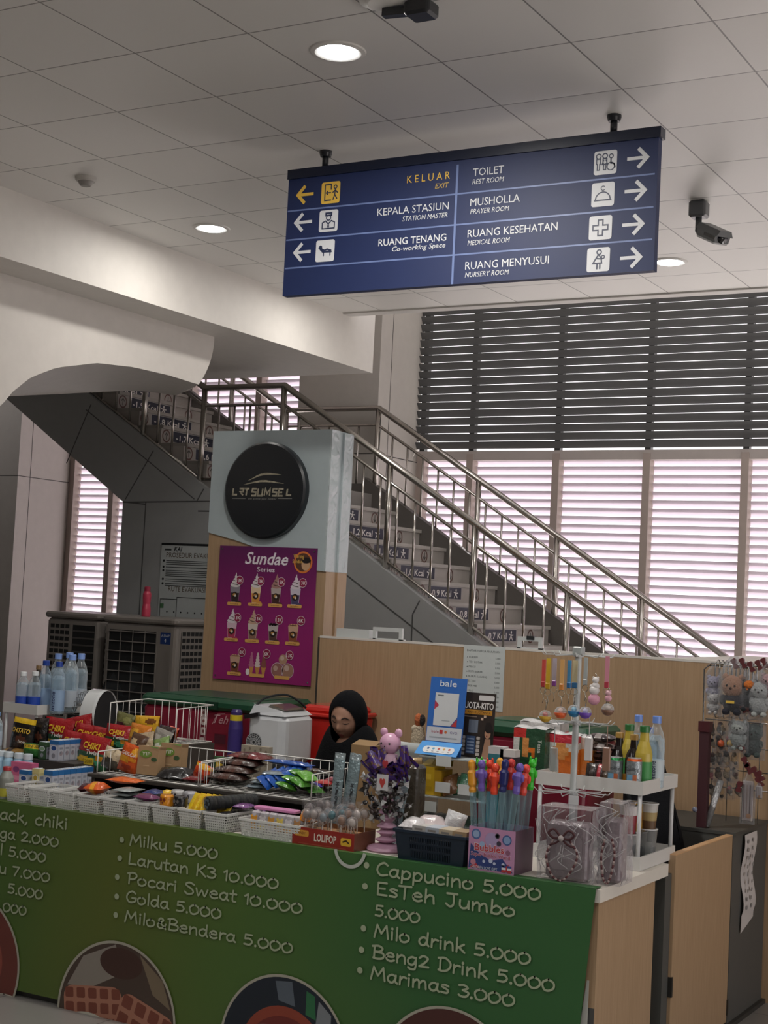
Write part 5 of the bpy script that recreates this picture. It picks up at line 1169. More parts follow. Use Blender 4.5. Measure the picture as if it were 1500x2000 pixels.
def kraft(label, px, py0, py1, Y, w, txt, seed):
    lo, hi = WY(px, py1, Y), WY(px, py0, Y); z0 = max(lo.z, TZ1+.01); h = hi.z-z0
    t = thing('kraft_pouch', label, 'snack', (lo.x, Y, z0), .08, 'kraft pouches', -.08)
    q = MB('#a98a66'); q.prism([(-w/2, 0), (w/2, 0), (w/2*.96, h*.9), (w/2*1.02, h), (-w/2*1.02, h), (-w/2*.96, h*.9)], -.03, .03, 'y'); q.build('pouch', 'matte', t)
    q = MB('#6f8f3c', front(0, -.0315, 0)); q.disc(-w*.12, h*.72, w*.3, h*.13, 0); q.text(txt, -w*.3, h*.67, h*.12, .0006, '#d9dccb', width=w*.4, bold=.02); q.disc(w*.3, h*.55, w*.14, h*.07, 0, '#3f5a3a'); q.rect(-w*.2, h*.3, w*.1, h*.33, 0, '#c2a682'); q.build('print', 'print_sheet', t)
    q = MB('#7fa35a', front(0, -.0315, 0)); q.flat([(w*.05, h*.98), (w*.45, h*.93), (w*.47, h*.99), (w*.1, h)], .0005); q.build('leaf_seal', 'print_sheet', t)
kraft('kraft paper pouch with a round green mark, front of the two', 292, 1457, 1526, 5.60, .115, 'YIP', 1); kraft('kraft paper pouch behind the one with the clearer green mark, further right', 336, 1452, 1520, 5.70, .115, 'YIP', 2)
w = WY(345, 1522, 5.56); packet('snack_packet', 'shiny black packet with white script lying in front of the kraft pouches', 'snack', (w.x, 5.56, TZ1+.012), .17, .10, .055, '#1c1a1b', .35, rx=.35, seed=41)
stand('snack_pouch', 'small red and orange snack bag at the right end of the first wire basket', 'snack', 389, 1490, 1532, 5.58, .095, .04, blot('#c2461f', [(.5, .85, .5, .12, '#dba32c'), (.45, .4, .25, .15, '#9a2a1c')]), ry=.3, seed=24)
w = WY(382, 1533, 5.52); packet('snack_packet', 'dark red packet lying under the red and orange bag', 'snack', (w.x-.02, 5.54, TZ1+.01), .10, .07, .03, '#6b2226', .2, seed=43)
# packs heaped behind it and in the raised basket
hp = [('snack_pouch', 'brown and cream pack on the heap between the red crisps and the kraft pouches', 262, 1432, 1460, '#5a4030', 5.80, .10, .2), ('snack_pouch', 'cream pack with a brown flap on the heap, above the orange nuts', 285, 1430, 1462, '#b59f80', 5.82, .11, -.2), ('snack_pouch', 'orange cornered pack on the heap beside the rightmost red crisps', 268, 1414, 1440, '#c9792a', 5.88, .13, .1),
      ('snack_pouch', 'clear grey pack on top of the heap', 305, 1422, 1456, '#8d8880', 5.85, .11, .25), ('snack_pouch', 'green and white pack on the heap above the kraft pouches', 320, 1440, 1462, '#7f9a5a', 5.82, .10, -.3), ('snack_pouch', 'dark pack at the right of the heap behind the kraft pouches', 318, 1418, 1450, '#3b302c', 5.90, .09, .1)]
for i, (nm, lb, px, y0, y1, c, Y, w_, ry) in enumerate(hp): stand(nm, lb, 'snack', px, y0, y1+22, Y, w_, .05, blot(c, [(.3, .6, .25, .2, ['#c9b08a', '#6b4a35', '#e0a83a', '#b3ada5', '#d9dccf', '#4b3f38'][i]), (.7, .3, .2, .2, ['#8a6a45', '#d9cbb5', '#8a3a22', '#5a5550', '#4f7340', '#241f1c'][i])]), ry=ry, seed=50+i)
hp = [('snack_pouch', 'olive and plum pack at the left of the raised wire basket', 235, 1392, 1432, ['#6b6a40', '#4a2a32', '#8a8a55'], .12, .15), ('snack_pouch', 'yellow pack with a curved line print in the raised wire basket', 279, 1398, 1432, ['#dba92c', '#c9902a', '#7a4a22'], .16, -.05), ('snack_pouch', 'dark blue pack at the right of the raised wire basket', 312, 1418, 1445, ['#3a3a50', '#2a2a3a', '#6b6b80'], .09, .1), ('snack_pouch', 'small red and yellow pack at the right corner of the raised wire basket', 322, 1420, 1450, ['#c2461f', '#e0a82c', '#d98a24'], .06, .2)]
for i, (nm, lb, px, y0, y1, c, w_, ry) in enumerate(hp):
    lo, hi = WY(px, y1+6, 6.02+.03*i), WY(px, y0, 6.02+.03*i); z0 = 1.112
    snackbag(nm, lb, 'snack', (lo.x, 6.03+.045*i, z0), w_, hi.z-z0, .04, blot(c[0], [(.35, .4, .3, .2, c[1]), (.7, .7, .2, .15, c[2])]), (), 0, -.1, ry, None, 60+i)
# contents of the second
stand('snack_pouch', 'green snack bag with a gold mark at the left back of the second wire basket', 'snack', 437, 1478, 1540, 5.80, .15, .04, blot('#2c4a2c', [(.35, .6, .2, .2, '#c9a83a'), (.75, .5, .18, .3, '#8a9a8a')]), [('Lenuta', -.02, .28, .14, '#c9ccc0', .01, .6)], seed=71)
t = thing('patterned_box', 'beige box with brown dot pattern standing behind the second wire basket', 'box', (WY(498, 1500, 5.965).x, 5.965, BZ), 0)
hb_ = WY(498, 1457, 5.965).z-BZ; q = MB('#a39a8a'); q.prism([(-.085, 0), (.085, 0), (.075, hb_), (-.085, hb_)], 0, .03, 'y'); q.build('box', 'print_sheet', t); q = MB('#7f7466', front(0, -.0012, hb_-.13))
for i in range(5):
    for j in range(4): q.disc(-.066+.031*i, .016+.030*j+.01*(i % 2), .0065, .008, n=8)
q.build('dot_print', 'print_sheet', t)
for k in range(4): w = WY(440+14*k, 1532-6*k, 5.60+.05*k); packet('chocolate_packet', ['dark brown wafer packet at the bottom of a heap', 'dark brown wafer packet second from the bottom of a heap', 'dark brown wafer packet third from the bottom of a heap', 'dark red foil packet topping the brown heap'][k]+' in the second wire basket', 'packet', (w.x, 5.62+.05*k, TZ1+.016+.028*k), .20, .12, .046, ['#33211d', '#3a2620', '#2f1f1c', '#6a2a2a'][k], .15-.06*k, group='brown wafer packets', seed=80+k, stripe='#4a2f28')
for k in range(4): w = WY(498+3*k, 1543, 5.55); packet('grey_packet', ['lowest grey sachet', 'second grey sachet from below', 'third grey sachet from below', 'topmost grey sachet'][k]+' of the pile between the brown and blue packets', 'packet', (w.x+.01*k, 5.57+.012*k, TZ1+.012+.020*k), .10, .085, .024, '#77848c', .25+.1*k, group='grey sachets', seed=90+k)
for k in range(5): w = WY(520+9*k, 1548-4*k, 5.58); packet('blue_packet', ['leftmost', 'second', 'third', 'fourth', 'rightmost'][k]+' blue packet of the leaning row in the second wire basket', 'packet', (w.x, 5.60+.03*k, TZ1+.05+.006*k), .075, .17, .030, ['#1f4fa0', '#2557ab', '#1f4a94', '#2a5cb0', '#23519f'][k], .25, rx=.25, ry=.75, group='blue packets', seed=100+k)
w = WY(560, 1506, 5.72); packet('blue_packet', 'long blue packet lying across the top of the blue row', 'packet', (w.x, 5.74, TZ1+.105), .26, .06, .028, '#1f4f9c', -.12, seed=109)
for k in range(7): w = WY(556+7*k, 1553-5*(k % 3), 5.55); packet('green_packet', ['leftmost', 'second', 'third', 'middle', 'fifth', 'sixth', 'rightmost'][k]+' bright green sweet packet of the heap right of the blue row', 'packet', (w.x, 5.55+.028*(k % 4), TZ1+.026+.026*(k % 3)), .10, .075, .034, ['#4f8a2f', '#5a9a36', '#3f7a28', '#68a63e', '#4a8430', '#5f9c3a', '#3c7428'][k], .5-.2*k, ry=.3, group='green packets', seed=110+k)
w = WY(625, 1503, 5.78); packet('black_packet', 'long black packet lying at the right end of the second wire basket', 'packet', (w.x-.02, 5.78, TZ1+.075), .22, .07, .03, '#22201f', -.1, seed=120, stripe='#4a3a28')
for k in range(3): w = WY(622+12*k, 1527-4*k, 5.62); packet('small_sweet', ['purple wrapped sweet near the right end of the second wire basket', 'red wrapped sweet beside the purple one', 'dark red wrapped sweet right of the purple one'][k], 'sweet', (w.x-.02, 5.62+.03*k, TZ1+.035+.012*k), .08, .05, .03, ['#3f2f8a', '#a83a3a', '#7a2f3a'][k], .3-.2*k, seed=125+k)
w = WY(600, 1552, 5.66); packet('brown_packet', 'dark brown packet filling the right end of the second wire basket', 'packet', (w.x+.02, 5.70, TZ1+.012), .15, .16, .05, '#2e2320', .1, seed=131)
# ------------------------------------------------------------------ white two tier racks
def rack(label, x0, x1, y0, y1, z0, z1, th=.053):
    t = thing('tray_rack', label, 'rack', (0, 0, 0)); W = '#cfcecb'
    for z in (z0, z1):
        q = MB(W); q.box(x0, y0, z, x1, y1, z+.006)
        q.box(x0, y0, z+.006, x1, y0+.008, z+th); q.box(x0, y1-.008, z+.006, x1, y1, z+th); q.box(x0, y0+.008, z+.006, x0+.008, y1-.008, z+th); q.box(x1-.008, y0+.008, z+.006, x1, y1-.008, z+th); q.build('tray', 'plastic', t)
    for x, y in ((x0+.016, y0+.016), (x1-.016, y0+.016), (x0+.016, y1-.016), (x1-.016, y1-.016)):
        q = MB('#c6c7c8'); q.tube([(x, y, z0+.006), (x, y, z1)], .0085, 10); q.build('leg', 'plastic', t)
    return t
ra = WY(1253, 1554, 5.68); rx0 = WY(1046, 1520, 5.68).x; rx1 = -2.025; RY0, RY1 = 5.68, 6.10; rz1 = ra.z
rack('white two tier plastic rack at the right counter end, carrying bottles and tissue packs', rx0, rx1, RY0, RY1, BZ, rz1)
la, lb = WY(5, 1390, 6.12), WY(72, 1391, 6.12)
rack('white two tier plastic rack at the left edge, carrying a group of water bottles', la.x, lb.x, 6.12, 6.62, BZ, la.z)
LT = la.z+.0075; RT = rz1+.0075
# bottles on the left rack
def onleft(px, Y): return (WY(px, 1366, Y).x, Y, LT)
hp = lambda px, y, Y: WY(px, y, Y).z-LT
for k, (px, lb_) in enumerate(((43, 'small water bottle with a white cap and blue label, leftmost on the left rack'), (66, 'small water bottle with a white cap and blue label, second on the left rack'))): bottle(lb_, onleft(px, 6.18+.02*k), hp(px, 1311, 6.2), .036, '#dfe2e4', lab='#2447a8', labz=(.04, .38), capr=.018, group='small white capped water bottles')
for k, (px, y, lb_, tx) in enumerate(((86, 1290, 'slim water bottle with a dark blue cap behind the white capped pair', None), (112, 1291, 'blue drink bottle with upright lettering and a dark blue cap, front of the left rack', ('mizone', '#2a3560')))): bottle(lb_, onleft(px, 6.27-.05*k), hp(px, y, 6.25), .034+.004*k, '#1f3f95', bodyc='#c5d9ea', lab='#8fa9c9', labz=(.06, .45), capr=.019, text=tx)
bottle('dark brown bottle with a tan cap at the back of the left rack', onleft(72, 6.44), hp(72, 1299, 6.44), .03, '#8a6f4f', 'plastic', '#2b211c', None, 0, ribs=False, name='dark_bottle')
for k, (px, y, Y, lb_) in enumerate(((109, 1276, 6.46, 'large clear water bottle with a light blue cap, back left of the left rack'), (131, 1274, 6.5, 'large clear water bottle with a light blue cap, partly behind the front one'), (137, 1278, 6.36, 'large clear water bottle with a light blue cap in front of the group of three'), (154, 1276, 6.5, 'large clear water bottle with a light blue cap, rightmost on the left rack'))): bottle(lb_, onleft(px, Y), hp(px, y, Y), .041, '#7f9edb', lab='#b9c2cc' if k > 1 else None, labz=(.1, .38), group='large water bottles on the left rack')
# fan heater drum
w = WY(178, 1395, 6.35)
t = thing('drum_fan', 'white round desk fan with a black mouth, behind the red crisp packets', 'fan', (w.x, 6.40, 0), .25); R0 = .15; zc = w.z-.02
q = MB('#c9cccd'); q.T = Matrix.Translation((0, 0, zc)) @ Matrix.Rotation(PI/2, 4, 'Y'); q.lathe([(R0*.97, .05), (R0*1.0, .055), (R0*1.03, .04), (R0*1.03, -.03), (R0*.96, -.035)], 40, cap=False); q.build('front_ring', 'gloss', t)
q = MB('#15171a'); q.T = Matrix.Translation((0, 0, zc)) @ Matrix.Rotation(PI/2, 4, 'Y'); q.lathe([(0, .0), (R0*.4, .01), (R0*.97, .05)], 40); q.build('dark_mouth', 'matte', t)
q = MB('#8f9496'); T = Matrix.Translation((0, 0, zc)) @ Matrix.Rotation(PI/2, 4, 'Y'); q.T = T
for k in range(28): a = 2*PI*k/28; q.tube([(R0*.99*math.cos(a), R0*.99*math.sin(a), -.03), (R0*.9*math.cos(a), R0*.9*math.sin(a), -.09), (R0*.35*math.cos(a), R0*.35*math.sin(a), -.11)], .0022, 5)
q.build('rear_grille', 'plastic', t)
q = MB('#b9bcbd'); q.tube([(0, 0, BZ+.02), (0, 0, zc-R0)], .018, 12); q.lathe([(0, BZ+.025), (.07, BZ+.02), (.1, BZ+.01), (.105, BZ)], 28); q.build('stand', 'plastic', t)
t['label'] = 'white round desk fan with a black mouth, behind the red crisp packets'

# ------------------------------------------------------------------ lollipop box
a, b = WY(570, 1650, CY0+.012), WY(690, 1668, CY0+.012); lw = b.x-a.x; lx = a.x
t = thing('lollipop_box', 'red card tray reading LOLIPOP holding wrapped lollipops on sticks', 'display box', (lx, CY0+.012, BZ)); q = MB('#7a2a22'); LD, LH = .17, .072
q.box(0, 0, 0, lw, .003, LH, '#8f2a22'); q.box(0, LD-.003, 0, lw, LD, LH*1.05, '#8a6040'); q.box(0, .003, 0, .003, LD-.003, LH, '#8a6040'); q.box(lw-.003, .003, 0, lw, LD-.003, LH, '#70442f'); q.box(.003, .003, 0, lw-.003, LD-.003, .003); q.box(.003, .003, LH*.72, lw-.003, LD-.003, LH*.76, '#a8805a'); q.build('tray', 'print_sheet', t)
q = MB('#dcd3c4', front(0, -.001, 0)); q.text('LOLIPOP', lw*.36, LH*.34, LH*.42, 0, width=lw*.36, bold=.035); q.rrect(lw*.04, LH*.5, lw*.27, LH*.85, .008, 0, '#c9923a'); q.rrect(lw*.79, LH*.28, lw*.96, LH*.72, .008, 0, '#d9ac35'); q.line([(lw*.83, LH*.5), (lw*.88, LH*.58), (lw*.92, LH*.46)], .006, .0006, '#3a2a1c'); q.text('CANDY', lw*.07, LH*.62, LH*.14, .0006, '#7a3a22', width=lw*.15); q.rect(lw*.1, LH*.1, lw*.88, LH*.14, 0, '#a8503f'); q.build('print', 'print_sheet', t)
rr = rnd(11); cols = ['#8d8480', '#a39890', '#7b8a90', '#2f6f78', '#93705a', '#c9beb4']
names = ['teal', 'grey', 'brown', 'pale', 'smoky', 'amber']
def lolli(k, x, y, h):
    t = thing('lollipop', '', 'lollipop', (x, y, BZ+LH*.3), 0, 'wrapped lollipops in the red tray', rr.uniform(-.1, .1), rr.uniform(-.14, .14)); t['label'] = 'wrapped lollipop with a clear twisted bow standing in the red LOLIPOP tray'
    q = MB('#d9d2c6'); q.tube([(0, 0, 0), (0, 0, h)], .0022, 6); q.build('stick', 'matte', t)
    q = MB(cols[k % 6]); q.ball((0, 0, h+.014), (.017, .010, .018), seg=14, rings=9); q.build('candy', 'gloss', t)
    q = MB('#c9c4c2'); S = Vector((k, 3, 1))
    q.ball((0, 0, h+.012), (.024, .017, .027), seg=12, rings=8, fn=lambda p: p+Vector((1, 1, 1))*.004*mnoise.noise(p*90+S))
    q.grid(lambda u, v: ((u-.5)*.05*(1+.2*v), .008*math.sin(u*14+k), h+.038+.03*v-.012*abs(u-.5)), 8, 3); q.grid(lambda u, v: ((u-.5)*.012, .010*math.sin(u*9), h-.016-.025*v), 4, 2); q.build('clear_wrap', 'clear_film', t)
k = 0
for j in range(3):
    for i in range(6): lolli(k, lx+lw*(.13+.152*i)+.01*j-.01, CY0+.05+.042*j, .075+.012*j+rr.uniform(0, .022)); k += 1

# ------------------------------------------------------------------ pink bear sweet tower
bx = WY(754, 1450, 5.32); BXX, BYY = bx.x, 5.36
t = thing('bear_sweet_tower', 'pink plastic sweet tower with a bear figure on top and wavy tiers below', 'display stand', (BXX, BYY, BZ)); P = '#c9a0b8'
HT = WY(755, 1424, BYY).z-BZ
q = MB(P); pr = [(0, 0), (.075, 0), (.08, .006), (.075, .016), (.04, .026)]
for i in range(6):
    z = .03+.028*i; pr += [(.022, z), (.030+.012*(i % 2 == 0), z+.010), (.046-.004*i, z+.015), (.030, z+.020)]
pr += [(.018, .21), (.018, HT-.20), (.034, HT-.195), (.036, HT-.185), (.02, HT-.175)]
q.lathe(pr, 24); q.build('tier_column', 'plastic', t)
q = MB('#c9a6bb'); q.lathe([(0, HT-.185), (.036, HT-.185), (.037, HT-.13), (.030, HT-.10), (.0, HT-.085)], 20); q.ball((-.03, -.015, HT-.13), (.009, .012, .022), seg=10, rings=7); q.ball((.03, -.015, HT-.13), (.009, .012, .022), seg=10, rings=7); q.build('bear_body', 'plastic', t)
q = MB('#cf9fba'); q.ball((0, -.004, HT-.055), (.045, .04, .042), seg=20, rings=14); q.ball((-.034, 0, HT-.012), (.017, .011, .018), seg=12, rings=8); q.ball((.034, 0, HT-.012), (.017, .011, .018), seg=12, rings=8); hd = q.build('bear_head', 'plastic', t)
q = MB('#1d1a1c'); q.ball((-.022, -.038, HT-.055), .0045, seg=8, rings=6); q.ball((.016, -.0405, HT-.055), .0045, seg=8, rings=6); q.ball((-.004, -.044, HT-.066), .003, seg=8, rings=6); q.build('face', 'gloss', hd)
q = MB('#c2454a', front(.002, -.040, HT-.135)); q.flat([(0, -.022), (.014, .0), (.012, .012), (.004, .014), (0, .009), (-.004, .014), (-.012, .012), (-.014, 0)], .002); q.build('heart', 'print_sheet', t)
# wrapped sweets clinging to it
rr = rnd(4)
def sweet(i, kind, x, y, z, a, s=1):
    c = {'purple': '#38245f', 'white': '#c9c9ca', 'dark': '#2f2a2a'}[kind]
    t = thing('wrapped_sweet', {'purple': 'purple foil chocolate clustered below the pink bear', 'white': 'white and dark twist wrapped sweet hanging on the pink sweet tower', 'dark': 'dark twist wrapped sweet hanging on the pink sweet tower'}[kind], 'sweet', (x, y, z), a, {'purple': 'purple chocolates below the bear', 'white': 'white sweets on the sweet tower', 'dark': 'dark sweets on the sweet tower'}[kind], rr.uniform(-.9, .9), rr.uniform(-.8, .8))
    q = MB(c); S = Vector((i, 1, 0))
    if kind == 'purple': q.grid(lambda u, v: ((u-.5)*.034*s, -.006*math.sin(PI*u)*s, (v-.5)*.075*s+.003*mnoise.noise(Vector((u*5, v*5, 0))+S)), 5, 7, colfn=lambda u, v: '#4a2f78' if (int(u*4)+int(v*7)+i) % 4 else '#6a4a3a'); q.grid(lambda u, v: ((.5-u)*.034*s, .006*math.sin(PI*u)*s, (v-.5)*.075*s), 5, 7, colfn=lambda u, v: '#38245f')
    else:
        q.ball((0, 0, 0), (.014*s, .010*s, .010*s), seg=10, rings=7, col='#2b2525' if kind == 'white' else '#3a2c2a')
        for d in (-1, 1): q.grid(lambda u, v: (d*(.012+.020*v)*s, .004*math.sin(u*12), (u-.5)*(.008+.022*v)*s), 5, 2)
    q.build('wrapper', 'film', t)
ui = 0
zP = WY(750, 1492, BYY).z
for i in range(30):
    a = rr.uniform(-PI*1.05, .15); r = rr.uniform(.03, .10); sweet(i, 'purple', BXX+r*math.cos(a)*1.05-.005, BYY+r*math.sin(a)*.75, zP+rr.uniform(-.05, .035)+.02*(r > .07), rr.uniform(-1, 1), 1.0)
zW = WY(745, 1558, BYY).z
for i in range(44):
    a = rr.uniform(-PI*1.1, .2); r = rr.uniform(.035, .105); sweet(100+i, 'white' if i % 4 else 'dark', BXX+r*math.cos(a)-.005, BYY+r*math.sin(a)*.75, zW+rr.uniform(-.075, .075), rr.uniform(0, 3), 1.05)
t = thing('price_card', 'small white card with a red heart on the sweet tower', 'card', (WY(735, 1540, 5.25).x, 5.25, WY(735, 1542, 5.25).z)); q = MB('#c6c4c6'); q.box(0, 0, 0, .052, .001, .062); q.build('card', 'print_sheet', t); q = MB('#b8433f', front(.026, -.0008, .03)); q.flat([(0, -.022), (.013, .0), (.012, .014), (.004, .017), (0, .011), (-.004, .017), (-.012, .014), (-.013, 0)]); q.build('heart', 'print_sheet', t)
# silver sachets beside the tower
def sachet(label, px, y0, y1, Y, w, c, ry, txt='soloids'):
    lo, hi = WY(px, y1, Y), WY(px, y0, Y); h = hi.z-lo.z
    snackbag('sachet', label, 'sachet', (lo.x, Y, lo.z), w, h, .018, band((.9, c), (1.1, '#9fb4ba')), [(txt, 0, 0, 0, '#33383c', .01, .1)] if 0 else (), .1, -.05, ry, 'silver sachets beside the sweet tower', int(px), 'foil')
    t = bpy.data.objects[-1] if 0 else None
for k, (px, y0, ry, lb_) in enumerate(((668, 1468, .03, 'leftmost silver blue sachet standing beside the sweet tower'), (680, 1468, .1, 'silver blue sachet second from left beside the sweet tower'), (692, 1470, .08, 'silver blue sachet third from left, against the sweet tower'), (772, 1505, .05, 'silver sachet half hidden at the right of the sweet tower'), (785, 1508, .12, 'silver sachet at the far right of the sweet tower, before the dark bags'))):
    lo, hi = WY(px, 1556, 5.52), WY(px, y0, 5.52); h = hi.z-BZ
    snackbag('sachet', lb_, 'sachet', (lo.x, 5.46+.03*(k % 2), BZ), .05, h, .02, band((.9, '#9fb5bb'), (1.1, '#bccbd0')), [(c, .004, h*(.62-.055*i), .024, '#33383c', .01, .014) for i, c in enumerate('soloids')], .1, -.04, ry, 'silver sachets', 200+k, 'foil')
lo = WY(800, 1560, 5.60)
t = thing('dark_bag', 'dark brown bag with a rolled gold top between the sweet tower and the acrylic drawers', 'bag', (lo.x, 5.6, BZ)); hb_ = WY(795, 1492, 5.6).z-BZ
q = MB('#4a4238'); q.rbox(-.055, -.04, 0, .055, .05, hb_, .02); q.build('body', 'film', t); q = MB('#a88a5a'); q.tube([(-.05, 0, hb_+.006), (0, -.01, hb_+.014), (.05, 0, hb_+.02)], .014, 8); q.build('rolled_top', 'film', t)
w = WY(706, 1465, 5.75); t = thing('cardboard_box', 'small brown cardboard box behind the silver sachets, below the woman', 'box', (w.x, 5.78, BZ)); hb_ = WY(700, 1446, 5.78).z-BZ; q = MB('#8f7350'); q.box(-.07, 0, 0, .05, .08, hb_-.02); q.poly([(-.07, 0, hb_-.02), (.05, 0, hb_-.02), (.05, .05, hb_), (-.06, .05, hb_)]); q.build('carton', 'matte', t)
w = WY(775, 1455, 5.85); t = thing('plastic_roll', 'roll of clear silvery plastic lying behind the pink bear', 'plastic roll', (w.x-.10, 5.93, w.z-.03)); q = MB('#c4cacb'); q.T = Matrix.Rotation(PI/2, 4, 'Y'); q.lathe([(0, 0), (.035, 0), (.04, .02), (.038, .15), (.04, .3), (.036, .33), (0, .33)], 18); q.build('roll', 'frosted', t); q = MB('#77736c'); q.T = Matrix.Rotation(PI/2, 4, 'Y'); q.lathe([(.0, -.004), (.014, -.004), (.014, .334), (0, .334)], 12); q.build('core', 'matte', t)

# ------------------------------------------------------------------ dark basket
a, b = WZ(760, 1682, CZ), WZ(903, 1697, CZ); dw = b.x-a.x+.02; DX = (a.x+b.x)/2; dh = .118
t = thing('navy_basket', 'navy blue slotted plastic basket full of tissue and small boxes', 'basket', (DX, CY0+.01, BZ)); q = MB('#1c2836')
D_ = .22
def slotwall(q, a, b, fl, n):
    a, b = Vector(a), Vector(b); dr = (b-a).normalized(); out = Vector((dr.y, -dr.x, 0)); Ln = (b-a).length
    P_ = lambda s_, z: a+dr*(s_-(2*s_/Ln-1)*-fl*z/dh)+out*fl*z/dh+Vector((0, 0, z))
    def pan(s0, s1, z0, z1): v = [P_(s0, z0), P_(s1, z0), P_(s1, z1), P_(s0, z1)]; q.add(v+[p-out*.003 for p in v], [[0, 1, 2, 3], [7, 6, 5, 4], [0, 4, 5, 1], [1, 5, 6, 2], [2, 6, 7, 3], [3, 7, 4, 0]])
    pan(0, Ln, 0, .012); pan(0, Ln, dh*.80, dh); pan(0, Ln*.20, .012, dh*.8); pan(Ln*.8, Ln, .012, dh*.8)
    for z in (.04, .066): pan(Ln*.2, Ln*.8, z, z+.008)
    for i in range(n+1): s_ = Ln*.2+Ln*.6*i/n; pan(s_-.0016, s_+.0016, .012, dh*.8)
c = [(-dw/2+.012, .012, 0), (dw/2-.012, .012, 0), (dw/2-.012, D_-.012, 0), (-dw/2+.012, D_-.012, 0)]
slotwall(q, c[0], c[1], .014, 24); slotwall(q, c[1], c[2], .014, 16); slotwall(q, c[2], c[3], .014, 24); slotwall(q, c[3], c[0], .014, 16); q.box(-dw/2+.012, .012, 0, dw/2-.012, D_-.012, .003); q.build('slotted_wall', 'plastic', t)
q = MB('#1f2b3a'); rim_(q, dw+.012, D_, dh, .012); q.build('rim', 'plastic', t, (0, -.0, 0))
def tissue(label, dx, dy, dz, w_, d_, h_, c, rz=0, m='film', seed=0): packet('tissue_pack', label, 'tissue', (DX+dx, CY0+.01+dy, BZ+dz), w_, d_, h_, c, rz, seed=seed, m=m)
tag(MB('#23262b').box(DX-dw/2+.02, CY0+.035, BZ+.004, DX+dw/2-.02, CY0+.20, BZ+.07).build('carton', 'matte'), 'dark carton filling the bottom of the navy basket', 'box')
tissue('white tissue roll pack at the left of the navy basket', -.125, .10, .085, .10, .09, .07, '#d3cfd0', .1, seed=1); tissue('pinkish white tissue pack behind the roll pack', -.08, .16, .095, .12, .09, .07, '#cdbfc0', .3, seed=2)
snackbag('tissue_pack', 'white peaked wrapper standing at the back of the navy basket', 'tissue', (DX-.005, CY0+.19, BZ+.075), .085, .11, .03, lambda u, v: '#d6d6d8', (), .2, -.1, .25, None, 301)
for k in range(4):
    t = thing('small_box', ['grey white small box', 'bluish white small box, second of four', 'cream small box, third of four', 'tan small box, rightmost of four'][k]+' lying on top of the navy basket', 'box', (DX-.075+.062*k, CY0+.10-.006*k, BZ+.088), .05); q = MB(['#b9b6b2', '#b3bac4', '#c2b49c', '#a98f6f'][k]); q.box(-.03, -.045, 0, .03, .05, .045); q.build('box', 'print_sheet', t); q = MB('#8a8580', front(0, -.0458, .01)); q.rect(-.02, .005, .02, .012); q.rect(-.02, .018, .014, .026); q.build('print', 'print_sheet', t)
tissue('orange and clear packet at the right of the navy basket', .125, .13, .085, .09, .08, .045, '#c9783a', .4, seed=5); tissue('crumpled silver packet at the front right of the navy basket', .10, .055, .088, .11, .06, .03, '#c9cacc', -.1, 'foil', seed=6)

# ------------------------------------------------------------------ acrylic drawers and the two payment stands
a, b = WY(818, 1480, 5.74), WY(960, 1492, 5.74); ax0, ax1 = a.x, -2.66; az = a.z+.012; AY0, AY1 = 5.74, 5.93
t = thing('acrylic_drawers', 'clear acrylic two level display case holding sachets, with white price tags', 'display case', (0, 0, 0)); q = MB('#b9c0c0')
for z in (BZ, 1.03, az-.006): q.box(ax0, AY0, z, ax1, AY1, z+.005)
q.build('shelf', 'frosted', t)
q = MB('#c6cccc'); q.box(ax0, AY0, BZ+.005, ax0+.004, AY1, az-.006); q.box(ax1-.004, AY0, BZ+.005, ax1, AY1, az-.006); q.box(ax0, AY1-.004, BZ+.005, ax1, AY1, az-.006); q.build('walls', 'clear_plastic', t)
q = MB('#c9cccb', front(0, AY0-.004, 0))
for px, py in ((866, 1394+15), (846, 1578)): pass
for px, py in ((867, 1487), (838, 1575), (865, 1538), (910, 1543)): w = WY(px, py, AY0-.004); q.rect(w.x-.038, w.z-.022, w.x+.034, w.z+.022)
q.build('price_tags', 'print_sheet', t)
w = WY(842, 1527, 5.80); t = thing('yellow_box', 'open yellow card box on the middle level of the acrylic case', 'box', (w.x, 5.80, 1.037)); hy = WY(842, 1497, 5.78).z-1.037; q = MB('#c9a21f'); q.box(-.075, -.04, 0, .035, .06, hy); q.box(.035, -.04, 0, .07, .06, hy*.9, '#b38a1c'); q.poly([(-.075, .06, hy), (.07, .06, hy), (.06, .085, hy+.02), (-.06, .085, hy+.02)], '#8a6f1c'); q.build('box', 'print_sheet', t); q = MB('#d9b63a', front(0, -.0408, 0)); q.rect(-.065, hy*.55, .02, hy*.75); q.rect(-.06, hy*.15, .025, hy*.3, 0, '#b8931c'); q.build('print', 'print_sheet', t)
for k, (px, c, lb_, dz) in enumerate(((888, '#6f4a2c', 'brown and orange sachets leaning beside the yellow box', 0), (905, '#2f5a44', 'green leafy sachet bundle in the acrylic case, leftmost green', .0), (918, '#3a6a50', 'green leafy sachet bundle in the acrylic case, middle', .01), (932, '#2c5040', 'dark green sachet bundle in the acrylic case, rightmost', .0))): w = WY(px, 1530, 5.82); packet('sachet_bundle', lb_, 'sachet', (w.x, 5.80+.02*(k % 2), 1.045+.028+dz), .075, .10, .05, c, .3, rx=.9, ry=.2*k-.3, seed=210+k)
for k in range(5): w = WY(832+26*k, 1600, 5.80); packet('sachet_bundle', ['dark grey', 'grey', 'black', 'dark green', 'olive'][k]+' sachet heap on the bottom level of the acrylic case', 'sachet', (w.x, 5.82, BZ+.035), .085, .12, .07, ['#3f3f3d', '#55534f', '#2b2c2b', '#34443a', '#44473a'][k], .1*k, rx=.4, seed=220+k)
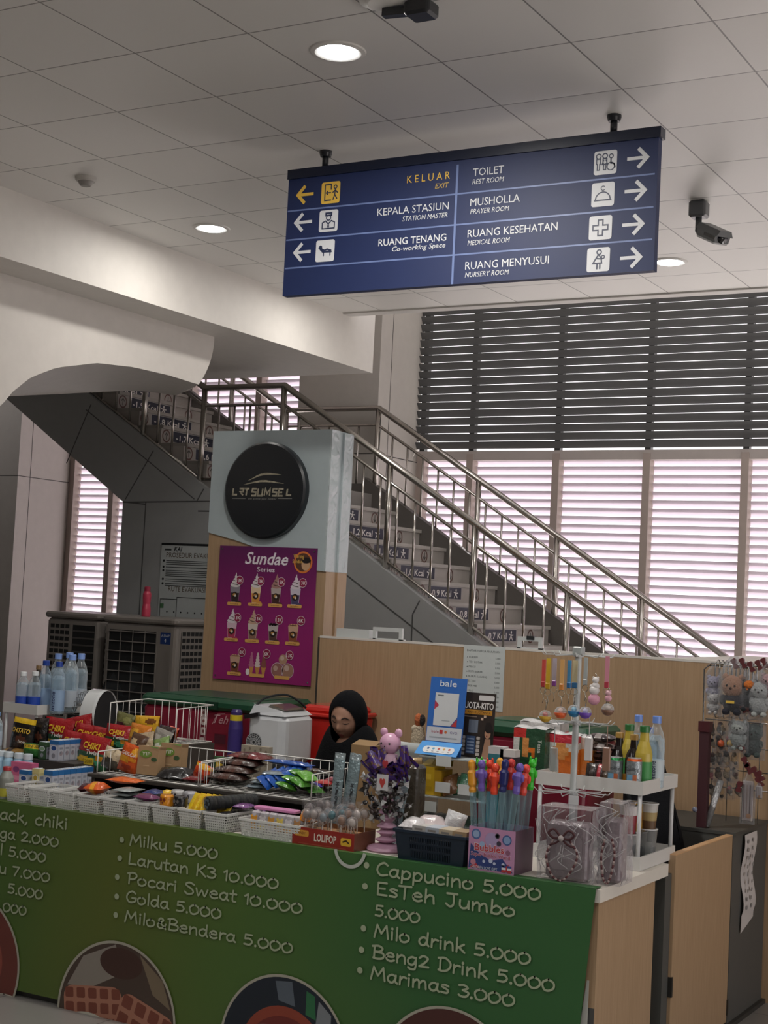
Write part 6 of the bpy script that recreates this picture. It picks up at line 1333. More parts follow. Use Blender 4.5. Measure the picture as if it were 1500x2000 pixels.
def paystand(name, label, cat, px0, px1, py0, py1, Y, lean=.10):
    lo, hi, r = WY(px0, py1, Y), WY(px0, py0, Y), WY(px1, py1, Y); return thing(name, label, cat, (lo.x, Y, az), 0, None, -lean), r.x-lo.x, (hi.z-az)*1.0
t, w_, h_ = paystand('payment_stand', 'tall blue bale payment stand on the acrylic case', 'payment stand', 829, 900, 1320, 1460, 5.80)
q = MB('#2f66b5'); q.box(0, 0, 0, w_, .004, h_); q.build('board', 'print_sheet', t); F_ = front(0, -.0012, 0)
q = MB('#c9d0d6', F_); q.text('bale', w_*.27, h_*.885, h_*.085, 0, '#dfe6ec', width=w_*.46, bold=.005); q.rect(w_*.02, h_*.18, w_*.98, h_*.36, 0, '#c3c7cc'); q.flat([(w_*.17, h_*.38), (w_*.64, h_*.38), (w_*.82, h_*.5), (w_*.82, h_*.80), (w_*.17, h_*.80)], 0, '#c9ccce'); q.flat([(w_*.66, h_*.38), (w_*.82, h_*.38), (w_*.82, h_*.48)], .0003, '#b3383a'); q.flat([(w_*.17, h_*.58), (w_*.29, h_*.64), (w_*.17, h_*.70)], .0003, '#b3384a')
q.rect(w_*.24, h_*.76, w_*.4, h_*.775, .0004, '#6d7478'); q.rect(w_*.40, h_*.44, w_*.62, h_*.452, .0004, '#9aa0a3')
q.text('bale', w_*.15, h_*.285, h_*.035, .0004, '#a03a4a', width=w_*.2); q.rect(w_*.37, h_*.275, w_*.46, h_*.325, .0004, '#b8383a'); q.disc(w_*.54, h_*.3, w_*.035, z=.0004, col='#c26a3a'); q.text('OVO', w_*.66, h_*.285, h_*.034, .0004, '#6a5a8a', width=w_*.2); q.rect(w_*.1, h_*.22, w_*.86, h_*.235, .0004, '#9aa0a6')
q.build('print', 'print_sheet', t)
q = MB('#3a8fd6'); q.prism([(0, -.03), (h_*.0+.0, -.03), (.002, -.03), (h_*.17, -.006), (h_*.17, -.002), (0, -.002)][:1]+[(0.0, -.05), (.001, -.05)], 0, .001, 'x') if 0 else q.add([(-.02, -.055, 0), (w_+.006, -.055, 0), (w_+.006, -.004, h_*.17), (-.012, -.004, h_*.17), (-.02, -.05, 0), (w_+.006, -.05, 0), (w_+.006, 0, h_*.17), (-.012, 0, h_*.17)], [[0, 1, 2, 3], [5, 4, 7, 6], [0, 4, 5, 1], [3, 2, 6, 7], [0, 3, 7, 4], [1, 5, 6, 2]]); q.build('foot', 'print_sheet', t)
sl = math.atan2(.051, h_*.17); q = MB('#d3d6d8', Matrix.Translation((0, -.0565, 0)) @ Matrix.Rotation(-sl, 4, 'X') @ FRONT); q.rrect(w_*.06, .012, w_*.92, .05, .018, .001); 
for i, c in enumerate(('#3a5a8a', '#4a90b8', '#b8483a', '#c9a05a', '#b85a4a')): q.disc(w_*(.2+.145*i), .036, .006, z=.0015, col=c, n=10); q.rect(w_*(.17+.145*i), .019, w_*(.23+.145*i), .023, .0015, '#8a9096')
q.build('foot_print', 'print_sheet', t)
t, w_, h_ = paystand('quota_stand', 'dark KUOTA-KITO poster stand beside the blue payment stand', 'poster stand', 893, 961, 1350, 1463, 5.86, .06)
q = MB('#2f2621'); q.box(0, 0, 0, w_, .004, h_); q.box(0, .004, 0, w_, .05, .004); q.build('board', 'print_sheet', t); q = MB('#d8d4d0', F_); q.text('KUOTA-KITO', w_*.03, h_*.755, h_*.10, 0, '#dcd8d4', width=w_*.93, bold=.03); q.rrect(w_*.52, h_*.885, w_*.97, h_*.965, .006, 0, '#cfccca'); q.rect(w_*.08, h_*.665, w_*.93, h_*.735, 0, '#b8812a'); q.text('MURAH KUOTANYA', w_*.11, h_*.68, h_*.042, .0004, '#3a2a1c', width=w_*.78); q.rect(w_*.1, h_*.62, w_*.5, h_*.635, 0, '#8d7a68')
q.flat([(w_*.78, h_*.55), (w_*.9, h_*.56), (w_*.98, h_*.45), (w_*.98, .0), (w_*.68, .0), (w_*.72, h_*.3)], .0003, '#1d1715'); q.disc(w_*.84, h_*.38, w_*.085, h_*.075, .0006, '#b08468'); q.flat([(w_*.78, h_*.3), (w_*.93, h_*.3), (w_*.98, h_*.0), (w_*.7, .0)], .0005, '#a07a62'); q.disc(w_*.82, h_*.345, w_*.02, h_*.012, .0008, '#7a2a2a', 10); q.disc(w_*.86, h_*.45, w_*.1, h_*.06, .0008, '#1d1715')
q.rect(w_*.24, h_*.06, w_*.50, h_*.33, .0003, '#3f557a')
for i in range(5):
    for x in (.11, .53): q.rrect(w_*x, h_*(.03+.062*i), w_*(x+.10), h_*(.078+.062*i), .003, .0005, '#b3aaa2')
    q.rect(w_*.27, h_*(.075+.05*i), w_*.47, h_*(.095+.05*i), .0006, '#8fa0b8')
for x, z, c in ((.08, .5, '#6a4a35'), (.62, .58, '#c9b09a'), (.05, .35, '#54402f'), (.7, .62, '#c2a890')): q.rect(w_*x, h_*z, w_*(x+.07), h_*(z+.04), .0003, c)
q.rect(w_*.28, h_*.38, w_*.55, h_*.58, .0003, '#6d7684'); q.build('print', 'print_sheet', t)
w = WY(812, 1410, 5.95); t = thing('small_plush', 'small orange, black and cream trinket peeping out behind the blue payment stand', 'trinket', (w.x+.01, 5.96, az)); q = MB('#b8a890'); q.lathe([(0, 0), (.03, 0), (.032, .05), (.025, .10), (0, .11)], 14); q.ball((-.012, -.008, .09), .018, '#c9bba5'); q.build('body', 'fur', t); q = MB('#b8643a'); q.ball((0, -.004, .13), (.018, .018, .03)); q.ball((.018, -.002, .13), (.015, .015, .026), '#2a2624'); q.build('head', 'fur', t)

# ------------------------------------------------------------------ bubble wand box
a, b = WZ(905, 1701, CZ), WZ(1003, 1712, CZ); bw = b.x-a.x; bh = .165; bd = .17
t = thing('bubble_box', 'pink and blue card box reading Bubbles Super Bubble Wand at the counter edge', 'display box', (a.x, CY0+.012, BZ))
q = MB('#b58aa6'); q.box(0, 0, 0, bw, .002, bh, '#b888aa'); q.box(0, bd-.002, 0, bw, bd, bh*1.0); q.box(0, .002, 0, .002, bd-.002, bh); q.box(bw-.002, .002, 0, bw, bd-.002, bh, '#5f4456'); q.box(.002, .002, 0, bw-.002, bd-.002, .002); q.build('carton', 'print_sheet', t)
q = MB('#fff', front(0, -.0008, 0)); 
q.flat([(bw*.02, .01), (bw*.98, .01), (bw*.75, bh*.35), (bw*.5, bh*.28), (bw*.25, bh*.4), (bw*.05, bh*.62)], 0, '#2f3f78'); q.flat([(bw*.05, .012), (bw*.28, .012), (bw*.16, bh*.2)], .0002, '#b8383f'); q.flat([(bw*.72, .012), (bw*.95, .012), (bw*.88, bh*.24)], .0002, '#b8383f')
for x, y, r, c in ((.16, .84, .10, '#4f6a9a'), (.16, .84, .07, '#8fa3c2'), (.83, .78, .10, '#3f5a8f'), (.83, .78, .075, '#7f98bd'), (.62, .85, .05, '#2c2a33'), (.62, .85, .03, '#b8b3c2'), (.5, .75, .14, '#a592b8'), (.66, .68, .05, '#3f3848'), (.3, .62, .06, '#93a8c9'), (.86, .5, .05, '#8a5a72')): q.disc(bw*x, bh*y, bw*r, z=.0004+.0002*(r < .08), col=c, n=20)
q.text('Bubbles', bw*.13, bh*.47, bh*.17, .001, '#d8cfd6', width=bw*.66, bold=.06); q.text('Bubbles', bw*.14, bh*.475, bh*.16, .0014, '#b5303c', width=bw*.64, bold=.02); q.text('Super Bubble Wand', bw*.06, bh*.35, bh*.09, .001, '#d6cbd6', width=bw*.86, bold=.04); q.text('Super Bubble Wand', bw*.065, bh*.352, bh*.085, .0014, '#a83a5a', width=bw*.85, bold=.005)
for x, y, r in ((.35, .24, .03), (.5, .27, .045), (.58, .22, .03), (.77, .22, .035)): q.disc(bw*x, bh*y, bw*r, z=.001, col='#b9c0d6', n=14)
q.text('CHILDREN LOVE GIFT', bw*.05, bh*.06, bh*.07, .001, '#cfd3e0', width=bw*.6)
for x in (.74, .86):
    for y, c in ((.05, '#b8383f'), (.11, '#d8d3d8'), (.16, '#3f4f8f')): q.rect(bw*x, bh*y, bw*(x+.09), bh*(y+.05), .001, c)
q.disc(bw*.12, bh*.2, bw*.06, z=.001, col='#b87a8a', n=14); q.build('print', 'print_sheet', t)
wc = [('#d9962c', 'round', 'orange yellow robot'), ('#3fae32', 'ears', 'green'), ('#6a55a8', 'hero', 'purple'), ('#e0482c', 'ears', 'red orange'), ('#e0482c', 'hero', 'bright red'), ('#242a66', 'round', 'navy blue'), ('#c93a35', 'hero', 'red'), ('#6a55a8', 'hero', 'lilac'), ('#d9483a', 'hero', 'coral'), ('#38b82e', 'ears', 'bright green'), ('#3fae32', 'hero', 'dark green'), ('#e0a03a', 'round', 'pale orange')]
wpx = [(921, 1482, 0), (936, 1476, 2), (941, 1480, 0), (957, 1480, 1), (969, 1487, 0), (988, 1482, 0), (1000, 1478, 1), (1018, 1485, 0), (1030, 1488, 1), (1042, 1478, 2), (950, 1477, 3), (976, 1478, 3)]
for k, ((c, kind, nm), (px, py, row)) in enumerate(zip(wc, wpx)):
    Y = CY0+.035+.045*row; top = WY(px, py, Y); hz = top.z-(BZ+.003); x = min(max(top.x, a.x+.02), a.x+bw+.06)
    xb = a.x+.018+(bw-.036)*(k*5 % 12)/11 if 0 else a.x+.02+(bw-.04)*min(1, max(0, (px-918)/(1045-918)))
    ry = math.atan2(top.x-xb, hz)
    t = thing('bubble_wand', nm+' topped bubble wand standing in the Bubbles box'+['', '', '', '', '', ', centre', '', '', '', ' at the right', ', behind the purple one', ', behind the red one'][k], 'bubble wand', (xb, Y, BZ+.003), 0, 'bubble wands', 0, ry)
    q = MB('#9fc0c4'); q.lathe([(0, 0), (.012, 0), (.0125, .004), (.0125, hz-.125), (.011, hz-.12)], 12); q.build('tube', 'liquid', t)
    z = hz-.125; q = MB(c)
    if kind == 'round': q.lathe([(.013, z), (.0155, z+.01), (.0125, z+.02), (.017, z+.03), (.018, z+.075), (.012, z+.085), (.0145, z+.10), (.0135, z+.115), (.006, z+.124), (0, z+.125)], 14)
    else:
        q.lathe([(.013, z), (.015, z+.012), (.012, z+.03), (.016, z+.05), (.019, z+.068), (.013, z+.08), (.0105, z+.085)], 14); q.ball((0, 0, z+.10), (.016, .014, .018), seg=12, rings=9)
        q.ball((-.018, -.002, z+.062), (.008, .008, .016), seg=8, rings=6); q.ball((.018, -.002, z+.062), (.008, .008, .016), seg=8, rings=6)
        if kind == 'ears': q.lathe([(.005, z+.108), (.0045, z+.122), (0, z+.127)], 8, (-.011, 0, 0)); q.lathe([(.005, z+.108), (.0045, z+.122), (0, z+.127)], 8, (.011, 0, 0))
        q.ball((-.006, -.012, z+.102), .0025, seg=6, rings=5); q.ball((.006, -.012, z+.102), .0025, seg=6, rings=5)
    q.build('figure_cap', 'plastic', t)
# ------------------------------------------------------------------ clear gift bags with rope handles
def giftbag(label, px0, px1, py0, py1, Y, d, seed, bow=True):
    a, b, tp_ = WY(px0, py1, Y), WY(px1, py1, Y), WY(px0, py0, Y); w = b.x-a.x; h = tp_.z-BZ
    t = thing('gift_bag', label, 'gift bag', (a.x, Y, BZ), .03); S = Vector((seed, 2, 5)); rr = rnd(seed)
    q = MB('#cfc9cb')
    def wall(p0, p1):
        p0, p1 = Vector(p0), Vector(p1); n = Vector(((p1-p0).y, -(p1-p0).x, 0)).normalized()
        q.grid(lambda u, v: p0+(p1-p0)*u+Vector((0, 0, h*v))+n*(.022*mnoise.noise(Vector((u*4, v*5, p0.x*9))+S)*(v > 0)), 10, 12)
    wall((0, 0, 0), (w, 0, 0)); wall((w, 0, 0), (w, d, 0)); wall((w, d, 0), (0, d, 0)); wall((0, d, 0), (0, 0, 0))
    q.grid(lambda u, v: (w*u, d*v, h*(1+.03*math.sin(u*9)*math.sin(v*3))), 8, 4); q.build('clear_bag', 'clear_film', t)
    q = MB('#85767a'); q.rbox(w*.10, d*.2, .004, w*.90, d*.8, h*.80, .02); q.build('dark_content', 'film', t)
    q = MB('#8d7f82', front(0, d*.2-.002, 0)); q.rrect(w*.2, h*.15, w*.8, h*.62, .02, 0, '#94868a'); q.disc(w*.5, h*.42, w*.2, h*.12, .001, '#a3979a'); q.build('content_print', 'print_sheet', t)
    q = MB('#c9c5c6')
    for k in range(18): x = w*rr.uniform(.06, .94); z0 = h*rr.uniform(.1, .8); q.tube(smooth_path([(x, -.006, z0), (x+rr.uniform(-.04, .04), -.012, z0+h*.12), (x+rr.uniform(-.06, .06), -.006, min(h*.98, z0+h*.25))], 4), .0016, 5)
    q.build('creases', 'frosted', t)
    rope = smooth_path([(w*.32, -.012, h*.56), (w*.20, -.014, h*.35), (w*.30, -.012, h*.10), (w*.5, -.012, h*.03), (w*.68, -.012, h*.18), (w*.78, -.014, h*.40), (w*.62, -.012, h*.58)], 5)
    q = MB('#4a3234'); n = len(rope)
    for i in range(n-1): q.tube([rope[i], rope[i+1]], .0042, 6, '#5f3d40' if i % 2 else '#a08f8c')
    q.build('rope_handle', 'cloth', t)
    if bow:
        q = MB('#4d3335'); c = Vector((w*.48, -.018, h*.60))
        for sg in (-1, 1): q.tube(smooth_path([c, c+Vector((sg*.028, -.004, .030)), c+Vector((sg*.050, -.003, .016)), c+Vector((sg*.030, 0, -.002)), c], 6), .0045, 6); q.tube(smooth_path([c, c+Vector((sg*.022, 0, -.02)), c+Vector((sg*.045, 0, -.028))], 4), .004, 6)
        q.build('bow', 'cloth', t); q = MB('#a39a98'); q.ball(c+Vector((0, -.006, 0)), .011); q.build('knot', 'cloth', t)
    return t
giftbag('clear crackling gift bag with a brown rope bow, beside the Bubbles box', 1047, 1150, 1572, 1718, CY0+.03, .13, 5)
giftbag('clear gift bag with a rope handle but no bow, next to the rack', 1166, 1210, 1566, 1718, CY0+.10, .14, 9, False)
# ------------------------------------------------------------------ key ring stand
KY = 5.45
kp = WY(1131, 1263, KY); KX = kp.x
t = thing('key_ring_stand', 'white revolving stand with wire arms, hung with wrist straps and key rings', 'display stand', (KX, KY, BZ)); H_ = kp.z-BZ; C = '#b5b9b8'
q = MB(C); q.lathe([(0, 0), (.07, 0), (.07, .01), (.02, .02), (.0125, .03), (.0125, H_-.02)], 16); q.build('pole', 'plastic', t)
q = MB('#a3a8a7'); q.rbox(-.02, -.02, H_-.03, .02, .02, H_, .006); q.build('top_cap', 'plastic', t)
ring_z = [WY(1131, y, KY).z-BZ for y in (1279, 1411, 1548)]
for zi, z in enumerate(ring_z):
    q = MB('#b9bcbc'); rr = rnd(zi)
    for k in range(10):
        a = 2*PI*k/10+.2*zi; L_ = .15; d_ = Vector((math.cos(a), math.sin(a), 0)); q.tube([d_*.012+Vector((0, 0, z)), d_*L_*.9+Vector((0, 0, z-.004)), d_*L_+Vector((0, 0, z+.010))], .0019, 6)
    q.lathe([(.013, z-.008), (.02, z-.008), (.02, z+.006), (.013, z+.006)], 14); q.build('arm_ring', 'plastic', t)
q = MB('#c3c5c6'); w = WY(1117, 1565, KY-.1); q.box(w.x-KX-.014, -.10, w.z-BZ-.012, w.x-KX+.026, -.098, w.z-BZ+.022); q.build('price_card', 'print_sheet', t)
def keystrap(label, px, y0, y1, c, tipc, Y, w_=.016, fig=None, figc='#c9c0b8'):
    a, b = WY(px, y0, Y), WY(px, y1, Y); h = a.z-b.z
    t = thing('key_strap', label, 'key ring', (a.x, Y, b.z), rnd(int(px)).uniform(-.3, .3), 'wrist strap key rings')
    q = MB(c); q.box(-w_/2, -.002, h*.14, w_/2, .002, h); q.build('strap', 'plastic', t)
    q = MB(tipc); q.rbox(-w_/2-.001, -.004, 0, w_/2+.001, .004, h*.2, .003); q.build('strap_tip', 'plastic', t)
    q = MB('#c2bda9'); r = .013; q.tube([(r*math.cos(i*PI/9), 0, -r+r*math.sin(i*PI/9)) for i in range(18)], .0014, 6, closed=True); q.build('split_ring', 'steel', t)
    for i in range(1): q = MB('#a8a49a'); q.tube([(0, 0, -2*r), (.004, 0, -2*r-.02), (0, 0, -2*r-.035)], .0016, 6); q.build('chain', 'steel', t)
ks = [(1063, 1288, 1342, '#c9504a', '#a83a3a', 'red patterned'), (1072, 1286, 1346, '#d9b93a', '#c9a22c', 'yellow'), (1084, 1286, 1340, '#b9b0bf', '#8a4a9a', 'white and purple'), (1099, 1288, 1348, '#d9a86a', '#c9803a', 'peach'), (1113, 1290, 1344, '#4f93c4', '#2f6fa8', 'blue printed'), (1124, 1290, 1344, '#c9bb94', '#3a6f9a', 'cream and blue'), (1187, 1282, 1344, '#c98596', '#a83a48', 'pink'), (1145, 1284, 1338, '#aab0b0', '#9a9f9f', 'clear grey')]
for i, (px, y0, y1, c, tc_, nm) in enumerate(ks): keystrap(nm+' wrist strap key ring hanging from the top arms of the stand', px, y0, y1, c, tc_, KY-.10+.03*(i % 3), .016 if i != 5 else .02)
def charm(label, px, py, c, c2, kind='pop', r=.024):
    p = WY(px, py, KY-.10); t = thing('key_charm', label, 'key ring', p, 0, 'globe key charms')
    if kind == 'pop':
        q = MB(c); q.lathe([(0, -r), (r*.6, -r*.82), (r*.95, -r*.35), (r, 0), (0, 0.001)], 18); q.build('cup', 'plastic', t)
        q = MB('#d9dde0'); q.lathe([(r, .001), (r*.95, r*.4), (r*.6, r*.85), (0, r)], 18); q.build('dome', 'clear_plastic', t)
        q = MB(c2); q.ball((0, 0, r*.3), r*.45, seg=10, rings=7); q.build('figure', 'plastic', t)
    else:
        q = MB(c); q.ball((0, 0, 0), (r, r*.7, r*.9), seg=14, rings=10); q.ball((0, 0, r*1.4), (r*.85, r*.65, r*.75), seg=14, rings=10, col=c2); q.ball((-r*.55, 0, r*2.0), r*.3, c2, 8, 6); q.ball((r*.55, 0, r*2.0), r*.3, c2, 8, 6); q.build('figure', 'plastic', t)
    q = MB('#b0aba0'); q.tube([(0, 0, r*(1 if kind == 'pop' else 2.1)), (.003, 0, r*1.6+.012 if kind == 'pop' else r*2.6), (-.002, 0, r+.04 if kind == 'pop' else r*3.0)], .0018, 6); q.build('chain', 'steel', t)
for a in ((1065, 1399, '#c9a03a', '#b8564a', 'yellow and red globe key charm, leftmost of the row'), (1095, 1392, '#d9602f', '#d9b0a0', 'orange globe key charm, second in the row'), (1121, 1389, '#2f78a8', '#7ab0c9', 'blue globe key charm, third in the row'), (1143, 1392, '#6a45a8', '#b8b0d0', 'purple globe key charm beside the pole'), (1187, 1386, '#7a5a48', '#c9b8ac', 'brown globe key charm at the right of the pole')): charm(a[4], a[0], a[1], a[2], a[3])
charm('white and pink animal key charm right of the stand pole', 1160, 1366, '#cf94a8', '#cfcac8', 'animal', .024); charm('white animal key charm with a red dot, highest on the right of the pole', 1163, 1340, '#cfcac8', '#d2cecc', 'animal', .016); charm('pale pink key charm above the brown globe', 1188, 1364, '#cf9aa8', '#c9a0a8', 'animal', .014)
for k, (px, py, c) in enumerate(((1082, 1470, '#9fa3a3'), (1150, 1450, '#c9c4c2'), (1185, 1470, '#8a6a5a'))):
    p = WY(px, py, KY-.07); t = thing('hanging_trinket', ['silvery pendant bag hanging in front of the tissue packs', 'white tag pendant hanging right of the pole', 'brown bead string hanging from the second arm ring'][k], 'key ring', p); q = MB(c); q.rbox(-.016, -.006, -.07, .016, .006, .02, .006); q.tube([(0, 0, .02), (0, 0, .10)], .0018, 6); q.build('pendant', 'frosted' if k == 0 else 'plastic', t)
# ------------------------------------------------------------------ goods on the right rack
def onr(px, Y): return (WY(px, 1520, Y).x, Y, RT)
hr = lambda px, y, Y: WY(px, y, Y).z-RT
bottle('clear water bottle with a light blue cap at the back right of the rack', onr(1243, 5.99), hr(1243, 1396, 5.99), .034, '#6f8fd6', lab=None); bottle('clear water bottle with a light blue cap and upright lettering, rightmost on the rack', onr(1279, 5.90), hr(1279, 1398, 5.90), .036, '#6f8fd6', lab='#b9c4ca', labz=(.12, .4), text=('mizone', '#33405a'))
bottle('slim bottle with a dark blue cap between the green cap and the rightmost bottle', onr(1267, 5.99), hr(1267, 1420, 5.99), .03, '#24408f', bodyc='#c5d5df')
for k, (px, y, Y) in enumerate(((1226, 1414, 5.93), (1256, 1417, 5.80))):
    t = bottle(['yellow green tea bottle with a green cap, behind the dark bottles', 'tall yellow and green wedge bottle with a green cap, in front of the water bottles'][k], onr(px, Y), hr(px, y, Y), .034, '#2f6b35', 'plastic', '#b8a23f', None, 0, '#3a8a45', (.03, .45), .5, 'tea_bottle', ribs=False, shoulder=.62)
for k, (px, y, Y) in enumerate(((1207, 1430, 5.92), (1236, 1434, 5.84))): bottle(['dark cola bottle with a tan cap, left of the pair', 'dark cola bottle with a tan cap, right of the pair'][k]+' behind the cans', onr(px, Y), hr(px, y, Y), .034, '#b08a48', 'gloss', '#1c1413', None, 0, None, ribs=False, name='cola_bottle', shoulder=.6)
def can(label, px, y0, Y, top, body):
    h = hr(px, y0, Y); t = thing('drink_can', label, 'can', onr(px, Y)); r = .031
    q = MB(body); q.lathe([(r*.85, 0), (r, .006), (r, h-.012), (r*.88, h-.002), (r*.86, h)], 20, cols=[body, body, top, '#b5b8ba']); q.build('can_body', 'foil', t)
    q = MB('#b9bcbe'); q.lathe([(0, h-.003), (r*.84, h-.003)], 20); q.build('lid', 'steel', t)
    q = MB('#9fb4c4', front(0, -r-.001, 0)); q.T = Matrix(); 
    q.text('Cooling', 0, h*.62, .014, 0, '#33383c', 'CENTER', None, 0, .01, fn=lambda p: (r*1.02*math.sin(p[0]/r), -r*1.02*math.cos(p[0]/r), p[1])); q.grid(lambda u, v: (r*1.02*math.sin((u-.5)*1.4), -r*1.02*math.cos((u-.5)*1.4), h*(.12+.38*v)), 8, 3, colfn=lambda u, v: '#6f9fbf' if u < .6 else '#b5623a'); q.build('label', 'print_sheet', t)
can('silver drink can with a green top, left of the two on the rack', 1201, 1478, 5.74, '#2f8a50', '#9aa2a6'); can('silver drink can with an orange top, right of the two on the rack', 1238, 1480, 5.735, '#d9622f', '#9aa2a6')
t = tag(MB('#c98a2a').box(-.012, 0, 0, .012, .03, .06).build('small_carton', 'print_sheet', None, (WY(1219, 1515, 5.75).x, 5.75, RT)), 'narrow orange carton squeezed between the two cans', 'carton')
for k in range(5): packet('chocolate_pack', ['lowest', 'second', 'third', 'fourth', 'topmost'][k]+' dark brown and white pack of the pile left of the cola bottles', 'packet', (WY(1172+5*(k % 2), 1500, 5.93).x, 5.93-.01*(k % 2), RT+.012+.038*k), .12, .09, .036, ['#2b211e', '#3a2c28', '#2a2322', '#4a3a35', '#33272a'][k], .15*(k % 2), seed=240+k, stripe='#8f8683' if k > 2 else '#4a332c', group='dark packs piled on the rack')
for k in range(3): packet('chocolate_pack', ['dark pack standing at the front of the pile behind the pole', 'pack with red dots standing before the dark pile', 'brown pack leaning against the cans'][k], 'packet', (WY(1158+14*k, 1512, 5.76).x, 5.77, RT+.045), .06, .085, .03, ['#2a2322', '#3a2526', '#3f2f26'][k], 0, rx=1.3, seed=250+k, stripe=['#3f3633', '#a8323a', '#5a4636'][k])
def tissuepack(label, px0, px1, py0, py1, Y, colfn, d=.09, txt=None, ry=0):
    a, b, tp_ = WY(px0, py1, Y), WY(px1, py1, Y), WY(px0, py0, Y); w = b.x-a.x; h = tp_.z-max(a.z, RT); t = thing('tissue_packet', label, 'tissue packet', (a.x, Y, max(a.z, RT)), 0, None, 0, ry)
    q = MB(); q.grid(lambda u, v: (w*u, -.006*math.sin(PI*u)*math.sin(PI*v), h*v), 10, 10, colfn=colfn); q.grid(lambda u, v: (w+.006*math.sin(PI*v)*math.sin(PI*u), d*u, h*v), 4, 6, colfn=lambda u, v: colfn(.95, v)); q.grid(lambda u, v: (w*u, d*v, h+.010*math.sin(PI*v)+.004*math.sin(u*11)), 10, 4, colfn=lambda u, v: '#d2d2d2'); q.grid(lambda u, v: (w*(1-u), d, h*v), 4, 4, colfn=lambda u, v: colfn(.5, v)); q.grid(lambda u, v: (0, d*(1-u), h*v), 3, 4, colfn=lambda u, v: colfn(.05, v)); q.build('wrapper', 'film', t)
    if txt: q = MB('#c9cfc9'); q.T = Matrix.Translation((w*.80, -.008, h*.78)) @ FRONT @ Matrix.Rotation(-PI/2, 4, 'Z'); q.text(txt, 0, 0, w*.12, 0, bold=.01); q.build('lettering', 'print_sheet', t)
    return t
g1 = lambda u, v: '#b8332f' if (v > .82 and u < .45) else ('#c8874a' if ((u-.40)/.14)**2+((v-.62)/.22)**2 < 1 else ('#c96a22' if (u-.35)*1.2+.0 > .75-v*.95 and u < .72 and v < .6 else ('#c9c9c4' if u < .25 and v > .45 else '#274a33')))
tissuepack('green and orange tissue packet with a portrait, left of the key ring pole', 1000, 1062, 1420, 1512, 5.80, g1, txt='Tessa')
g2 = lambda u, v: '#b8323f' if v > .82 else ('#c8874a' if ((u-.45)/.22)**2+((v-.58)/.2)**2 < 1 else ('#c9651f' if v < .6 and u > .4 else ('#cfcfca' if v > .35 and u < .5 else '#c5c0b8')))
tissuepack('orange and red tissue packet with a flower print, right behind the key ring pole', 1066, 1128, 1432, 1512, 5.84, g2)
tissuepack('red and white topped tissue packet standing behind the green one', 1012, 1090, 1408, 1500, 5.98, lambda u, v: '#c9c6c4' if v > .8 else ('#b8333a' if v > .55 else '#3a5a40'), .1)
tissuepack('orange tissue packet at the right of the row, beside the dark packs', 1128, 1150, 1440, 1512, 5.86, lambda u, v: '#c9702a' if v < .7 else '#b8a294', .08)
for k, (px, c, c2, lb_) in enumerate(((978, '#c2bfc0', '#2f6f7a', 'white and teal carton behind the bubble wands'), (1001, '#cfc8c6', '#3a2f3a', 'white topped dark carton behind the bubble wands'))):
    w = WY(px, 1480, 5.72); z1 = WY(px, 1457+6*k, 5.72).z; t = thing('small_carton', lb_, 'carton', (w.x, 5.67, BZ)); q = MB(c2); hh = z1-BZ; q.box(-.034, 0, 0, .034, .05, hh*.93); q.box(-.034, 0, hh*.93, .034, .05, hh, c); q.build('carton', 'print_sheet', t); q = MB('#2f4fa0' if not k else '#6a2a4a', front(0, -.001, hh*.72)); q.rect(.004, 0, .030, .05); q.rect(-.03, .01, 0, .045, 0, '#4f9a8a' if not k else '#8a3a4a'); q.build('print', 'print_sheet', t)
# cups on the lower tray
def cup(label, px, y0, y1, Y, cols, r=.033, clear=False, flare=1.22):
    a, b = WY(px, y1, Y), WY(px, y0, Y); z0 = BZ+.0075 if y1 > 1640 else None; h = b.z-a.z
    return a, h
def mkcup(label, px, Y, z0, h, r, cols, m='print_sheet', group=None):
    t = thing('paper_cup', label, 'cup', (WY(px, 1640, Y).x, Y, z0), 0, group); q = MB(); pr = [(0, 0)]+[(r*(.8+.25*i/6), h*i/6) for i in range(7)]; q.lathe(pr, 18, cols=[cols[0]]+[cols[min(len(cols)-1, int(i*len(cols)/6))] for i in range(6)]); q.build('cup_wall', m, t)
    q = MB('#cfcfcf'); q.tube([(r*1.06*math.cos(2*PI*i/18), r*1.06*math.sin(2*PI*i/18), h) for i in range(18)], .0025, 6, closed=True); q.build('rim', 'plastic', t); return t
BT0 = BZ+.0075
mk = [('clear cup with a faint print, left of the lower tray', 1228, 5.80, BT0, .115, .034, ['#8f8d8c', '#77787a', '#a5a3a2'], 'frosted'), ('clear cup in the middle of the lower tray', 1246, 5.86, BT0, .12, .034, ['#7d7c7b', '#96928f'], 'frosted'), ('clear cup with a wide rim at the right of the lower tray', 1265, 5.86, BT0, .135, .036, ['#6f7173', '#8a8a88'], 'frosted'),
      ('white and dark red cup stacked above the left clear cup', 1226, 5.80, BT0+.117, .11, .036, ['#7a2430', '#8a2a35', '#cfcac8'], 'print_sheet'), ('yellow printed cup stacked above the middle clear cup', 1246, 5.86, BT0+.122, .115, .036, ['#c9962a', '#b8821f', '#d2a83a'], 'print_sheet'), ('brown and clear cup stacked above the right clear cup', 1266, 5.86, BT0+.137, .10, .034, ['#5a4028', '#a08a5a', '#b8b5b0'], 'print_sheet')]
for lb_, px, Y, z0, h, r, cols_, m in mk: mkcup(lb_, px, Y, z0, h, r, cols_, m)

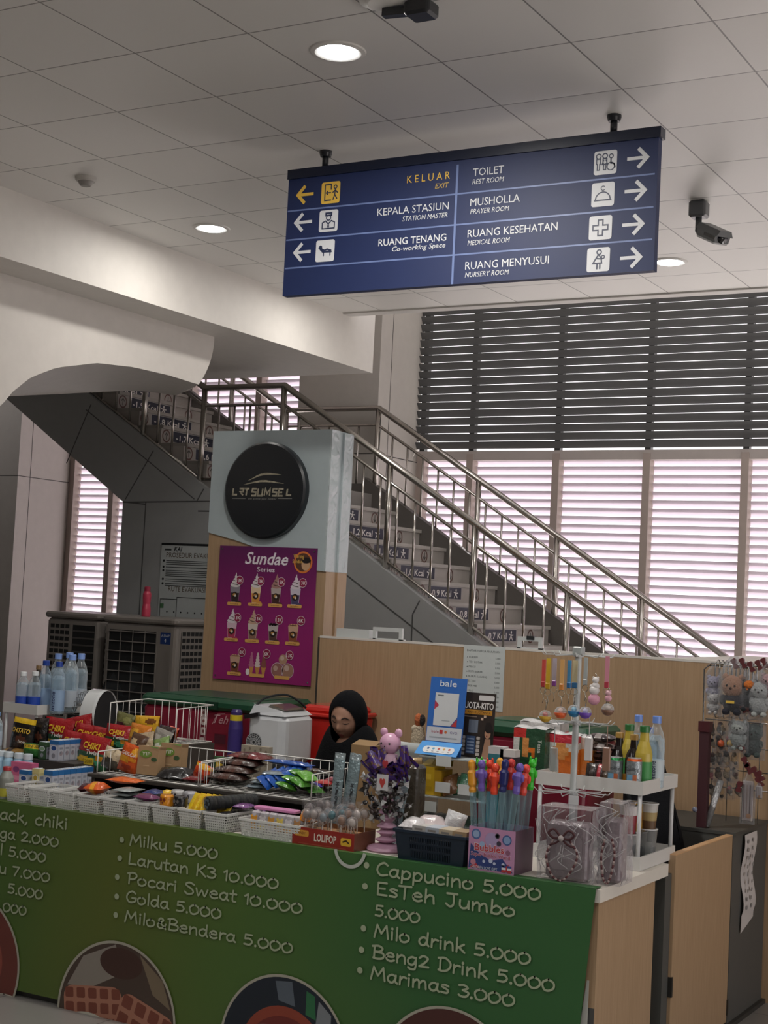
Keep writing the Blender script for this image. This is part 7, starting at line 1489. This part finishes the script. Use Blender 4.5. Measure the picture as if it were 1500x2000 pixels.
# ------------------------------------------------------------------ hook display of soft toys at the right
HY = 6.92
hx0, hx1 = WY(1372, 1300, HY).x, -1.55
t = thing('hook_display', 'tall display of wire hooks on a dark red post, hung with bagged soft toys', 'display stand', (0, 0, 0))
pb = WY(1365, 1640, HY)
q = MB('#3d1c22'); pb = WY(1370, 1640, HY-.03); q.box(pb.x-.022, HY-.05, .882, pb.x+.022, HY-.01, WY(1370, 1412, HY-.03).z); q.build('post', 'paint', t)
q = MB('#4a2328'); q.box(pb.x-.027, HY-.056, WY(1370, 1428, HY-.03).z, pb.x+.027, HY-.004, WY(1370, 1408, HY-.03).z); q.build('post_cap', 'plastic', t)
ztop = WY(1430, 1300, HY).z
q = MB('#a5a6a4'); q.tube([(hx0-.01, HY+.14, .89), (hx0-.03, HY+.14, ztop-.3), (hx0-.035, HY+.14, ztop-.03), (hx0, HY+.14, ztop), (hx1, HY+.14, ztop)], .004, 8)
for y in (1300, 1405, 1455, 1500, 1535): z = WY(1390, y, HY+.14).z; q.tube([(hx0-.02, HY+.14, z), (hx1, HY+.14, z)], .003, 8)
for k in range(9): x = hx0+.02+.075*k; q.tube([(x, HY+.145, .90), (x, HY+.145, ztop)], .0022, 6)
q.build('grid_panel', 'steel', t)
for k in range(11):
    x = WY(1390+8.2*k, 1300, HY).x; zz = ztop-.01; q = MB('#9fa09e'); q.tube(smooth_path([(x, HY+.14, zz-.10), (x, HY+.13, zz+.015), (x, HY+.09, zz+.025), (x, HY+.06, zz-.0), (x, HY+.055, zz-.07)], 5), .0028, 6); q.build('wire_hook', 'steel', t)
for k in range(5):
    x = WY(1395+16*k, 1405, HY).x; zz = WY(1400, 1402, HY).z; q = MB('#9fa09e'); q.tube([(x, HY+.14, zz), (x, HY+.02, zz), (x, HY+.0, zz+.02)], .0025, 6); q.build('wire_hook', 'steel', t)
def clip(label, px, py, Y, rot):
    p = WY(px, py, Y); t = thing('clip', label, 'clip', p, 0, 'dark red clips on the toy bags', 0, rot); q = MB('#5a2a2c'); q.prism([(-.010, -.022), (.010, -.022), (.013, -.014), (.006, .0), (.013, .016), (.010, .026), (-.010, .026), (-.013, .016), (-.006, 0), (-.013, -.014)], -.009, .009, 'y'); q.build('jaws', 'plastic', t); q = MB('#8d8a88'); q.tube([(-.012, 0, 0), (.012, 0, 0)], .003, 8); q.build('spring', 'steel', t)
nm_ = ['first', 'second', 'third', 'fourth', 'fifth', 'sixth']
for k, (px, py) in enumerate(((1436, 1297), (1452, 1296), (1468, 1303), (1483, 1300), (1494, 1296))): clip(nm_[k]+' dark red clip from the left along the top toy bags', px, py, HY-.02, -.5)
for k, (px, py) in enumerate(((1452, 1383), (1465, 1388), (1480, 1386))): clip(nm_[k]+' dark red clip from the left below the top toys', px, py, HY-.03, -.7)
for k, (px, py) in enumerate(((1457, 1489), (1463, 1502), (1476, 1508), (1486, 1516), (1484, 1528))): clip(nm_[k]+' dark red clip from the top of the group beside the lower pouches', px, py, HY-.03, -.6)
clip('single dark red clip at the end of the bright wire, low on the display', 1444, 1537, HY-.03, .2); clip('single dark red clip between the middle bags and the green toy', 1446, 1458, HY-.03, -.8)
def bagwrap(par, w, h, d, S, z0=0):
    q = MB('#c6c8ca')
    for sg in (-1, 1): q.grid(lambda u, v: ((u-.5)*w*(1-.75*max(0, v-.72)/.28), sg*d/2*math.sin(PI*u)**.6*(math.sin(PI*min(1, v*1.05))**.5 if v > 0 else 0)+.008*mnoise.noise(Vector((u*4, v*4, sg+S))), z0+h*v), 8, 10)
    q.build('clear_bag', 'clear_film', par)
def plush(label, px, py, Y, r, body, head, extra=None, bag=True, seed=1, tall=1.0):
    p = WY(px, py, Y); t = thing('plush_toy', label, 'soft toy', p, 0, 'bagged soft toys'); S = Vector((seed, 1, 2))
    f = lambda q_: q_+Vector((1, .6, 1))*r*.08*mnoise.noise(q_*(3/r)+S)
    q = MB(body); q.ball((0, 0, -r*.75*tall), (r*.82, r*.6, r*.75*tall), seg=16, rings=11, fn=f)
    for sx in (-1, 1): q.ball((sx*r*.7, -r*.2, -r*.6), (r*.28, r*.28, r*.4), seg=10, rings=7); q.ball((sx*r*.42, -r*.3, -r*1.45*tall), (r*.3, r*.4, r*.26), seg=10, rings=7)
    q.build('toy_body', 'fur', t)
    q = MB(head); q.ball((0, -r*.05, r*.45), (r*.9, r*.7, r*.8), seg=18, rings=12, fn=f)
    for sx in (-1, 1): q.ball((sx*r*.62, 0, r*1.12), r*.26, seg=10, rings=7)
    hd_ = q.build('toy_head', 'fur', t)
    q = MB('#1d1b1b')
    for sx in (-1, 1): q.ball((sx*r*.3, -r*.68, r*.5), r*.09, seg=8, rings=6)
    q.ball((0, -r*.76, r*.3), r*.10, extra or '#2a2424', 8, 6); q.build('face', 'gloss', hd_)
    if bag: bagwrap(t, r*2.3, r*4.6, r*1.6, seed, -r*1.9*tall)
plush('pale lilac soft toy in a clear bag, top left of the hook display', 1394, 1340, HY+.04, .038, '#a8a5b8', '#aeabc0', seed=1); plush('small white soft toy with a grey nose under the lilac one', 1394, 1372, HY+.02, .032, '#c2c0be', '#c9c7c5', '#8a8080', seed=2)
plush('large tan soft toy in dark trousers, the biggest of the top row', 1432, 1352, HY-.02, .062, '#2a2a33', '#b08468', '#3a2a2a', seed=3)
t = bpy.data.objects['plush_toy.002']; q = MB('#d2b04a', front(0, -.045, -.05)); q.rect(-.02, 0, .02, .012); q.build('yellow_badge', 'print_sheet', t)
plush('black and orange bird soft toy in a clear bag, right of the tan one', 1463, 1352, HY-.02, .045, '#22252a', '#2a2b2e', '#c96a2a', seed=4, tall=1.2); t = bpy.data.objects['plush_toy.003']; q = MB('#c9702f'); q.ball((.006, -.022, .035), (.026, .022, .02), seg=12, rings=8); q.build('orange_mask', 'fur', t)
plush('pale grey soft toy in a clear bag at the right of the top row', 1485, 1358, HY-.03, .05, '#a9adab', '#b0b3b1', seed=5, tall=1.2); plush('pink soft toy half cut by the right edge of the photo', 1499, 1335, HY-.03, .035, '#b88f92', '#c0989a', seed=6)
plush('dark green soft toy in a clear bag below the grey one', 1472, 1440, HY+.02, .05, '#3f4a48', '#46524f', seed=7, tall=1.1); plush('grey white soft toy in a shiny bag left of the dark green one', 1443, 1430, HY-.02, .042, '#8f9693', '#9a9f9c', seed=8, tall=1.2)
rr = rnd(21)
pal = ['#6a5a4a', '#4a4038', '#8a7a62', '#a09080', '#5a3a32', '#b8ac98', '#3a3432', '#c9a87a', '#a86a6a', '#70685f']
rows_ = [(1425, 5), (1452, 6), (1482, 7), (1512, 7), (1545, 6)]; kk = 0
for (py, n) in rows_:
    for i in range(n):
        px = 1387+(1440-1387)*(i+.5)/n+rr.uniform(-2, 2); p = WY(px, py, HY+.06); t = thing('trinket_bag', 'small clear bag with a brown or grey trinket in the middle of the hook display', 'trinket', (p.x, HY+.05+.05*(i % 2), p.z), rr.uniform(-.4, .4), 'trinket bags on the hook display'); c = pal[kk % 10]; r = rr.uniform(.012, .019)
        q = MB(c); q.ball((0, 0, 0), (r, r*.7, r*1.2), seg=10, rings=7); q.ball((rr.uniform(-.006, .006), -r*.4, r*1.3), r*.7, pal[(kk*3+1) % 10], 8, 6); q.ball((r*.5, 0, -r*1.2), r*.55, pal[(kk*7+2) % 10], 8, 6); q.build('trinket', 'fur', t)
        q = MB('#c3c5c6'); q.grid(lambda u, v: ((u-.5)*.05*(1-.6*max(0, v-.7)), -r-.006*math.sin(PI*u), -.04+.10*v), 4, 5); q.build('clear_bag', 'clear_film', t); kk += 1
for px, py, c, lb_ in ((1408, 1452, '#b0502c', 'orange ball trinket in the middle of the hook display'), (1427, 1452, '#c9a23a', 'yellow ball trinket beside the orange one')): p = WY(px, py, HY+.0); t = thing('trinket', lb_, 'trinket', p); q = MB(c); q.ball((0, 0, 0), .017, seg=14, rings=10); q.build('ball', 'plastic', t); q = MB('#9a9896'); q.tube([(0, 0, .015), (0, 0, .06)], .0015, 6); q.build('cord', 'steel', t)
for k, (px0, px1, y0, y1, Y, c) in enumerate(((1444, 1474, 1505, 1608, HY-.02, '#a39a98'), (1474, 1490, 1528, 1560, HY-.04, '#a8a4a4'))):
    a, b, z1 = WY(px0, y1, Y), WY(px1, y1, Y), WY(px0, y0, Y); w, h = b.x-a.x, z1.z-a.z; t = thing('hanging_pouch', ['long pale pink clear pouch hanging above the grey cabinet', 'small shiny clear pouch right of the long pink one'][k], 'pouch', (a.x+w/2, Y, a.z)); bagwrap(t, w, h, .03, 30+k); q = MB(c); q.rbox(-w*.36, -.006, h*.06, w*.36, .006, h*.82, .006); q.build('content', 'plastic', t)
    q = MB('#6f5f60', front(0, -.0075, 0))
    for i in range(3): q.rect(-w*.28+w*.2*i, h*.12, -w*.20+w*.2*i, h*.75, 0, ['#6f5f60', '#8a7a78', '#5f5254'][i])
    q.disc(w*.1, h*.16, w*.16, z=.0006, col='#a07858'); q.build('print', 'print_sheet', t)
w = WY(1380, 1660, HY); t = tag(MB('#a9aaab').tube([(w.x, HY-.02, .885), (w.x+.05, HY+.02, 1.10)], .016, 12).build('rolled_tube', 'foil'), 'silvery rolled tube leaning at the foot of the dark red post', 'roll')
# black bag and dark chair behind the rack
a = WY(1345, 1560, 6.55)
t = thing('black_bag', 'large black bag standing on the floor behind the right rack', 'bag', (WY(1318, 1600, 6.5).x-.11, 6.62, 0)); zt_ = WY(1300, 1455, 6.5).z
q = MB('#17181b'); S = Vector((3, 3, 3))
q.grid(lambda u, v: (lambda a_, z, k: ((.17+.015*math.sin(3*a_))*k*math.cos(a_)-.10*v**2, .14*k*math.sin(a_), z))(2*PI*u, zt_*v, (1-.62*v**3)*(1+.08*mnoise.noise(Vector((u*6, v*5, 0))+S))), 28, 20, closed_u=True); q.poly([(.2*.38*math.cos(2*PI*i/12)-.1, .05*math.sin(2*PI*i/12), zt_) for i in range(12)]); q.build('bag_body', 'cloth', t)
q = MB('#1d1f22'); q.tube(smooth_path([(-.13, -.02, zt_-.02), (-.12, -.09, zt_-.25), (.02, -.15, zt_-.45)], 6), .012, 8); q.build('strap', 'cloth', t)
q = MB('#6a6f80'); w = WY(1350, 1583, 6.45); p = Vector((w.x-t.location.x, -.12, w.z)); q.ball(p, (.012, .01, .012), seg=10, rings=7); q.build('buckle', 'plastic', t)

# ------------------------------------------------------------------ ice box, ice maker, tumbler, bin behind the counter
BTZ = .93
bt = thing('back_table', 'dark back table under the ice maker and red ice box', 'table', (0, 0, 0)); q = MB('#5a4a3c'); q.box(-5.75, 6.655, BTZ-.04, -4.06, 7.40, BTZ); q.build('tabletop', 'paint', bt)
for x in (-5.70, -4.11):
    for y in (6.70, 7.35): q = MB('#3f362e'); q.box(x-.025, y-.025, 0, x+.025, y+.025, BTZ-.04); q.build('leg', 'paint', bt)
c0, c1 = WY(268, 1360, 6.98), WY(407, 1374, 6.72)
cx0, cx1 = WY(271, 1340, 6.95).x, -4.63; 
def icebox(name, label, x0, x1, y0, y1, z0, z1, lidh):
    t = thing(name, label, 'ice box', (0, 0, 0)); q = MB('#7a1c30'); q.rbox(x0, y0, z0, x1, y1, z1-lidh, .03, top=(.01, .01)); q.build('body', 'plastic', t)
    q = MB('#1f4a34'); q.rbox(x0-.022, y0-.022, z1-lidh, x1+.022, y1+.022, z1, .035); q.rbox(x0+.05, y0+.05, z1-.004, x1-.05, y1-.05, z1+.006, .02); q.build('lid', 'plastic', t); return t
zl1 = WY(360, 1366, 6.76).z
ib = icebox('ice_box', 'dark red ice box with a dark green lid in front of the pillar', -5.40, -4.66, 6.80, 7.36, BTZ, zl1+.015, .062)
# stickers on its right front
q = MB('#b8a9a6', front(0, 6.789, 0)); 
for i, (px, py) in enumerate(((398, 1392), (398, 1408), (397, 1428), (395, 1448), (393, 1474))): w = WY(px, py, 6.79); q.rrect(w.x-.016, w.z-.022, w.x+.016, w.z+.022, .008, .0); q.disc(w.x, w.z, .009, z=.0006, col='#7a4a4a', n=10)
w = WY(418, 1412, 6.79); q.text('Teh', w.x, w.z, .05, .0, '#b38a90', shear=.4, bold=0); q.line([(w.x-.01, w.z-.006), (w.x+.02, w.z+.05), (w.x+.07, w.z+.055)], .004, 0, '#b38a90'); w = WY(419, 1440, 6.79); q.rect(w.x, w.z-.03, w.x+.075, w.z+.02, 0, '#4a1526'); q.build('stickers', 'print_sheet', ib)
q = MB('#163527'); w = WY(408, 1374, 6.76); q.box(w.x-.03, 6.765, w.z-.03, w.x+.05, 6.80, w.z+.01); q.build('latch', 'plastic', ib)
ib2x = WY(985, 1440, 6.4).x; z2_ = WY(985, 1410, 6.4).z
icebox('ice_box', 'second dark red ice box with a green lid behind the tissue packets', ib2x-.16, ib2x+.40, 6.42, 6.80, .70, z2_, .07)
tag(MB('#4f4a45').box(ib2x-.2, 6.40, 0, ib2x+.45, 6.85, .70).build('stool', 'paint'), 'dark low stand carrying the second red ice box', 'stand')
# purple tumbler
b0, tp0 = WY(456, 1476, 6.71), WY(465, 1386, 6.71); hT = tp0.z-BTZ-.001
t = thing('tumbler', 'purple drinking tumbler with a yellow band beside the ice maker', 'tumbler', (b0.x+.005, 6.71, BTZ+.001)); r = .040
q = MB('#3a2f70'); q.lathe([(0, 0), (r*.95, 0), (r, .01), (r, hT*.66), (r*.86, hT*.80), (r*.8, hT*.82)], 22); q.build('body', 'plastic', t); q = MB('#c9b32a'); q.lathe([(r*.83, hT*.80), (r*.85, hT*.805), (r*.85, hT*.90), (r*.8, hT*.905)], 22); q.build('band', 'plastic', t); q = MB('#3a2c66'); q.lathe([(r*.78, hT*.90), (r*.8, hT*.96), (r*.6, hT), (0, hT)], 22); q.build('cap', 'plastic', t)
# ice maker
i0 = WY(477, 1490, 6.66); iz = WY(482, 1374, 6.70).z; iw = .245
t = thing('ice_maker', 'white portable ice maker with a smoked lid and round vent', 'ice maker', (i0.x, 6.66, BTZ+.001)); ih = iz-BTZ
q = MB('#c3c6ca'); q.prism([(0, .04), (.36, .04), (.36, ih*.84), (.33, ih*.90), (.12, ih*.985), (.03, ih), (0, ih*.95)], 0, .02, 'x') if 0 else q.rbox(0, 0, .035, iw, .30, ih*.86, .045); q.add([(.01, .01, ih*.85), (iw-.01, .01, ih*.85), (iw-.015, .29, ih*.85), (.01, .29, ih*.85), (.025, .03, ih), (iw-.05, .03, ih*.93), (iw-.05, .27, ih*.93), (.025, .27, ih)], [[4, 5, 6, 7], [0, 1, 5, 4], [1, 2, 6, 5], [2, 3, 7, 6], [3, 0, 4, 7]]); q.build('housing', 'plastic', t)
q = MB('#5a5650'); q.add([(.10, .045, ih*.995-.012), (iw-.035, .045, ih*.93+.003), (iw-.035, .26, ih*.93+.003), (.10, .26, ih*.995-.012), (.11, .055, ih+.004), (iw-.06, .055, ih*.945+.006), (iw-.06, .25, ih*.945+.006), (.11, .25, ih+.004)], [[4, 5, 6, 7], [0, 1, 5, 4], [1, 2, 6, 5], [2, 3, 7, 6], [3, 0, 4, 7]]); q.build('smoked_lid', 'gloss', t)
q = MB('#1d1f22'); q.rbox(.005, .005, 0, iw-.005, .295, .036, .03); q.build('base', 'plastic', t)
q = MB('#15171a'); q.tube(smooth_path([(.03, .03, ih*.97), (.05, .10, ih*1.10), (iw*.55, .16, ih*1.16), (iw-.06, .22, ih*1.06), (iw-.04, .26, ih*.96)], 8), .006, 8); q.build('cable', 'rubber', t); q = MB('#1b1c1f'); q.bar((-.006, -.006, ih*.80), (.085, -.010, ih*.86), .018, .022); q.build('handle', 'plastic', t)
q = MB('#26282a', front(.055, -.0012, ih*.42)); q.disc(0, 0, .05, n=30); q.build('vent', 'matte', t); q = MB('#a9acb0', front(.055, -.0022, ih*.42))
for r_ in (.012, .021, .030, .039, .048): q.ring(0, 0, r_-.0016, r_+.0016, 0, n=30)
for k in range(16): a = k*PI/8; q.line([(.008*math.cos(a), .008*math.sin(a)), (.048*math.cos(a+.3), .048*math.sin(a+.3))], .0022, 0, cap=False)
q.build('vent_grille', 'plastic', t)
# red bin
b0 = WY(580, 1374, 7.06); t = thing('red_bin', 'bright red plastic bin behind the seated woman', 'bin', (b0.x, 7.035, BTZ+.001)); rzt = b0.z-BTZ
q = MB('#b5251f'); q.rbox(.02, .02, 0, .30, .34, rzt-.06, .03, top=(.015, .015)); q.build('body', 'plastic', t); q = MB('#bf2a22'); q.rbox(-.01, -.01, rzt-.065, .33, .37, rzt-.04, .03); q.rbox(.02, .01, rzt-.04, .31, .36, rzt, .035, top=(-.02, -.02)); q.build('lid', 'gloss', t)

# ------------------------------------------------------------------ the seated woman
fc = WY(650, 1413, 6.10)                      # centre of the face
pr_ = thing('person', 'seated woman in a black headscarf and black top looking down behind the counter', 'person', (fc.x+.02, 6.20, 0))
HZ = WY(662, 1400, 6.15).z
HD = Matrix.Translation((0, 0, HZ)) @ Matrix.Rotation(math.radians(6), 4, 'Y') @ Matrix.Rotation(math.radians(5), 4, 'Z') @ Matrix.Rotation(math.radians(20), 4, 'X')
def gs(x, m, s): return math.exp(-((x-m)/s)**2)
def head_pt(th, ph):
    """th round the vertical (0 = front), ph from the top"""
    sx, sz = math.sin(th)*math.sin(ph), math.cos(ph); fy = math.cos(th)*math.sin(ph)
    jaw = 1-.28*max(0, -sz)**1.3
    x = .074*sx*jaw; z = .112*sz; y = -.092*fy*(1-.06*max(0, -sz))
    if fy > 0:
        f = gs(sx, 0, .6)
        y -= .022*gs(sx, 0, .15)*gs(sz, -.20, .16)*fy + .010*gs(sx, 0, .11)*gs(sz, .02, .2)*fy      # nose
        y += .012*(gs(sx, .42, .2)+gs(sx, -.42, .2))*gs(sz, .08, .13)                                # eye hollows
        y -= .006*(gs(sx, .40, .14)+gs(sx, -.40, .14))*gs(sz, .06, .07)                               # lids
        y -= .006*gs(sx, 0, .5)*gs(sz, .22, .08)                                                      # brow ridge
        y -= .011*gs(sx, 0, .28)*gs(sz, -.50, .07) + .009*gs(sx, 0, .24)*gs(sz, -.61, .06)            # lips
        y += .004*gs(sx, 0, .3)*gs(sz, -.555, .025)
        y -= .010*gs(sx, 0, .3)*gs(sz, -.85, .14)                                                     # chin
        y -= .006*(gs(sx, .55, .25)+gs(sx, -.55, .25))*gs(sz, -.25, .25)                              # cheeks
    return (x, y, z)
SK = '#a67e69'
# body: one skinned figure, head joined to it
bm = bmesh.new()
pts = [((0, .06, .56), .14), ((0, .05, .72), .125), ((0, .03, .90), .135), ((0, .02, 1.03), .12), ((0, .01, 1.09), .055), ((0, -.005, HZ-.09), .05),
       ((-.12, .02, 1.03), .062), ((-.175, -.02, .97), .056), ((-.27, -.08, .84), .045), ((-.15, -.17, .70), .034), ((.12, .02, 1.03), .062), ((.18, 0, .95), .055), ((.24, -.06, .80), .045), ((.12, -.17, .70), .034),
       ((-.10, .03, .52), .10), ((-.12, -.20, .52), .078), ((-.12, -.20, .12), .05), ((-.12, -.28, .05), .04), ((.10, .03, .52), .10), ((.12, -.20, .52), .078), ((.12, -.20, .12), .05), ((.12, -.28, .05), .04)]
eds = [(0, 1), (1, 2), (2, 3), (3, 4), (4, 5), (3, 6), (6, 7), (7, 8), (8, 9), (3, 10), (10, 11), (11, 12), (12, 13), (0, 14), (14, 15), (15, 16), (16, 17), (0, 18), (18, 19), (19, 20), (20, 21)]
def hand_pts(w, d, s):
    """palm, four fingers, thumb growing from the wrist index w along d"""
    w_i = w; o = Vector(pts[w][0]); d = Vector(d).normalized(); up = Vector((0, 0, 1)); sdv = d.cross(up).normalized()*s
    pts.append((tuple(o+d*.055), .022)); pi_ = len(pts)-1; eds.append((w_i, pi_))
    for k, (off, ln_) in enumerate(((-.024, .066), (-.008, .074), (.008, .070), (.024, .056))):
        b_ = o+d*.085+sdv*off; pts.append((tuple(b_), .0095)); i1 = len(pts)-1; eds.append((pi_, i1))
        pts.append((tuple(b_+d*ln_*.55-up*.008), .0088)); eds.append((i1, len(pts)-1)); pts.append((tuple(b_+d*ln_*.9-up*.028), .0075)); eds.append((len(pts)-2, len(pts)-1))
    b_ = o+d*.03-sdv*.032; pts.append((tuple(b_), .011)); eds.append((w_i, len(pts)-1)); pts.append((tuple(b_+d*.035-sdv*.012-up*.008), .0095)); eds.append((len(pts)-2, len(pts)-1)); pts.append((tuple(b_+d*.06-sdv*.006-up*.02), .008)); eds.append((len(pts)-2, len(pts)-1))
hand_pts(9, (.85, -.3, -.25), 1); hand_pts(13, (-.85, -.3, -.25), -1)
me = bpy.data.meshes.new('body_cage'); me.from_pydata([p[0] for p in pts], eds, []); o = bpy.data.objects.new('body_cage', me); COLL.objects.link(o)
o.modifiers.new('s', 'SKIN'); sk = me.skin_vertices[0].data
for i, p in enumerate(pts): sk[i].radius = (p[1]*(1.25 if i in (1, 2, 3) else 1), p[1]*(.85 if i in (1, 2, 3) else 1)); sk[i].use_root = (i == 0)
sb = o.modifiers.new('sub', 'SUBSURF'); sb.levels = sb.render_levels = 2
dg = bpy.context.evaluated_depsgraph_get(); ev = o.evaluated_get(dg).to_mesh()
bv = [tuple(v.co) for v in ev.vertices]; bf = [list(p.vertices) for p in ev.polygons]; o.evaluated_get(dg).to_mesh_clear(); bpy.data.objects.remove(o)
q = MB(SK); q.add(bv, bf, SK, True); q.T = HD
nt_, npz = 56, 44
hv = [head_pt(-PI+2*PI*i/nt_, PI*(.02+.96*j/npz)) for j in range(npz+1) for i in range(nt_)]
lipz = lambda j: math.cos(PI*(.02+.96*j/npz))
hf, hc = [], []
base_v = len(q.v); q.v += [q.T @ Vector(p) for p in hv]
for j in range(npz):
    for i in range(nt_):
        th = -PI+2*PI*(i+.5)/nt_; ph = PI*(.02+.96*(j+.5)/npz); sx, sz, fy = math.sin(th)*math.sin(ph), math.cos(ph), math.cos(th)*math.sin(ph)
        c = SK
        if fy > .5 and abs(sx) < .24 and -.66 < sz < -.46: c = '#96524e'
        q.f.append([base_v+j*nt_+i, base_v+j*nt_+(i+1) % nt_, base_v+(j+1)*nt_+(i+1) % nt_, base_v+(j+1)*nt_+i]); q.c.append(L(c)); q.m.append(0); q.sm.append(True)
for s_ in (-1, 1): q.ball((s_*.074, .0, -.01), (.008, .018, .03), seg=10, rings=8)
body = q.build('body', 'skin', pr_)
def onface(sx, sz, out=.0012):
    ph = math.acos(sz); th = math.asin(max(-1, min(1, sx/math.sin(ph)))); p = Vector(head_pt(th, ph)); return p+Vector((sx*.3, -1, 0)).normalized()*out
q = MB('#2a1d18', HD)
for s_ in (-1, 1): q.tube([onface(s_*(.20+.42*t_), .24+.07*math.sin(PI*min(1, t_*1.1))-.03*t_) for t_ in [i/8 for i in range(9)]], [.0016+.0018*math.sin(PI*min(1, .15+i/9)) for i in range(9)], 6)
q.build('eyebrows', 'matte', pr_)
q = MB('#1b1412', HD)
for s_ in (-1, 1): q.tube([onface(s_*(.24+.36*t_), .045-.035*math.sin(PI*t_)) for t_ in [i/8 for i in range(9)]], [.001+.0012*math.sin(PI*(i+.5)/9) for i in range(9)], 6)
q.build('eyelashes', 'matte', pr_)
# headscarf: hood around the face and a drape over the shoulders
q = MB('#0d0e11')
def hood(u, v):
    """shell round the head, open over the face"""
    a = 2*PI*u; up = math.cos(a); a0 = math.radians(56-12*up if up > 0 else 56+10*(-up)**1.5); al = a0+(PI-a0)*v
    d = Vector((math.sin(al)*math.sin(a), -math.cos(al), math.sin(al)*up))
    k = 1.0+.10*min(1, v*5)**.6
    p = Vector((d.x*.084*k, d.y*.100*k+.004, d.z*.118*k)); p += d*.003*mnoise.noise(Vector((u*8, v*5, 1)))
    return HD @ p
q.grid(hood, 40, 18)
def drape(u, v):
    a = 2*PI*u-PI/2; z0 = HZ-.035-.083*max(0, -math.sin(a))**2; zb_ = .90+.05*math.cos(a)
    k = v**.75; rx = .086+(.225-.086)*k; ry = .098+(.155-.098)*k; y0 = .0+.03*k
    z = z0+(zb_-z0)*(v**1.25)
    f = .010*math.sin(a*7+v*4)*v
    return (rx*math.cos(a)*(1+f)+.012*(1-v), y0+ry*math.sin(a)*(1+f), z)
q.grid(drape, 48, 16); q.build('headscarf', 'cloth', pr_)
# loose black top and trousers over the body
q = MB('#0d0e11')
def loft(path, n=18):
    P = [Vector(p[0]) for p in path]; q.tube(smooth_path(P, 5), [path[min(len(path)-1, i//5)][1]+(path[min(len(path)-1, i//5+1)][1]-path[min(len(path)-1, i//5)][1])*(i % 5)/5 for i in range((len(P)-1)*5+1)], 16)
q.grid(lambda u, v: (lambda a, z, k: (.205*k*math.cos(a)*(1+.03*math.sin(a*5+z*9)), .045+.165*k*math.sin(a), z))(2*PI*u, .50+.56*v, 1.0-.12*math.sin(PI*v)-.45*max(0, v-.82)/.18*.9), 36, 16)
loft([((-.10, .02, 1.04), .075), ((-.185, -.02, .97), .072), ((-.275, -.08, .84), .060), ((-.17, -.155, .72), .048)]); loft([((.10, .02, 1.04), .075), ((.19, 0, .95), .072), ((.25, -.06, .80), .060), ((.145, -.155, .72), .048)])
q.build('black_top', 'cloth', pr_)
q = MB('#1b1c21'); loft([((-.10, .05, .52), .115), ((-.12, -.20, .53), .09), ((-.12, -.205, .14), .07)]); loft([((.10, .05, .52), .115), ((.12, -.20, .53), .09), ((.12, -.205, .14), .07)]); q.build('trousers', 'cloth', pr_)
t = thing('stool', 'low dark stool under the seated woman', 'stool', (fc.x+.02, 6.26, 0)); q = MB('#4a4038'); q.lathe([(0, .36), (.17, .36), (.18, .37), (.18, .395), (.17, .40), (0, .40)], 24); q.build('seat', 'plastic', t)
for k in range(4): a = PI/4+k*PI/2; q = MB('#4a4038'); q.tube([(.12*math.cos(a), .12*math.sin(a), .36), (.16*math.cos(a), .16*math.sin(a), 0)], .016, 8); q.build('leg', 'plastic', t)
